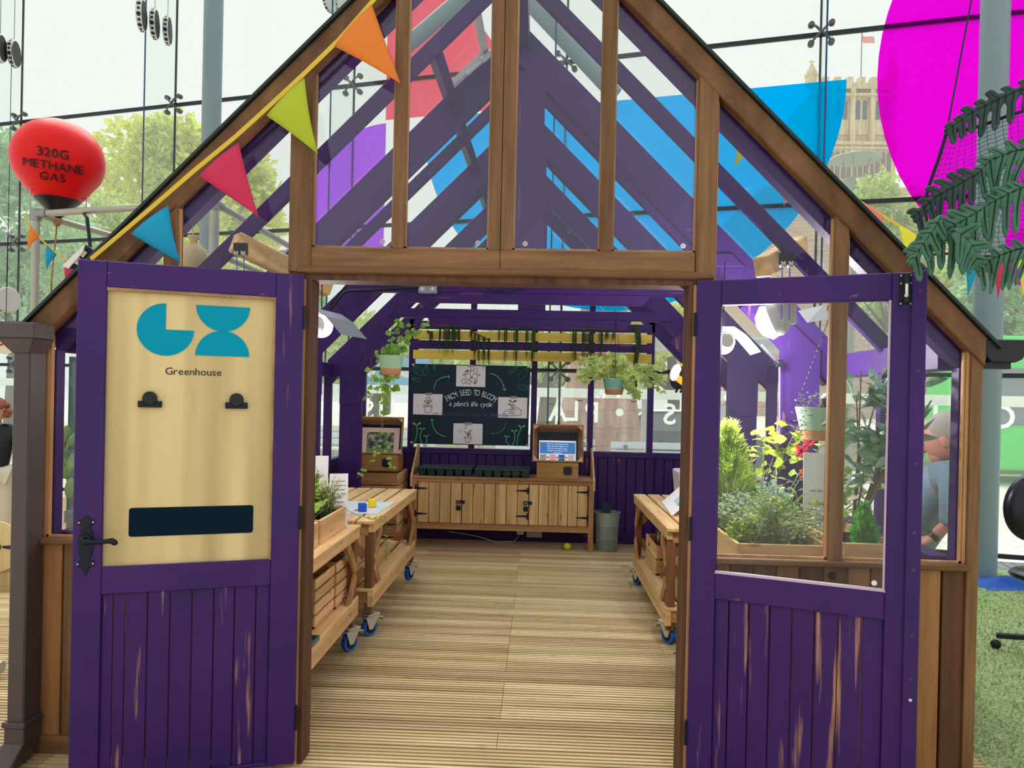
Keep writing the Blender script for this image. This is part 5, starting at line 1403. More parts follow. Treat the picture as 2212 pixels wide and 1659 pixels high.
for dx, dy in ((0, 0), (.03, .02), (.05, -.01)): mb.lathe([(.024, .7297), (.022, .7302)], (-1.18 + dx, 5.12 + dy, 0), n=12)
mb.build('lemon_print', mat('print_yellow', lin(232, 206, 110), .6), t)
for nm, px, py, Y, c_, lb in (('cube', 783, 1086, 4.82, (22, 84, 200), 'bright blue cube on the back left bench'), ('cube', 804, 1075, 5.02, (248, 222, 20), 'bright yellow cube on the back left bench')):
    p = at(px, py, Y); mb = MB(); mb.obox((p.x, Y, .757), V((cos(.3), sin(.3), 0)) * .027, V((-sin(.3), cos(.3), 0)) * .027, UP * .027); solo(mb, 'toy_cube', mat('cube_' + lb[7:11], lin(*c_), .4), lb, 'cube', bevel=.006)
# things on the back right bench
t = thing('storage_tub', 'pale grey plastic tub at the back of the right bench', 'tub', (1.26, 5.85, .725))
mb = MB(); mb.hexa([(1.10, 5.72, .7255), (1.36, 5.72, .7255), (1.36, 5.98, .7255), (1.10, 5.98, .7255), (1.08, 5.70, .96), (1.38, 5.70, .96), (1.38, 6.0, .96), (1.08, 6.0, .96)]); mb.build('tub', mat('tub_grey', lin(206, 208, 208), .5), t, bevel=.012)
t = thing('poster_stand', 'slanted white leaflet stand with a green vegetable print on the right bench', 'sign', (1.2, 5.35, .725))
mb = MB(); P4 = [V((.90, 5.0, .735)), V((.94, 5.62, .735)), V((1.22, 5.6, 1.0)), V((1.18, 4.98, 1.0))]; nrm = (P4[1] - P4[0]).cross(P4[3] - P4[0]).normalized(); nrm = nrm if nrm.x < 0 else -nrm
mb.prism(P4, nrm * -.012); mb.build('panel', M['paper'], t)
f = lambda a, b_: P4[0].lerp(P4[1], a).lerp(P4[3].lerp(P4[2], a), b_) + nrm * .002
mb = MB(); mb.prism([f(a, b_) for a, b_ in ((.2, .2), (.5, .2), (.5, .75), (.2, .75))], nrm * .001); mb.build('print_sky', mat('print_sky', lin(176, 214, 232), .5), t)
mb = MB(); mb.prism([f(.12 + .12 * cos(a), .42 + .22 * sin(a) * (1 + .3 * cos(a))) for a in [k * pi / 8 for k in range(16)]], nrm * .0025); mb.build('print_green', mat('print_green', lin(150, 190, 70), .5), t)

# ------------------------------------------------------------------ chalkboard and its drawings
CBY = 7.66
CB = lambda x, y, o=0.0: at(880 + x / 7.539, 760 + y / 7.539, CBY - o)
t = thing('chalkboard', 'dark navy chalkboard about a plant life cycle on the back wall', 'chalkboard', (CB(1000, 900).x, CBY, 1.4))
mb = MB(); mb.prism([CB(66, 1495), CB(1965, 1535), CB(2000, 235), CB(60, 192)], (0, .02, 0)); mb.build('board', mat('chalkboard_navy', lin(16, 46, 62), .7), t)
GRN = mat('chalk_green', lin(112, 206, 140), .9); GRD = mat('chalk_green_dim', lin(66, 138, 104), .9); WHT = mat('chalk_white', lin(232, 236, 240), .9); VIO = mat('chalk_violet', lin(128, 66, 160), .9); INK = mat('ink', lin(40, 36, 70), .8); INKL = mat('ink_pale', lin(190, 190, 200), .8)
def chalk(strokes, m, name, parent, r=.0042, f=None, o=.004):
    mb = MB(); f = f or CB
    for st_ in strokes: mb.tube([f(x, y, o) for x, y in st_], r, 5)
    return mb.build(name, m, parent)
def bez(p0, p1, p2, n=10): return [((1 - s_) ** 2 * p0[0] + 2 * s_ * (1 - s_) * p1[0] + s_ * s_ * p2[0], (1 - s_) ** 2 * p0[1] + 2 * s_ * (1 - s_) * p1[1] + s_ * s_ * p2[1]) for s_ in [i / n for i in range(n + 1)]]
chalk([bez((435, 615), (440, 415), (680, 402)), [(662, 376), (684, 402), (668, 434)]], GRN, 'chalk_arrow', t)
chalk([bez((1345, 350), (1530, 380), (1590, 632)), [(1545, 598), (1590, 636), (1606, 592)]], GRN, 'chalk_arrow', t)
chalk([bez((632, 1378), (410, 1360), (400, 1096)), [(378, 1128), (402, 1094), (428, 1118)]], GRN, 'chalk_arrow', t)
chalk([bez((1606, 1150), (1590, 1330), (1370, 1335)), [(1392, 1300), (1366, 1336), (1408, 1364)]], GRD, 'chalk_arrow', t)
leafo = lambda a, b_, w: bez(a, ((a[0] + b_[0]) / 2 + w * (b_[1] - a[1]) , (a[1] + b_[1]) / 2 - w * (b_[0] - a[0])), b_) + bez(b_, ((a[0] + b_[0]) / 2 - w * (b_[1] - a[1]), (a[1] + b_[1]) / 2 + w * (b_[0] - a[0])), a)[1:]
LV = [((100, 215), (245, 395), .42), ((315, 205), (295, 412), .4), ((440, 205), (440, 300), .5), ((80, 440), (212, 470), .45)]
chalk([leafo(*l) for l in LV] + [[l[0], ((l[0][0] * .4 + l[1][0] * .6), (l[0][1] * .4 + l[1][1] * .6))] for l in LV], GRD, 'chalk_leaves', t, .0032)
LV = [((1800, 240), (1650, 352), .3), ((1960, 270), (1805, 462), .42), ((1985, 600), (1790, 560), .42)]
chalk([leafo(*l) for l in LV] + [[l[0], ((l[0][0] * .4 + l[1][0] * .6), (l[0][1] * .4 + l[1][1] * .6))] for l in LV], GRD, 'chalk_leaves', t, .0032)
def sprout(base, mid, top, s_, name='chalk_seedling'):
    mb = MB(); mb.tube([CB(x, y, .004) for x, y in bez(base, mid, top)], .0042, 5)
    for k in (-1, 1):
        d = [(top[0] + k * s_ * a, top[1] - s_ * b_) for a, b_ in ((0, 0), (.35, .15), (.95, .35), (1.15, .75), (.8, .85), (.3, .5))]
        mb.prism([CB(x, y, .003) for x, y in d], (0, -.003, 0))
    mb.build(name, GRN, t)
sprout((108, 1480), (180, 1360), (152, 1200), 62); sprout((232, 1490), (180, 1380), (240, 1272), 44); sprout((298, 1492), (330, 1440), (305, 1385), 40)
sprout((1658, 1518), (1580, 1450), (1622, 1395), 40); sprout((1705, 1525), (1770, 1430), (1742, 1305), 46); sprout((1790, 1518), (1775, 1380), (1862, 1235), 52)
k_ = CB(1, 0).x - CB(0, 0).x
mb = MB(); s_ = 'FROM SEED TO BLOOM'; n = len(s_)
for i, ch in enumerate(s_):
    if ch == ' ': continue
    f = (i + .5) / n; x = 650 + f * 765; y = 704 + 112 * abs(2 * f - 1) ** 2.2 + 8 * f
    a = atan2(-(112 * 2.2 * 2 * (1 if f > .5 else -1) * abs(2 * f - 1) ** 1.2), 765) * 1.15
    o = CB(x, y, .005); u = V((cos(a), 0, sin(a))); v = V((-sin(a), 0, cos(a)))
    text(mb, ch, plane_fn(o, u, v), .088, bold=0, wide=.62)
mb.build('chalk_heading', WHT, t)
mb = MB(); o = CB(1025, 888, .005); u = (CB(1300, 896, .005) - CB(730, 882, .005)).normalized(); sl = UP + u * .22
text(mb, "a plant's life cycle", plane_fn(o, u, sl), .072, bold=0, track=.035, wide=.95); mb.build('chalk_subheading', WHT, t)
mb = MB(); o = CB(1022, 1045, .005); text(mb, 'CAN YOU SPOT EACH STAGE IN THE GREENHOUSE', plane_fn(o, u, UP), .043, track=.07, wide=.75); mb.build('chalk_question', VIO, t)
for x, y in ((636, 803), (1394, 840)):
    mb = MB(); mb.prism([CB(x + (20 if i % 2 == 0 else 8) * cos(i * pi / 5), y + (20 if i % 2 == 0 else 8) * sin(i * pi / 5), .003) for i in range(10)], (0, -.002, 0)); mb.build('chalk_star', VIO, t)
for x, y in ((96, 210), (1972, 246), (66, 1476), (1950, 1524)):
    mb = MB(); mb.lathe([(.013, 0), (.012, .004), (.004, .006)], CB(x, y, .001), (0, -1, 0), 16); mb.build('screw_cap', M['zinc'], t, smooth=True)
TAPE = mat('tape_mauve', lin(176, 150, 162), .6)
def sheet(label, x0, y0, x1, y1, tx, draw):
    s_ = thing('drawing_sheet', label, 'paper', CB((x0 + x1) / 2, y1, .004), group='drawing sheets on the chalkboard')
    mb = MB(); dy = (x1 - x0) * .022; mb.prism([CB(x0 - 8, y1 - dy, .003), CB(x1 - 8, y1 + dy * .3, .003), CB(x1, y0 + dy * 1.2, .003), CB(x0, y0, .003)], (0, -.0015, 0)); mb.build('paper', M['paper'], s_)
    mb = MB(); mb.prism([CB(tx - 55, y0 + 28, .0055), CB(tx + 55, y0 + 28, .0055), CB(tx + 55, y0 - 12, .0055), CB(tx - 55, y0 - 12, .0055)], (0, -.0006, 0)); mb.build('tape', TAPE, s_)
    draw(s_)
circ = lambda x, y, r, ry=None: [(x + r * cos(a * pi / 8), y + (ry or r) * sin(a * pi / 8)) for a in range(17)]
D_ = lambda s_, st_, m=INK, r=.0022: chalk(st_, m, 'drawing', s_, r, o=.006)
def dr_seeds(s_):
    rnd = random.Random(3)
    D_(s_, [circ(990, 400, 42, 52), circ(1102, 400, 42, 44), circ(1108, 303, 36), circ(920, 478, 36)] + [circ(x, y, r) for x, y, r in ((945, 325, 11), (1035, 290, 12), (1030, 322, 10), (915, 378, 11), (1170, 373, 12), (1045, 418, 10), (1050, 490, 11), (1134, 468, 10), (1000, 474, 8))])
    D_(s_, [circ(x, y, 5) for x, y in ((968, 310), (980, 300), (992, 312), (975, 322), (940, 362), (1032, 470), (1098, 466), (1095, 500), (1108, 510), (1090, 520), (1118, 492), (972, 512), (1016, 520))], INK, .003)
def dr_pot(s_, x, y, w=60, h=105):
    return [[(x - w - 14, y), (x + w + 14, y), (x + w + 10, y + 24), (x - w - 10, y + 24), (x - w - 14, y)], [(x - w, y + 24), (x - w * .72, y + h), (x + w * .72, y + h), (x + w, y + 24)]]
sheet('white sheet with drawn seeds, at the top of the chalkboard', 800, 222, 1275, 572, 1035, dr_seeds)
sheet('white sheet with a drawn tulip in a pot, on the left of the chalkboard', 100, 680, 575, 1028, 355, lambda s_: D_(s_, dr_pot(s_, 335, 870, 62, 116) + [leafo((335, 848), (278, 795), .25), leafo((335, 848), (400, 790), .25), [(335, 850), (340, 790)], bez((318, 738), (295, 785), (338, 798)), bez((338, 798), (385, 785), (368, 742)), [(318, 738), (330, 748), (345, 730), (356, 748), (368, 742)]]))
def dr_hand(s_):
    D_(s_, [[(1690, 940), (1690, 880), (1712, 880), (1712, 940)], bez((1735, 885), (1790, 900), (1855, 955)), [(1855, 955), (1858, 1025), (1760, 1035), (1672, 1038)], bez((1640, 945), (1700, 935), (1790, 940)), [(1650, 975), (1745, 975)], [(1655, 1005), (1745, 1005)], bez((1640, 945), (1560, 960), (1575, 1030)), bez((1575, 1030), (1620, 1050), (1672, 1038)), bez((1740, 890), (1712, 905), (1745, 935))])
    mb = MB()
    for a, b_ in (((1700, 822), (1652, 780)), ((1715, 822), (1786, 790)), ((1695, 870), (1636, 840)), ((1705, 872), (1750, 856))): mb.prism([CB(x, y, .005) for x, y in leafo(a, b_, .3)[:-1]], (0, -.001, 0))
    mb.tube([CB(1700, 890, .005), CB(1708, 800, .005)], .002, 5); mb.build('drawing_leaves', INK, s_)
sheet('white sheet with a hand holding a drawn seedling, on the right of the chalkboard', 1480, 735, 1955, 1082, 1730, dr_hand)
def dr_plant(s_):
    D_(s_, dr_pot(s_, 985, 1385, 50, 82) + [leafo((983, 1350), (932, 1292), .3), leafo((988, 1340), (1045, 1268), .3), leafo((992, 1362), (1038, 1345), .35)])
    D_(s_, [[(985, 1385), (985, 1330)], [(985, 1352), (1010, 1300)]], INK, .0032); D_(s_, [circ(862, 1288, 26), circ(935, 1230, 16, 28), circ(960, 1215, 12, 24)], INKL, .003)
sheet('white sheet with a drawn potted plant, at the bottom of the chalkboard', 752, 1162, 1228, 1505, 995, dr_plant)

# ------------------------------------------------------------------ yellow and purple slats with hanging strands
YEL = wood('slat_yellow', lin(240, 214, 104), lin(222, 192, 84), 'x', 12, .8, contrast=.7)
t = thing('slat_screen', 'horizontal screen of yellow and purple slats above the chalkboard', 'slat screen', (-.09, 7.66, 2.05))
for z0, z1, m_ in ((2.19, 2.275, 'p'), (2.083, 2.172, 'y'), (1.985, 2.072, 'p'), (1.878, 1.972, 'y')):
    mb = MB(); mb.box(-1.32, 1.145, 7.655, 7.68, z0, z1); mb.build('slat', YEL if m_ == 'y' else M['px'], t, bevel=.003)
for x in (-1.29, -.68, -.055, .53, 1.12):
    mb = MB(); mb.box(x - .02, x + .02, 7.68, 7.712, 1.88, 2.275); mb.build('batten', M['pz'], t)
VD = leafmat('strand_green', lin(58, 84, 52), .25)
rnd = random.Random(61)
CL = [(925, 718, 6, 4, 22), (932, 720, 30, 8, 5), (951, 705, 60, 3, 2), (965, 705, 62, 14, 9), (980, 705, 58, 9, 7), (990, 705, 50, 8, 4), (1018, 705, 40, 5, 3), (1026, 722, 58, 4, 4), (1035, 728, 62, 5, 4), (1046, 732, 64, 5, 4), (1056, 735, 64, 5, 4), (1078, 705, 36, 4, 2), (1093, 706, 80, 7, 6), (1115, 708, 80, 8, 6), (1139, 706, 72, 5, 4), (1153, 708, 76, 8, 9), (1242, 710, 74, 9, 8), (1262, 712, 60, 9, 6), (1276, 712, 66, 11, 7), (1298, 714, 60, 8, 6), (1312, 714, 28, 8, 4), (1326, 716, 26, 8, 3)]
where = ['at the left end of the slats', 'left of the window bar', 'above the seed sheet', 'near the middle of the slats', 'right of the middle bar', 'above the right hanging pot']
for i, (x, y, L_, w, n) in enumerate(CL):
    a = at(x, y, 7.64); sc_ = 7.64 / 1600
    mb = MB()
    for k in range(max(3, n * 2)):
        p = a + V((rnd.uniform(-.5, .5) * w * sc_, rnd.uniform(-.012, .0), .02)); l = L_ * sc_ * rnd.uniform(.6, 1.15)
        mb.tube([p, p + V((rnd.gauss(0, .002), 0, -l * .6)), p + V((rnd.gauss(0, .004), 0, -l))], [.0045, .004, .0015], 4)
    solo(mb, 'hanging_strand', VD, 'clump of dark green fringe hanging over the slats, %s from the left' % ['first', 'second', 'third', 'fourth', 'fifth', 'sixth', 'seventh', 'eighth', 'ninth', 'tenth', 'eleventh', 'twelfth', 'thirteenth', 'fourteenth', 'fifteenth', 'sixteenth', 'seventeenth', 'eighteenth', 'nineteenth', 'twentieth', 'twenty-first', 'twenty-second'][i], 'garland', 'green fringe over the slats')
mb = MB(); a = [at(x, y, 7.60) for x, y in ((1376, 702), (1380, 740), (1372, 790), (1374, 842))]
for k in range(16):
    o = V((rnd.uniform(-.03, .03), rnd.uniform(-.01, .01), 0)); mb.tube([q + o * (1.2 - .25 * j) for j, q in enumerate(a)], [.006, .006, .005, .002], 4)
solo(mb, 'hanging_strand', VD, 'longest dark green strand hanging at the right end of the slats', 'garland')
for pts_, lb in ((((1008, 700), (1022, 718), (1040, 726), (1058, 738)), 'thin green garland rope sloping down over the slats left of the middle'), (((1085, 704), (1100, 710), (1118, 710), (1135, 703)), 'thin green garland rope looped on the slats above the chalkboard heading'), (((1272, 706), (1295, 714), (1310, 712), (1330, 702)), 'thin green garland rope looped on the slats above the right hanging pot')):
    mb = MB(); mb.tube([at(x, y, 7.62) for x, y in pts_], .0055, 6); solo(mb, 'garland_rope', VD, lb, 'garland', 'garland ropes on the slats')

# ------------------------------------------------------------------ socket, conduit, lamps and pulleys
p = at(925, 622, 5.47)
t = thing('double_socket', 'grey metal double socket on the first collar tie', 'socket', p)
mb = MB(); mb.box(p.x - .068, p.x + .068, 5.43, 5.486, p.z - .044, p.z + .044); mb.build('box', mat('socket_grey', lin(150, 160, 166), .4, .3), t, bevel=.004)
mb = MB()
for s_ in (-1, 1):
    mb.box(p.x + s_ * .038 - .017, p.x + s_ * .038 + .017, 5.426, 5.43, p.z - .026, p.z - .008); mb.box(p.x + s_ * .038 - .008, p.x + s_ * .038 + .008, 5.426, 5.43, p.z - .008, p.z + .018)
mb.box(p.x - .014, p.x + .014, 5.426, 5.43, p.z + .008, p.z + .034); mb.build('face', M['white'], t)
mb = MB()
for s_ in (-1, 1):
    for dx, dz in ((-.008, -.014), (.008, -.014), (0, .002)): mb.box(p.x + s_ * .038 + dx * 1.3 - .0025, p.x + s_ * .038 + dx * 1.3 + .0025, 5.424, 5.427, p.z + dz * 1.3 - .004, p.z + dz * 1.3 + .004)
mb.build('pin_hole', M['blackp'], t)
mb = MB(); mb.tube([p + V((-.06, -.03, .0)), at(800, 627, 5.43), at(757, 628, 5.40), at(744, 632, 5.38), at(712, 668, 5.38)], .011, 10); mb.tube([at(775, 602, 5.42), at(757, 606, 5.42), at(735, 632, 5.4), at(712, 660, 5.4)], .008, 8)
solo(mb, 'cable_conduit', M['black'], 'black cable conduit running left from the double socket', 'conduit', smooth=True, auto=50)
mb = MB(); mb.tube([at(x, y, 5.46) for x, y in ((998, 612), (1020, 616), (1032, 624), (1060, 629), (1100, 628), (1130, 626), (1152, 616))], .004, 6); mb.tube([at(x, y, 5.46) for x, y in ((1050, 613), (1055, 622), (1065, 627), (1085, 626), (1098, 618))], .003, 6)
solo(mb, 'loose_cable', M['black'], 'loose black cable looped under the middle of the first collar tie', 'cable')

RE = mat('reflector_metal', lin(150, 152, 160), .35, .2); GL = mat('lamp_housing', lin(212, 214, 206), .5)
EMI = bpy.data.materials.new('bulb_light'); EMI.use_nodes = True
_n = EMI.node_tree; _n.nodes.clear(); _o = _n.nodes.new('ShaderNodeOutputMaterial'); _e = _n.nodes.new('ShaderNodeEmission'); _e.inputs[0].default_value = (1, .97, .92, 1); _e.inputs[1].default_value = 9; _n.links.new(_e.outputs[0], _o.inputs[0])
def grow_lamp(label, bp, axis, wing, gear=None, energy=14):
    """bare bulb in a folded-wing reflector; bp bulb centre, axis along the reflector, wing half span vector"""
    bp, axis, wing = V(bp), V(axis).normalized(), V(wing)
    t = thing('grow_lamp', label, 'grow lamp', bp)
    up = axis.cross(wing).normalized(); up = up if up.z > 0 else -up
    L_ = .15; w = wing
    mb = MB()
    prof = [(-1.0, -.05), (-.55, .035), (-.2, .075), (.2, .075), (.55, .035), (1.0, -.05)]
    for (a, b_), (c, d) in zip(prof, prof[1:]):
        q = [bp + w * a + up * b_ - axis * L_, bp + w * c + up * d - axis * L_, bp + w * c + up * d + axis * L_, bp + w * a + up * b_ + axis * L_]
        mb.prism(q, up * .003)
    mb.build('reflector', RE, t)
    mb = MB(); mb.lathe([(.03, -.15), (.042, -.13), (.042, -.07), (.05, -.06)], bp, axis, 18); mb.build('lamp_holder', GL, t, smooth=True, auto=40)
    mb = MB(); mb.sph(bp, (.058, .058, .058), 18, 12); mb.build('bulb', EMI, t, smooth=True)
    if gear:
        g = V(gear); mb = MB(); mb.box(g.x - .07, g.x + .07, g.y - .03, g.y + .05, g.z - .075, g.z + .11); mb.build('gear_box', mat('gear_grey', lin(176, 182, 172), .5), t, bevel=.004)
    mb = MB(); mb.tube([bp + up * .08, bp + up * .08 + V((0, 0, .35))], .003, 6); mb.build('suspension_cord', M['black'], t)
    lamp('grow_lamp_light', 'POINT', bp - up * .24, energy, color=(1, .88, .95), shadow_soft_size=.06)
    return t
pL = at(694, 705, 3.72)
grow_lamp('lit grow lamp with a white reflector beside the left door jamb', pL, (.2, 1, 0), (.17, 0, 0), None, 9)
pR = at(1562, 742, 3.95)
grow_lamp('lit grow lamp seen through the left edge of the right door window', pR, (.1, 1, 0), (.17, 0, 0), None, 26)
pR2 = at(1665, 700, 4.5)
t = thing('grow_lamp', 'round-backed grow lamp with a grey gear box behind the right door window', 'grow lamp', pR2)
c_ = at(1680, 688, 3.85)
mb = MB(); mb.lathe([(.02, .05), (.06, .045), (.085, .02), (.09, -.01), (.085, -.03)], c_, (.75, -.35, .35), 28); mb.build('lamp_cap', mat('cap_grey', lin(198, 204, 206), .4), t, smooth=True, auto=50)
mb = MB(); mb.lathe([(.085, -.03), (.092, -.06), (.05, -.10), (.01, -.11)], c_, (.75, -.35, .35), 24, False); mb.build('bulb', EMI, t, smooth=True)
g = at(1697, 668, 3.8); mb = MB(); mb.box(g.x - .048, g.x + .048, g.y - .03, g.y + .03, g.z - .078, g.z + .078); mb.build('gear_box', mat('gear_grey', lin(176, 182, 172), .5), t, bevel=.004)
q = [at(1725, 672, 4.0), at(1778, 660, 4.0), at(1790, 690, 3.9), at(1745, 697, 3.9)]
mb = MB(); mb.prism(q, (0, .01, .003)); mb.build('reflector', RE, t)
lamp('grow_lamp_light', 'POINT', c_ + V((-.1, .05, -.12)), 45, color=(1, .86, .95), shadow_soft_size=.06)
q = [at(1600, 705, 3.8), at(1635, 700, 3.8), at(1652, 735, 3.75), at(1605, 745, 3.75)]
# timber brackets with pulleys
def bracket(label, p, q, pulley):
    t = thing('pulley_bracket', label, 'bracket', p)
    mb = MB(); mb.bar(p, q, .08, .10); mb.build('timber', M['pinex'], t, bevel=.008)
    pv = V(pulley)
    for k in range(2):
        mb = MB(); c = pv + V((k * .035, 0, 0)); mb.lathe([(.018, -.01), (.013, 0), (.018, .01)], c, (1, 0, 0), 16); mb.build('pulley', M['zinc'], t, smooth=True)
        mb = MB(); mb.box(c.x - .014, c.x + .014, c.y - .012, c.y + .012, c.z - .005, c.z + .05); mb.build('pulley_block', M['black'], t)
        mb = MB(); mb.tube([c, c + V((.002, 0, -.26))], .0028, 6); mb.build('cord', mat('cord_violet', lin(120, 90, 220), .6), t)
bracket('pale timber bracket with pulleys high on the left', at(505, 522, 3.55), at(712, 622, 3.9), at(512, 548, 3.5))
bracket('pale timber bracket with pulleys high on the right', at(1645, 578, 3.6), at(1730, 530, 3.95), at(1690, 570, 3.5))
p = at(1684, 785, 4.18)
t = thing('wall_pulley', 'small black pulley with a violet cord on the right truss post', 'pulley', p)
mb = MB(); mb.box(p.x - .02, p.x + .02, p.y - .01, p.y + .02, p.z - .02, p.z + .02); mb.build('block', M['black'], t, bevel=.003); mb = MB(); mb.tube([p, at(1684, 960, 4.18)], .005, 6); mb.tube([p, at(1645, 745, 4.0)], .004, 6); mb.build('cord', mat('cord_lilac', lin(150, 120, 235), .6), t)

# plush bee hanging near the right jamb
p = at(1474, 812, 5.0)
t = thing('plush_bee', 'black and yellow plush bee hanging beside the right door jamb', 'soft toy', p)
rot = Matrix.Rotation(radians(35), 3, 'Y')
BK, YL = mat('plush_black', lin(18, 24, 36), .9), mat('plush_yellow', lin(236, 190, 40), .9)
mb = MB(); mb.sph(p, (.07, .065, .10), 24, 20, rot)
mb.m = []
nu, nv = 24, 20
for j in range(nv):
    for i in range(nu): mb.m.append(1 if j in (4, 5, 6, 11, 12, 13) else 0)
mb.build('body', [BK, YL], t, smooth=True)
mb = MB(); mb.sph(p + V((-.055, -.05, .02)), (.035, .012, .06), 16, 10, Matrix.Rotation(radians(20), 3, 'Y')); mb.build('wing', mat('plush_wing', lin(226, 226, 232), .7), t, smooth=True)
mb = MB(); mb.tube([p + V((0, 0, .09)), p + V((0, 0, .75))], .0015, 5); mb.build('thread', M['white'], t)
for k in range(3):
    mb = MB(); q = p + V((-.03 + .03 * k, -.03, -.08)); mb.tube([q, q + V((-.02, -.02, -.03))], .008, 6); mb.build('leg', BK, t, smooth=True)
# insects stuck on the back panes
for k, (x, y, m_, lb) in enumerate(((1253, 866, (140, 90, 60), 'brown paper insect below the spreading ivy'), (1369, 868, (140, 96, 66), 'brown paper insect at the right back pane'), (1318, 922, (206, 196, 170), 'cream paper moth low on the right back pane'), (1376, 918, (226, 222, 204), 'white paper insect low at the edge of the obelisk'), (1192, 874, (186, 150, 120), 'tan paper insect near the chalkboard'))):
    c_ = at(x, y, 7.74); mb = MB(); s_ = .028
    for sx in (-1, 1): mb.prism([c_, c_ + V((sx * s_, 0, s_ * .5)), c_ + V((sx * s_ * .9, 0, -s_ * .2))], (0, .002, 0))
    mb.tube([c_ + V((0, 0, s_ * .5)), c_ + V((0, 0, -s_ * .5))], .004, 6)
    solo(mb, 'paper_insect', mat('paper_insect%d' % k, lin(*m_), .8), lb, 'decoration')
# apron hanging on the back-left post
t = thing('apron', 'dark green apron hanging on the left post behind the screen box', 'apron', (-1.78, 7.1, 1.3))
def ap(u, v): return at(758 + u * 20 + sin(u * 9) * 1.0, 852 + 60 * v, 7.0) + V((0, .015 * sin(u * 14), 0))
mb = MB(); mb.grid(ap, 14, 8); o_ = mb.build('cloth', mat('apron_green', lin(22, 74, 64), .8), t, smooth=True); sm = o_.modifiers.new('thick', 'SOLIDIFY'); sm.thickness = .006
mb = MB(); mb.tube([at(762, 852, 7.0), at(768, 828, 7.0), at(775, 852, 7.0)], .004, 6); mb.build('strap', M['black'], t)

# ------------------------------------------------------------------ bunting
FLG = {k: mat('flag_' + k, lin(*c), .75) for k, c in (('blue', (0, 150, 190)), ('red', (206, 44, 84)), ('green', (176, 190, 40)), ('orange', (230, 128, 44)), ('yellow', (226, 220, 60)), ('navy', (70, 92, 126)), ('pink', (226, 120, 110)))}
RIB = mat('ribbon_yellow', lin(222, 190, 62), .7)
def flag(mb, a, b_, tip, curl=0.0, off=V((0, 0, 0))):
    a, b_, tip = V(a), V(b_), V(tip)
    n = 8
    def f(u, v):
        p = a.lerp(b_, u).lerp(tip, v)
        return p + V((0, -.02 * sin(v * 2.6) * curl - .012 * sin(u * 3.1) * (1 - v), 0)) + off
    mb.grid(f, 6, n)
def flag_obj(label, px, Y, c, group, curl=1.0, name='pennant'):
    a, b_, t_ = [at(x, y, Y if not isinstance(Y, tuple) else Y[i]) for i, (x, y) in enumerate(px)]
    mb = MB(); flag(mb, a, b_, t_, curl)
    o = solo(mb, name, FLG[c], label, 'pennant flag', group, smooth=True)
    s_ = o.modifiers.new('thick', 'SOLIDIFY'); s_.thickness = .0018
    return o
YB_ = 2.905
rib = [at(x, y, YB_) for x, y in ((196, 560), (270, 497), (330, 446), (420, 368), (510, 294), (585, 226), (660, 156), (730, 88), (802, 6), (850, -50))]
mb = MB()
for p, q in zip(rib, rib[1:]): mb.bar(p, q, .003, .017, (0.7, 0, .7))
solo(mb, 'bunting_ribbon', RIB, 'yellow bunting ribbon pinned along the left roof slope', 'ribbon')
G1 = 'pennants along the left roof slope'
flag_obj('blue pennant at the lower end of the left roof slope', ((283, 505), (364, 444), (393, 569)), YB_, 'blue', G1)
flag_obj('crimson pennant on the left roof slope, between the blue and green ones', ((430, 380), (516, 308), (561, 469)), YB_, 'red', G1)
flag_obj('lime green pennant on the left roof slope', ((576, 250), (658, 168), (690, 336)), YB_, 'green', G1, 2)
flag_obj('orange pennant highest on the left roof slope', ((722, 100), (803, 10), (866, 183)), YB_, 'orange', G1)

# scaffold frame with the balloon, left of the greenhouse
GALV = mat('galvanised_tube', lin(176, 176, 160), .4, .4)
t = thing('scaffold_frame', 'galvanised scaffold tube frame left of the greenhouse', 'scaffold', (-3.1, 6.1, 0))
zS = 2.83
c4 = [V((-3.9, 5.57, zS)), V((-2.33, 5.16, zS)), V((-2.30, 6.9, zS)), V((-3.55, 7.3, zS))]
for i in range(4):
    mb = MB(); a, b_ = c4[i], c4[(i + 1) % 4]; mb.tube([a, b_], .026, 12); mb.build('rail', GALV, t, smooth=True, auto=50)
    mb = MB(); mb.tube([a + UP * .03, V((a.x, a.y, 0))], .028, 12); mb.build('upright', GALV, t, smooth=True, auto=50)
    mb = MB(); mb.tube([a + UP * -.05, a + UP * .04], .038, 12); d = (b_ - a).normalized(); mb.tube([a + d * .02, a + d * .11], .035, 12); mb.build('clamp', mat('clamp_steel', lin(150, 152, 148), .4, .6), t, smooth=True, auto=50)
mb = MB(); a, b_ = c4[1] - UP * .35, c4[2] - UP * .35; mb.tube([a, b_], .024, 10); mb.build('rail', GALV, t, smooth=True, auto=50)
p = at(126, 346, 5.75); R_ = .325
t = thing('balloon', 'big red balloon marked 320g methane gas above the scaffold frame', 'balloon', (p.x, p.y, p.z - .45))
RB = mat('balloon_red', lin(230, 14, 20), .38, spec=.25)
prof = [(.001, R_ * .97)] + [(R_ * 1.02 * sin(a), R_ * .97 * cos(a)) for a in [k * pi / 20 for k in range(1, 14)]] + [(.19, -.29), (.12, -.36)]
mb = MB(); mb.lathe(prof, p, n=48); env = mb.build('envelope', RB, t, smooth=True, auto=60)
mb = MB(); mb.lathe([(.165, -.318), (.12, -.362), (.06, -.42), (.03, -.46), (.0, -.46)], p, n=32); mb.build('neck', mat('neck_black', lin(22, 24, 36), .4), t, smooth=True, auto=50)
mb = MB(); mb.lathe([(.20, -.262), (.21, -.262), (.21, -.25), (.20, -.25), (.20, -.262)], p, n=40, caps=False); mb.build('hoop', mat('hoop_rust', lin(178, 92, 52), .6), t, smooth=True, auto=40)
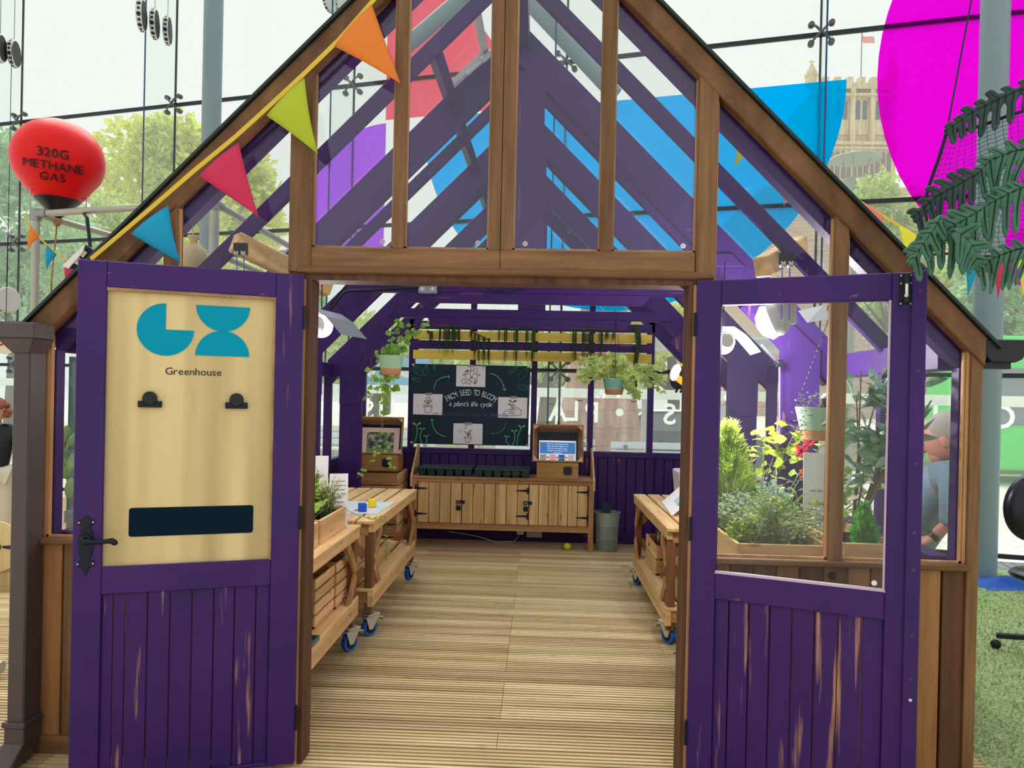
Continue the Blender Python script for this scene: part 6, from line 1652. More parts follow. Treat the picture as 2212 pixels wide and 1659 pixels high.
mb = MB(); mb.lathe([(.018, -.455), (.035, -.47), (.03, -.50), (.02, -.52)], p, n=14); mb.tube([p + UP * -.5, p + V((-.03, -.01, -.95)), p + V((-.03, -.01, -1.05))], .006, 6); mb.build('rope', mat('rope', lin(176, 130, 84), .9), t, smooth=True)
mb = MB()
for a in (.4, 2.2, 4.2): mb.tube([p + V((.2 * cos(a), .2 * sin(a), -.25)), p + V((.2 * cos(a), .2 * sin(a), -.52))], .005, 6)
mb.build('support_rod', GALV, t)
mb = MB(); mb.prism([p + V((-.03 + x, -.015, -1.05 + z)) for x, z in ((0, 0), (.05, -.09), (.04, -.2), (-.04, -.2), (-.05, -.09))], (0, .01, 0)); mb.build('wooden_tag', M['birch'], t)
vd = (p - CP).normalized(); vr = vd.cross(UP).normalized(); vu = vr.cross(vd)
def on_balloon(x, y):
    xx, yy = x / R_, (y - .0) / R_
    k = max(.05, 1 - xx * xx - yy * yy)
    return p + vr * x + vu * y - vd * (R_ * 1.03 * sqrt(k) + .012)
mb = MB()
text(mb, '320G', lambda x, y: on_balloon(x - .035, y + .015), .094, bold=1, track=.08)
text(mb, 'METHANE', lambda x, y: on_balloon(x - .03, y - .078), .088, bold=1, track=.08)
text(mb, 'GAS', lambda x, y: on_balloon(x - .035, y - .16), .086, bold=1, track=.1)
mb.build('lettering', mat('balloon_ink', lin(30, 10, 14), .6), env)
# bunting on the scaffold
mb = MB(); mb.tube([at(x, y, 5.4) for x, y in ((48, 462), (66, 490), (92, 520), (122, 548), (150, 568), (175, 578))], .006, 6)
solo(mb, 'bunting_ribbon', RIB, 'thin yellow bunting cord hanging from the scaffold corner', 'ribbon')
G2 = 'pennants on the scaffold'
flag_obj('small orange pennant on the scaffold bunting', ((66, 486), (86, 511), (63, 540)), 5.4, 'orange', G2)
flag_obj('small blue pennant on the scaffold bunting', ((101, 528), (123, 550), (103, 584)), 5.4, 'blue', G2)
flag_obj('small red pennant on the scaffold bunting beside the left door', ((142, 562), (172, 576), (144, 606)), 5.4, 'red', G2)
flag_obj('pale green pennant behind the left front glazing', ((402, 445), (432, 440), (432, 492)), 5.12, 'green', G2)
# stage lamp
p = at(172, 556, 5.2); t = thing('stage_lamp', 'black stage lamp with white barn doors behind the left roof edge', 'stage lamp', p)
Q5 = lambda x, y, Y=5.2: at(x, y, Y)
mb = MB(); mb.prism([Q5(184, 528), Q5(203, 541), Q5(170, 584), Q5(147, 580)], (0, .12, 0)); mb.build('housing', M['black'], t, bevel=.004)
mb = MB(); mb.prism([Q5(134, 574, 5.17), Q5(183, 528, 5.17), Q5(178, 545, 5.17), Q5(147, 580, 5.17)], (0, .01, 0)); mb.build('barn_door', M['white'], t)
for q in (((181, 541), (189, 546), (180, 557), (173, 552)), ((170, 556), (177, 561), (168, 573), (160, 568))):
    mb = MB(); mb.prism([Q5(x, y, 5.19) for x, y in q], (0, -.006, 0)); mb.build('lens_opening', mat('lens_cream', lin(206, 196, 164), .5), t)
mb = MB(); mb.tube([p + V((.05, .05, .05)), p + V((.0, .08, .3)), V((-3.45, 5.45, zS - .02))], .012, 8); mb.build('yoke', M['black'], t)
# sack hung from the scaffold
p = at(418, 545, 5.3); BU = mat('sackcloth', lin(206, 186, 150), .95)
t = thing('sack', 'tied sackcloth bag hanging from the scaffold, behind the left front glazing', 'sack', p)
mb = MB(); mb.lathe([(.0, -.13), (.07, -.125), (.10, -.05), (.09, .02), (.04, .06), (.02, .075), (.04, .10), (.045, .12), (.0, .11)], p, n=22); mb.build('bag', BU, t, smooth=True)
mb = MB(); mb.lathe([(.026, .066), (.03, .075), (.026, .084)], p, n=14); mb.tube([p + UP * .08, V((p.x, 5.24, zS))], .004, 6); mb.build('tie', RIB, t)
# round drums hanging on strings
DRW, DRB = mat('drum_white', lin(216, 218, 214), .6), mat('drum_dark', lin(26, 38, 38), .6)
def drum(label, px, py, Y, r, th=.055, white=False):
    c = at(px, py, Y); t = thing('hanging_drum', label, 'hanging drum', c, group='drums hung by the glass wall')
    ax = V((-.93, -.3 if not white else .3, .0)).normalized()
    mb = MB(); mb.lathe([(r * .92, -th / 2), (r, -th * .35), (r, th * .35), (r * .92, th / 2)], c, ax, 36); mb.cur = 1
    mb.lathe([(r * .9, th / 2 + .001), (r * .9, th / 2 + .004)], c, ax, 32); mb.lathe([(r * .9, -th / 2 - .001), (r * .9, -th / 2 - .004)], c, ax, 32); mb.build('shell', [DRW, DRW if white else DRB], t, smooth=True, auto=40)
    mb = MB(); a = ax.cross(UP).normalized()
    for k in range(18):
        q = 2 * pi * k / 18; d = a * cos(q) + UP * sin(q)
        mb.lathe([(r * (.10 if k % 2 else .14), -.001), (r * .08, .002)], c + d * r, d, 10)
    mb.build('hole', M['blackp'], t)
    mb = MB(); mb.tube([c + UP * r, c + UP * (r + 2.2)], .003, 5); mb.build('cord', M['black'], t)
for px, py, Y, r, lb in ((306, 33, 8.2, .172, 'left'), (334, 52, 8.5, .168, 'middle'), (362, 66, 8.8, .165, 'right')):
    drum('dark holed drum, %s one of the three at the top left' % lb, px, py, Y, r)
drum('dark holed drum cut by the left edge of the picture', 0, 104, 8.0, .15); drum('dark holed drum beside the leftmost glass joint', 30, 116, 8.2, .15)
drum('white drum with black holes above the downpipe hopper', 15, 648, 6.6, .12, .05, True)
drum('pale drum high behind the left roof slope, left of a pair', 712, 3, 9.0, .13, .05, True); drum('pale drum high behind the left roof slope, right of a pair', 738, 12, 9.2, .13, .05, True)
# round price sign, plywood wheel, pipe end at the far left
p = at(12, 738, 6.2); t = thing('round_sign', 'cream round sign with red figures behind the hopper', 'sign', p)
mb = MB(); mb.lathe([(.11, 0), (.11, .008)], p, (0, -1, 0), 36); sg_ = mb.build('disc', mat('sign_cream', lin(232, 224, 196), .7), t)
mb = MB(); text(mb, '00', lambda x, y: p + V((x, -.012, y - .035)), .12, bold=1); mb.build('figures', mat('figure_red', lin(170, 30, 40), .6), sg_)
mb = MB(); mb.tube([p + UP * .11, p + UP * .9], .003, 5); mb.build('cord', M['black'], t)
p = at(-4, 1180, 5.4); t = thing('plywood_disc', 'round pale plywood wheel at the left edge of the picture', 'disc', (p.x, p.y, 0))
mb = MB(); mb.lathe([(.18, 0), (.19, .004), (.19, .02), (.18, .024)], p, (0, -1, 0), 40); mb.build('disc', M['birch'], t, smooth=True, auto=40)
mb = MB(); mb.lathe([(.04, .02), (.035, .04)], p, (0, -1, 0), 20); mb.tube([p, p + V((.13, -.03, 0))], .014, 8); mb.build('axle', M['blackp'], t)
mb = MB(); mb.box(p.x - .2, p.x + .2, p.y + .01, p.y + .04, 0, p.z); mb.build('stand', M['birch'], t)
p = at(4, 1442, 3.7); mb = MB(); mb.tube([p + V((-.5, .1, 0)), p], .024, 14); mb.tube([p + V((-.015, 0, 0)), p + V((.0, 0, 0))], .03, 14); mb.tube([p + V((-.3, .06, 0)), V((p.x - .3, p.y + .06, 0))], .02, 10)
solo(mb, 'floor_pipe', mat('pipe_white', lin(216, 216, 212), .4), 'pale grey pipe end near the floor at the left edge', 'pipe', smooth=True, auto=40)
# dark panel added for a reflection in the side glass, beside a pad-leaved plant
t = thing('reflection_panel', 'dark green panel added beside the left flank in place of a reflection', 'panel', (-2.28, 3.75, 0))
mb = MB(); mb.box(-2.42, -2.11, 3.72, 3.75, .1, 1.66); mb.build('panel', mat('panel_green', lin(46, 82, 84), .4), t, bevel=.004)
mb = MB(); mb.box(-2.40, -2.36, 3.69, 3.78, 0, .12); mb.box(-2.16, -2.12, 3.69, 3.78, 0, .12); mb.build('foot', M['black'], t)
t = thing('prickly_pear', 'pad-leaved succulent with pale rims beside the left flank', 'plant', (-2.2, 3.5, .0))
mb = MB(); mb.lathe([(.075, 0), (.09, .85), (.10, .85), (.10, .9), (.08, .9)], (-2.2, 3.55, 0), n=20); mb.build('tall_pot', PK['grey'], t, smooth=True, auto=40)
PD = leafmat('pad_green', lin(150, 184, 120), .35)
for x, y, w, h, a in ((124, 945, 11, 17, -.5), (142, 938, 11, 20, .15), (140, 985, 13, 20, -.3), (136, 1018, 18, 15, .9), (155, 1000, 12, 22, .3), (152, 1055, 13, 24, .1), (158, 950, 11, 18, .6)):
    c = at(x, y, 3.5); k = 3.5 / 1600
    mb = MB(); mb.sph(c, (w * k, .012, h * k), 14, 10, Matrix.Rotation(a, 3, 'Y')); mb.build('pad', PD, t, smooth=True)
mb = MB(); mb.tube([(-2.2, 3.52, .88), at(150, 1060, 3.51), at(142, 1000, 3.51), at(140, 950, 3.51)], .008, 6); mb.build('stem', STEM, t)

# ------------------------------------------------------------------ bunting and fabric leaves on the right
mb = MB(); rb = [at(x, y, 4.9) for x, y in ((1478, 146), (1590, 266), (1695, 366), (1785, 420), (1855, 434), (1930, 480), (1992, 517))]
for p, q in zip(rb, rb[1:]): mb.bar(p, q, .003, .018)
solo(mb, 'bunting_ribbon', RIB, 'yellow bunting ribbon strung behind the right roof slope', 'ribbon')
G3 = 'pennants behind the right roof slope'
flag_obj('red pennant high behind the gable, at the upper end of the right ribbon', ((1482, 150), (1516, 186), (1500, 240)), 4.9, 'red', G3)
flag_obj('dull yellow pennant in front of the blue film, behind the right glazing', ((1592, 268), (1632, 305), (1587, 362)), 4.9, 'green', G3)
flag_obj('pink pennant behind the right glazing', ((1692, 366), (1722, 385), (1691, 446)), 4.9, 'pink', G3)
flag_obj('slate blue pennant behind the right glazing', ((1782, 420), (1812, 430), (1784, 520)), 4.9, 'navy', G3)
flag_obj('dusty red pennant just above the right roof edge', ((1862, 438), (1906, 466), (1902, 500)), 4.9, 'pink', G3)
flag_obj('bright yellow pennant left of the fabric leaves', ((1940, 486), (1984, 513), (1952, 560)), 4.9, 'yellow', G3)
mb = MB(); mb.tube([at(x, y, 5.6) for x, y in ((2040, 530), (2100, 550), (2160, 558), (2215, 552), (2300, 530))], .004, 5)
solo(mb, 'bunting_ribbon', RIB, 'bunting cord below the fabric leaves on the right', 'ribbon')
G4 = 'pennants below the fabric leaves'
flag_obj('blue pennant left of the right column', ((2080, 545), (2118, 553), (2088, 640)), 5.6, 'blue', G4)
flag_obj('coral red pennant in front of the right column', ((2140, 557), (2170, 558), (2153, 646)), 5.6, 'red', G4)
flag_obj('yellow pennant at the right edge of the picture', ((2192, 555), (2228, 550), (2206, 642)), 5.6, 'yellow', G4)
FLF = leafmat('fabric_leaf', lin(74, 122, 98), .15, .2); FLD = leafmat('fabric_leaf_dark', lin(52, 72, 68), .08, .2); VN = mat('leaf_vein', lin(24, 48, 42), .8)
def fabric_leaf(label, mid, lobes, L_, m, Yd, seed, up=.35):
    """broad fabric leaf: bent midrib with finger lobes hanging on the near side, short ones above"""
    rnd = random.Random(seed); k = 2.4 / 1600
    pts = [at(x, y, Yd + .012 * i) for i, (x, y) in enumerate(mid)]
    def P(f):
        f = max(0, min(.9999, f)) * (len(pts) - 1); i = int(f); return pts[i].lerp(pts[i + 1], f - i)
    t = thing('fabric_leaf', label, 'fabric leaf', pts[0], group='fabric leaves on the net')
    mb = MB(); vn = MB(); vn.tube(pts, [.006, .005, .004, .003][:len(pts)] if len(pts) <= 4 else .004, 6)
    for s_ in (1, -1):
        for i in range(lobes):
            f = (i + .5) / lobes; b0 = P(f); tan = (P(f + .05) - P(f - .05)).normalized()
            side = V((tan.z, 0, -tan.x)); side = side if side.z < 0 else -side
            side = side * s_
            ln = L_ * k * (.55 + .45 * sin(pi * min(1, f * 1.1 + .12))) * rnd.uniform(.85, 1.1) * (1 if s_ > 0 else up)
            W = (pts[-1] - pts[0]).length / lobes * 1.0
            dr = (side * .9 + tan * .55).normalized(); yo = rnd.uniform(-.3, .1)
            def Q(u, v, dr=dr, ln=ln, W=W, b0=b0, side=side, tan=tan, yo=yo, s_=s_):
                w = W * (1.3 if v < .2 else (1.3 - .62 * min(1, (v - .2) / .2) if v < .75 else .68 * sqrt(max(0, 1 - ((v - .75) / .26) ** 2))))
                c = b0 + dr * ln * v + V((0, yo * ln * v * v, -.25 * ln * v * v * (1 if s_ > 0 else .2)))
                return c + tan * (u - .5) * w + V((0, -.10 * w * (1 - (2 * u - 1) ** 2), 0))
            mb.grid(Q, 4, 10)
            vn.tube([Q(.5, .02) + V((0, -.002, 0)), Q(.5, .45) + V((0, -.002, 0)), Q(.5, .85) + V((0, -.002, 0))], [.0022, .0018, .0008], 4)
    o = mb.build('blade', m, t, smooth=True); sd = o.modifiers.new('thick', 'SOLIDIFY'); sd.thickness = .0022
    vn.build('vein', VN, t, smooth=True)
fabric_leaf('dark folded fabric leaf along the top of the net', [(2240, 178), (2160, 212), (2095, 245), (2046, 280)], 7, 56, FLD, 2.42, 1, .5)
fabric_leaf('green fabric leaf at the right edge, in front of the column', [(2235, 318), (2190, 326), (2140, 345), (2108, 376)], 5, 92, FLF, 2.36, 2)
fabric_leaf('dark fabric leaf hanging left of the column, in the net', [(2112, 374), (2070, 398), (2020, 425), (1972, 470)], 6, 66, FLD, 2.36, 3, .6)
fabric_leaf('green fabric leaf lower at the right edge, across the column', [(2240, 392), (2190, 412), (2135, 440), (2090, 472)], 6, 84, FLF, 2.34, 4)
fabric_leaf('large green fabric leaf in the middle, pointing down to the door bolt', [(2118, 452), (2075, 478), (2020, 510), (1962, 556)], 6, 84, FLF, 2.30, 5, .5)
fabric_leaf('small green fabric leaf beneath the large one', [(2056, 498), (2088, 518), (2104, 545), (2110, 572)], 3, 56, FLF, 2.27, 8, .8)
fabric_leaf('green fabric leaf lowest at the right edge', [(2240, 530), (2195, 538), (2145, 556), (2112, 586)], 6, 78, FLF, 2.34, 6)
fabric_leaf('narrow green fabric leaf at the lower left corner of the net', [(2030, 470), (2012, 500), (1990, 530), (1966, 574)], 4, 40, FLF, 2.30, 7, .8)
rnd = random.Random(9)
NT = mat('net_cord', lin(44, 30, 54), .8); NTP = mat('net_cord_pale', lin(150, 134, 140), .8)
def net(u, v):
    x = (2046 + (2290 - 2046) * u) * (1 - v) + (1992 + (2290 - 1992) * u) * v
    y = (278 - 44 * u) * (1 - v) + (556 - 16 * u) * v
    p = at(x + 5 * sin(v * 9 + u * 7), y + 8 * sin(u * 8 + v * 3) * sin(pi * v), 2.46)
    return p + V((0, .05 * sin(u * 7 + v * 4), 0))
mb = MB()
for i in range(1, 22): mb.tube([net(i / 21 + .006 * sin(k * 3.1), k / 26) for k in range(27)], .0009, 3, False)
for j in range(1, 27): mb.tube([net(k / 21, j / 26 + .006 * (k % 2)) for k in range(22)], .0009, 3, False)
t = thing('cargo_net', 'fine dark net stretched on a rope frame at the upper right', 'net', net(0, 0))
mb.build('mesh', NT, t)
mb = MB(); mb.tube([net(0, k / 10) for k in range(11)], .006, 7); mb.tube([net(k / 10, 0) for k in range(11)], .006, 7); mb.tube([net(k / 10, 1) for k in range(11)], .0035, 6); mb.tube([net(1, k / 10) for k in range(11)], .006, 7); mb.build('rope', NT, t, smooth=True)
mb = MB(); mb.tube([net(0, 0), net(0, 0) + V((.4, .1, 2.2))], .003, 5); mb.tube([net(1, 0), net(1, 0) + V((0, .1, 2.2))], .003, 5); mb.build('hanging_line', NT, t)

# blue cloth and swivel chair on the right
BC = mat('cloth_blue', lin(12, 84, 176), .6)
rnd = random.Random(12); ph = [rnd.random() * 6.28 for _ in range(12)]
def cloth(u, v):
    x = 3.72 + 1.25 * u; y = 6.25 + .36 * v + .05 * sin(u * 5)
    e = sin(pi * u) ** .4 * sin(pi * v) ** .5 if 0 < u < 1 and 0 < v < 1 else 0
    h = .03 * sin(u * 17 + ph[0] + 3 * v) + .025 * sin(v * 9 + u * 5 + ph[1]) + .02 * sin(u * 31 + v * 7 + ph[2])
    return (x + .04 * sin(v * 8 + u * 6), y, -.014 + max(0, .05 + h) * e)
mb = MB(); mb.grid(cloth, 60, 24)
o = solo(mb, 'crumpled_cloth', BC, 'crumpled bright blue cloth on the grass carpet by the column', 'cloth', smooth=True)
p = at(2232, 1095, 4.35)
t = thing('swivel_chair', 'black padded swivel chair cut by the right edge of the picture', 'chair', (p.x, p.y, -.015))
LE = mat('black_leatherette', lin(22, 24, 34), .3)
mb = MB(); mb.sph((p.x, p.y, p.z), (.165, .07, .20), 24, 16, Matrix.Rotation(radians(8), 3, 'Y')); mb.build('backrest', LE, t, smooth=True)
mb = MB(); mb.sph((p.x + .29, p.y + .27, .48), (.22, .22, .05), 24, 10); mb.build('seat', LE, t, smooth=True)
mb = MB(); mb.tube([(p.x, p.y + .04, p.z - .1), (p.x, p.y + .02, .5), (p.x + .14, p.y + .2, .44)], .02, 8); mb.build('back_bar', M['black'], t, smooth=True)
mb = MB(); mb.tube([(p.x + .29, p.y + .27, .44), (p.x + .29, p.y + .27, .1)], .025, 12); mb.build('column', M['chrome'], t, smooth=True)
for k in range(5):
    a = k * 2 * pi / 5 + 2.6; e = V((p.x + .29 + .27 * cos(a), p.y + .27 + .27 * sin(a), .07))
    mb = MB(); mb.bar((p.x + .29, p.y + .27, .1), e, .035, .03); l_ = mb.build('leg', M['blackp'], t, bevel=.004)
    mb = MB(); mb.lathe([(.028, -.012), (.03, 0), (.028, .012)], e - UP * .055, (sin(a), -cos(a), 0), 16); mb.build('castor', M['blackp'], l_, smooth=True)

# ------------------------------------------------------------------ people
SKIN = mat('skin', lin(214, 160, 132), .5); SKR = mat('skin_flushed', lin(190, 132, 112), .5)
def skin_body(name, J, E_, m, parent, sub=2):
    names = list(J); idx = {n: i for i, n in enumerate(names)}
    inv = INV[parent.name]
    me = bpy.data.meshes.new(name); me.from_pydata([tuple(inv @ V(J[n][0])) for n in names], [(idx[a], idx[b_]) for a, b_ in E_], [])
    me.materials.append(m)
    o = bpy.data.objects.new(name, me); COL.objects.link(o); o.parent = parent; INV[o.name] = inv
    md = o.modifiers.new('skin', 'SKIN'); md.use_smooth_shade = True
    for i, n in enumerate(names):
        r = J[n][1]; r = (r, r) if not isinstance(r, tuple) else r
        me.skin_vertices[0].data[i].radius = r
        me.skin_vertices[0].data[i].use_root = (i == 0)
    s_ = o.modifiers.new('smooth', 'SUBSURF'); s_.levels = s_.render_levels = sub
    return o
def head(t, c, f, r=.1, hair=None, hairm=None, skin=SKIN):
    """c head centre, f facing direction (need not be level)"""
    c, f = V(c), V(f).normalized(); s_ = f.cross(UP).normalized(); u = s_.cross(f)
    rot = Matrix((s_, f, u)).transposed()
    hb = MB(); hb.sph(c, (r * .78, r * .95, r * 1.15), 24, 18, rot)
    hb.sph(c + f * r * .42 - u * r * .62, (r * .5, r * .48, r * .5), 16, 12, rot)
    hb.sph(c + f * r * .98 - u * r * .12, (r * .13, r * .2, r * .24), 10, 8, rot)
    hb.sph(c + f * r * .80 - u * r * .52, (r * .26, r * .12, r * .07), 10, 6, rot)
    for k in (-1, 1): hb.sph(c + s_ * k * r * .80 - u * r * .08 - f * r * .05, (r * .1, r * .2, r * .3), 12, 8, rot)
    h = hb.build('head', skin, t, smooth=True)
    mb = MB()
    for k in (-1, 1): mb.sph(c + f * r * .86 + s_ * k * r * .32 + u * r * .08, (r * .12, r * .08, r * .07), 10, 6, rot)
    mb.build('eye', M['white'], h, smooth=True)
    mb = MB()
    for k in (-1, 1): mb.sph(c + f * r * .93 + s_ * k * r * .32 + u * r * .08, (r * .055, r * .04, r * .06), 8, 6, rot); mb.sph(c + f * r * .86 + s_ * k * r * .32 + u * r * .26, (r * .2, r * .06, r * .035), 8, 5, rot)
    mb.build('iris_and_brow', mat('brow_dark', lin(62, 48, 40), .8), h, smooth=True)
    return h, s_, u, rot
def hand(t, w, d, palm_n, L_=.17, skin=SKIN, curl=.5):
    """palm, four bent fingers and a thumb from wrist w along d"""
    w, d, n = V(w), V(d).normalized(), V(palm_n).normalized(); s_ = d.cross(n).normalized()
    J = {'wrist': (w, (.024, .02)), 'palm': (w + d * L_ * .3, (.036, .016)), 'knuckles': (w + d * L_ * .5, (.038, .013))}
    E_ = [('wrist', 'palm'), ('palm', 'knuckles')]
    o = skin_body('hand', J, E_, skin, t, 2)
    for k, (off, ln) in enumerate(((-.027, .40), (-.009, .46), (.009, .43), (.026, .34))):
        a = w + d * L_ * .48 + s_ * off; c1 = d * cos(curl * .5) + n * sin(curl * .5); c2 = d * cos(curl * 1.3) + n * sin(curl * 1.3)
        p1 = a + c1 * L_ * ln * .5; p2 = p1 + c2 * L_ * ln * .5
        skin_body('finger', {'a': (a, .0088), 'b': (p1, .008), 'c': (p2, .0062)}, [('a', 'b'), ('b', 'c')], skin, o, 1)
    a = w + d * L_ * .15 - s_ * .026; p1 = a + (d * .6 - s_ * .8).normalized() * L_ * .26; p2 = p1 + (d * .9 - s_ * .2 + n * .3).normalized() * L_ * .2
    skin_body('thumb', {'a': (a, .011), 'b': (p1, .0095), 'c': (p2, .007)}, [('a', 'b'), ('b', 'c')], skin, o, 1)
YP = 3.9
t = thing('person', 'person in a grey-blue top leaning forward beyond the right corner window', 'person', (2.25, 4.0, -.015))
A = lambda x, y, dy=0.0: at(x, y, YP + dy)
nk, sh, sh2, el, wr = A(2050, 1003, .1), A(2060, 1022, -.06), A(2020, 1022, .22), A(2052, 1126, -.08), A(2016, 1158, -.05)
el2, wr2 = A(2000, 1120, .3), A(1975, 1165, .2)
pel = V((sh.x - .06, YP + .42, .55)); chest = pel.lerp(nk, .66)
kn, kn2 = V((2.14, YP + .0, .56)), V((1.94, YP + .14, .56)); an, an2 = V((2.14, YP + .06, .08)), V((1.95, YP + .2, .08))
J = {'pelvis': (pel, (.13, .11)), 'waist': (pel.lerp(chest, .5), (.125, .1)), 'chest': (chest, (.15, .11)), 'neck': (nk, .055), 'skull': (nk + V((-.05, 0, .08)), .05),
     'sh': (sh, .062), 'el': (el, .043), 'wr': (wr, .028), 'sh2': (sh2, .062), 'el2': (el2, .043), 'wr2': (wr2, .028),
     'hip': (pel + V((.08, -.04, 0)), .085), 'kn': (kn, .06), 'an': (an, .042), 'to': (an + V((-.1, -.13, -.05)), .035), 'hip2': (pel + V((-.09, .0, 0)), .085), 'kn2': (kn2, .06), 'an2': (an2, .042), 'to2': (an2 + V((-.1, -.13, -.05)), .035)}
E1 = [('pelvis', 'waist'), ('waist', 'chest'), ('chest', 'neck'), ('neck', 'skull'), ('chest', 'sh'), ('sh', 'el'), ('el', 'wr'), ('chest', 'sh2'), ('sh2', 'el2'), ('el2', 'wr2'), ('pelvis', 'hip'), ('hip', 'kn'), ('kn', 'an'), ('an', 'to'), ('pelvis', 'hip2'), ('hip2', 'kn2'), ('kn2', 'an2'), ('an2', 'to2')]
slim = lambda J, keep: {n: (v if n in keep else (v[0], tuple(q * .72 for q in v[1]) if isinstance(v[1], tuple) else v[1] * .72)) for n, v in J.items()}
skin_body('body', slim(J, ('neck', 'skull', 'wr', 'wr2', 'an', 'an2', 'to', 'to2')), E1, SKR, t)
for n_ in ('', '2'): skin_body('shoe', {'heel': (J['an' + n_][0] + V((.03, .03, -.045)), .045), 'ball': (J['to' + n_][0] + V((0, 0, 0)), .044), 'toe': (J['to' + n_][0] + V((-.04, -.05, -.005)), .036)}, [('heel', 'ball'), ('ball', 'toe')], M['blackp'], t)
SHIRT = mat('top_grey_blue', lin(112, 136, 150), .85); TRS = mat('trousers_mustard', lin(206, 156, 84), .85)
cuff, cuff2 = el.lerp(wr, .35), el2.lerp(wr2, .35)
JS = {k: (J[k][0], tuple(q * 1.16 for q in J[k][1]) if isinstance(J[k][1], tuple) else J[k][1] * 1.25) for k in ('pelvis', 'waist', 'chest', 'sh', 'el', 'sh2', 'el2')}
JS['cuff'] = (cuff, .047); JS['cuff2'] = (cuff2, .047); JS['collar'] = (chest.lerp(nk, .75), .085)
skin_body('top', JS, [('pelvis', 'waist'), ('waist', 'chest'), ('chest', 'collar'), ('chest', 'sh'), ('sh', 'el'), ('el', 'cuff'), ('chest', 'sh2'), ('sh2', 'el2'), ('el2', 'cuff2')], SHIRT, t)
JT = {'pelvis': (pel - UP * .02, (.15, .13)), 'hip': (J['hip'][0], .105), 'kn': (kn, .078), 'an': (an + UP * .05, .06), 'hip2': (J['hip2'][0], .105), 'kn2': (kn2, .078), 'an2': (an2 + UP * .05, .06)}
skin_body('trousers', JT, [('pelvis', 'hip'), ('hip', 'kn'), ('kn', 'an'), ('pelvis', 'hip2'), ('hip2', 'kn2'), ('kn2', 'an2')], TRS, t)
hc = A(2040, 950, .04); f_ = V((-.8, .5, -.35))
h, s_, u_, rot = head(t, hc, f_, .112, skin=SKR)
mb = MB(); mb.sph(hc - V(f_).normalized() * .03 + u_ * .032, (.096, .112, .112), 22, 14, rot); mb.build('cropped_hair', mat('hair_grey', lin(150, 146, 136), .9), h, smooth=True)
hand(t, wr, V((-.8, 0, -.5)), V((-.3, 0, -.9)), skin=SKR); hand(t, wr2, V((-.8, 0, -.5)), V((-.3, 0, -.9)), skin=SKR)
mb = MB(); d = (wr - el).normalized(); mb.tube([wr - d * .012, wr + d * .012], .031, 14); mb.build('wrist_strap', M['blackp'], t)
t = thing('stool', 'low dark stool under the leaning person', 'stool', (pel.x, pel.y, -.015))
mb = MB(); mb.lathe([(.17, .375), (.18, .385), (.18, .41), (.17, .42)], (pel.x, pel.y, 0), n=28); mb.build('seat', M['blackp'], t, smooth=True, auto=40)
for k in range(4):
    a = k * pi / 2 + .78; mb = MB(); mb.tube([(pel.x + .12 * cos(a), pel.y + .12 * sin(a), .38), (pel.x + .16 * cos(a), pel.y + .16 * sin(a), -.014)], .014, 8); mb.build('leg', M['black'], t)

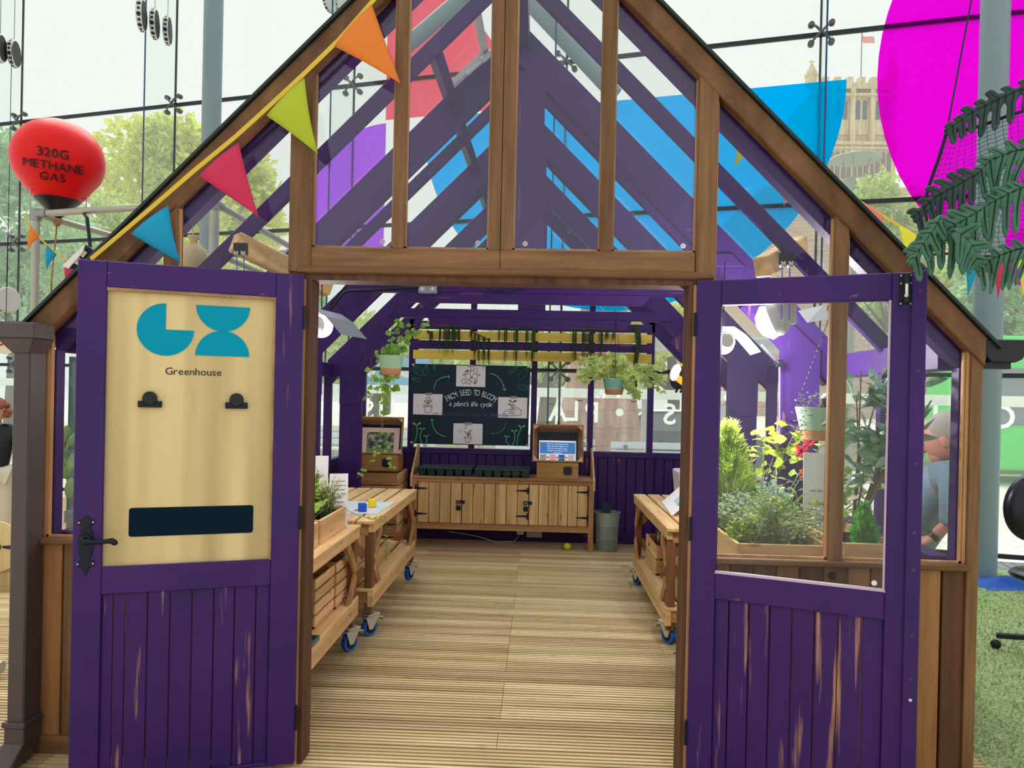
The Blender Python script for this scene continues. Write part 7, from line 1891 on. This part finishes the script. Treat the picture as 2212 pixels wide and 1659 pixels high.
def standing(label, base, H_, f, topm, trm, hairfn, skin=SKIN, gz=0.0):
    b0 = V((base[0], base[1], gz)); f = V((f[0], f[1], 0)).normalized(); s_ = f.cross(UP)
    t = thing('person', label, 'person', b0); k = H_ / 1.75
    q = lambda x, y, z: b0 + s_ * x * k + f * y * k + UP * z * k
    J = {'pelvis': (q(0, 0, .93), (.13 * k, .1 * k)), 'waist': (q(0, 0, 1.1), (.12 * k, .09 * k)), 'chest': (q(0, 0, 1.32), (.15 * k, .1 * k)), 'neck': (q(0, 0, 1.5), .05 * k), 'skull': (q(0, .02, 1.58), .05 * k)}
    E_ = [('pelvis', 'waist'), ('waist', 'chest'), ('chest', 'neck'), ('neck', 'skull')]
    for n, m_ in (('a', -1), ('b', 1)):
        J.update({'sh' + n: (q(.19 * m_, 0, 1.42), .058 * k), 'el' + n: (q(.25 * m_, -.02, 1.12), .042 * k), 'wr' + n: (q(.24 * m_, .1, .9), .028 * k), 'hip' + n: (q(.09 * m_, 0, .9), .085 * k), 'kn' + n: (q(.1 * m_, .03, .5), .058 * k), 'an' + n: (q(.1 * m_, 0, .09), .04 * k), 'to' + n: (q(.11 * m_, .17, .04), .035 * k)})
        E_ += [('chest', 'sh' + n), ('sh' + n, 'el' + n), ('el' + n, 'wr' + n), ('pelvis', 'hip' + n), ('hip' + n, 'kn' + n), ('kn' + n, 'an' + n), ('an' + n, 'to' + n)]
    skin_body('body', slim(J, ('neck', 'skull', 'wra', 'wrb')), E_, skin, t)
    for n in 'ab': skin_body('shoe', {'heel': (q(.1 * (-1 if n == 'a' else 1), -.03, .05), .046 * k), 'ball': (q(.105 * (-1 if n == 'a' else 1), .12, .045), .045 * k), 'toe': (q(.11 * (-1 if n == 'a' else 1), .2, .038), .036 * k)}, [('heel', 'ball'), ('ball', 'toe')], M['blackp'], t)
    g = lambda n, e: (J[n][0], tuple(x * e for x in J[n][1]) if isinstance(J[n][1], tuple) else J[n][1] * e)
    JS = {n: g(n, 1.28) for n in ('pelvis', 'waist', 'chest', 'sha', 'ela', 'wra', 'shb', 'elb', 'wrb')}; JS['collar'] = (q(0, 0, 1.46), .075 * k)
    skin_body('top', JS, [e for e in E_ if e[0] in JS and e[1] in JS] + [('chest', 'collar')], topm, t)
    JT = {n: g(n, 1.25) for n in ('pelvis', 'hipa', 'kna', 'ana', 'hipb', 'knb', 'anb')}
    skin_body('trousers', JT, [e for e in E_ if e[0] in JT and e[1] in JT], trm, t)
    c = q(0, .04, 1.635); h, s2, u_, rot = head(t, c, f, .1 * k ** .6, skin=skin)
    for m_ in (-1, 1): hand(t, J['wra' if m_ < 0 else 'wrb'][0], V((0, 0, -1)) + f * .3, s_ * -m_, .17 * k, skin)
    hairfn(h, c, f, u_, rot, .1 * k ** .6)
    return t
def curly(h, c, f, u_, rot, r):
    rnd = random.Random(4); mb = MB()
    for i in range(70):
        a = rnd.random() * 6.28; e = rnd.uniform(-.5, 1); w = sqrt(max(0, 1 - e * e)); d = V((cos(a) * w, sin(a) * w, e))
        if d.dot(f) > .45 and e < .45: continue
        mb.sph(c + d * r * 1.05 + u_ * r * .1, r * rnd.uniform(.28, .42), 8, 6)
    mb.build('curly_hair', mat('hair_auburn', lin(150, 92, 66), .9), h, smooth=True)
def short_hair(h, c, f, u_, rot, r):
    mb = MB(); mb.sph(c - f * r * .22 + u_ * r * .25, (r * .86, r * .98, r * 1.06), 18, 12, rot); mb.build('short_hair', mat('hair_brown', lin(96, 70, 54), .9), h, smooth=True)
p = at(-6, 890, 6.6)
standing('curly-haired person in a black jacket at the left edge of the picture', (p.x, p.y), 1.36, (.5, -.8), mat('jacket_black', lin(26, 30, 40), .5), mat('trousers_pale', lin(222, 214, 196), .8), curly)
p = at(1572, 835, 12.9)
standing('person in a pale top outside, seen through the right door window', (p.x, p.y), 1.78, (-.3, -1), mat('top_pale', lin(214, 220, 226), .8), mat('trousers_slate', lin(92, 104, 120), .8), short_hair, gz=-.06)
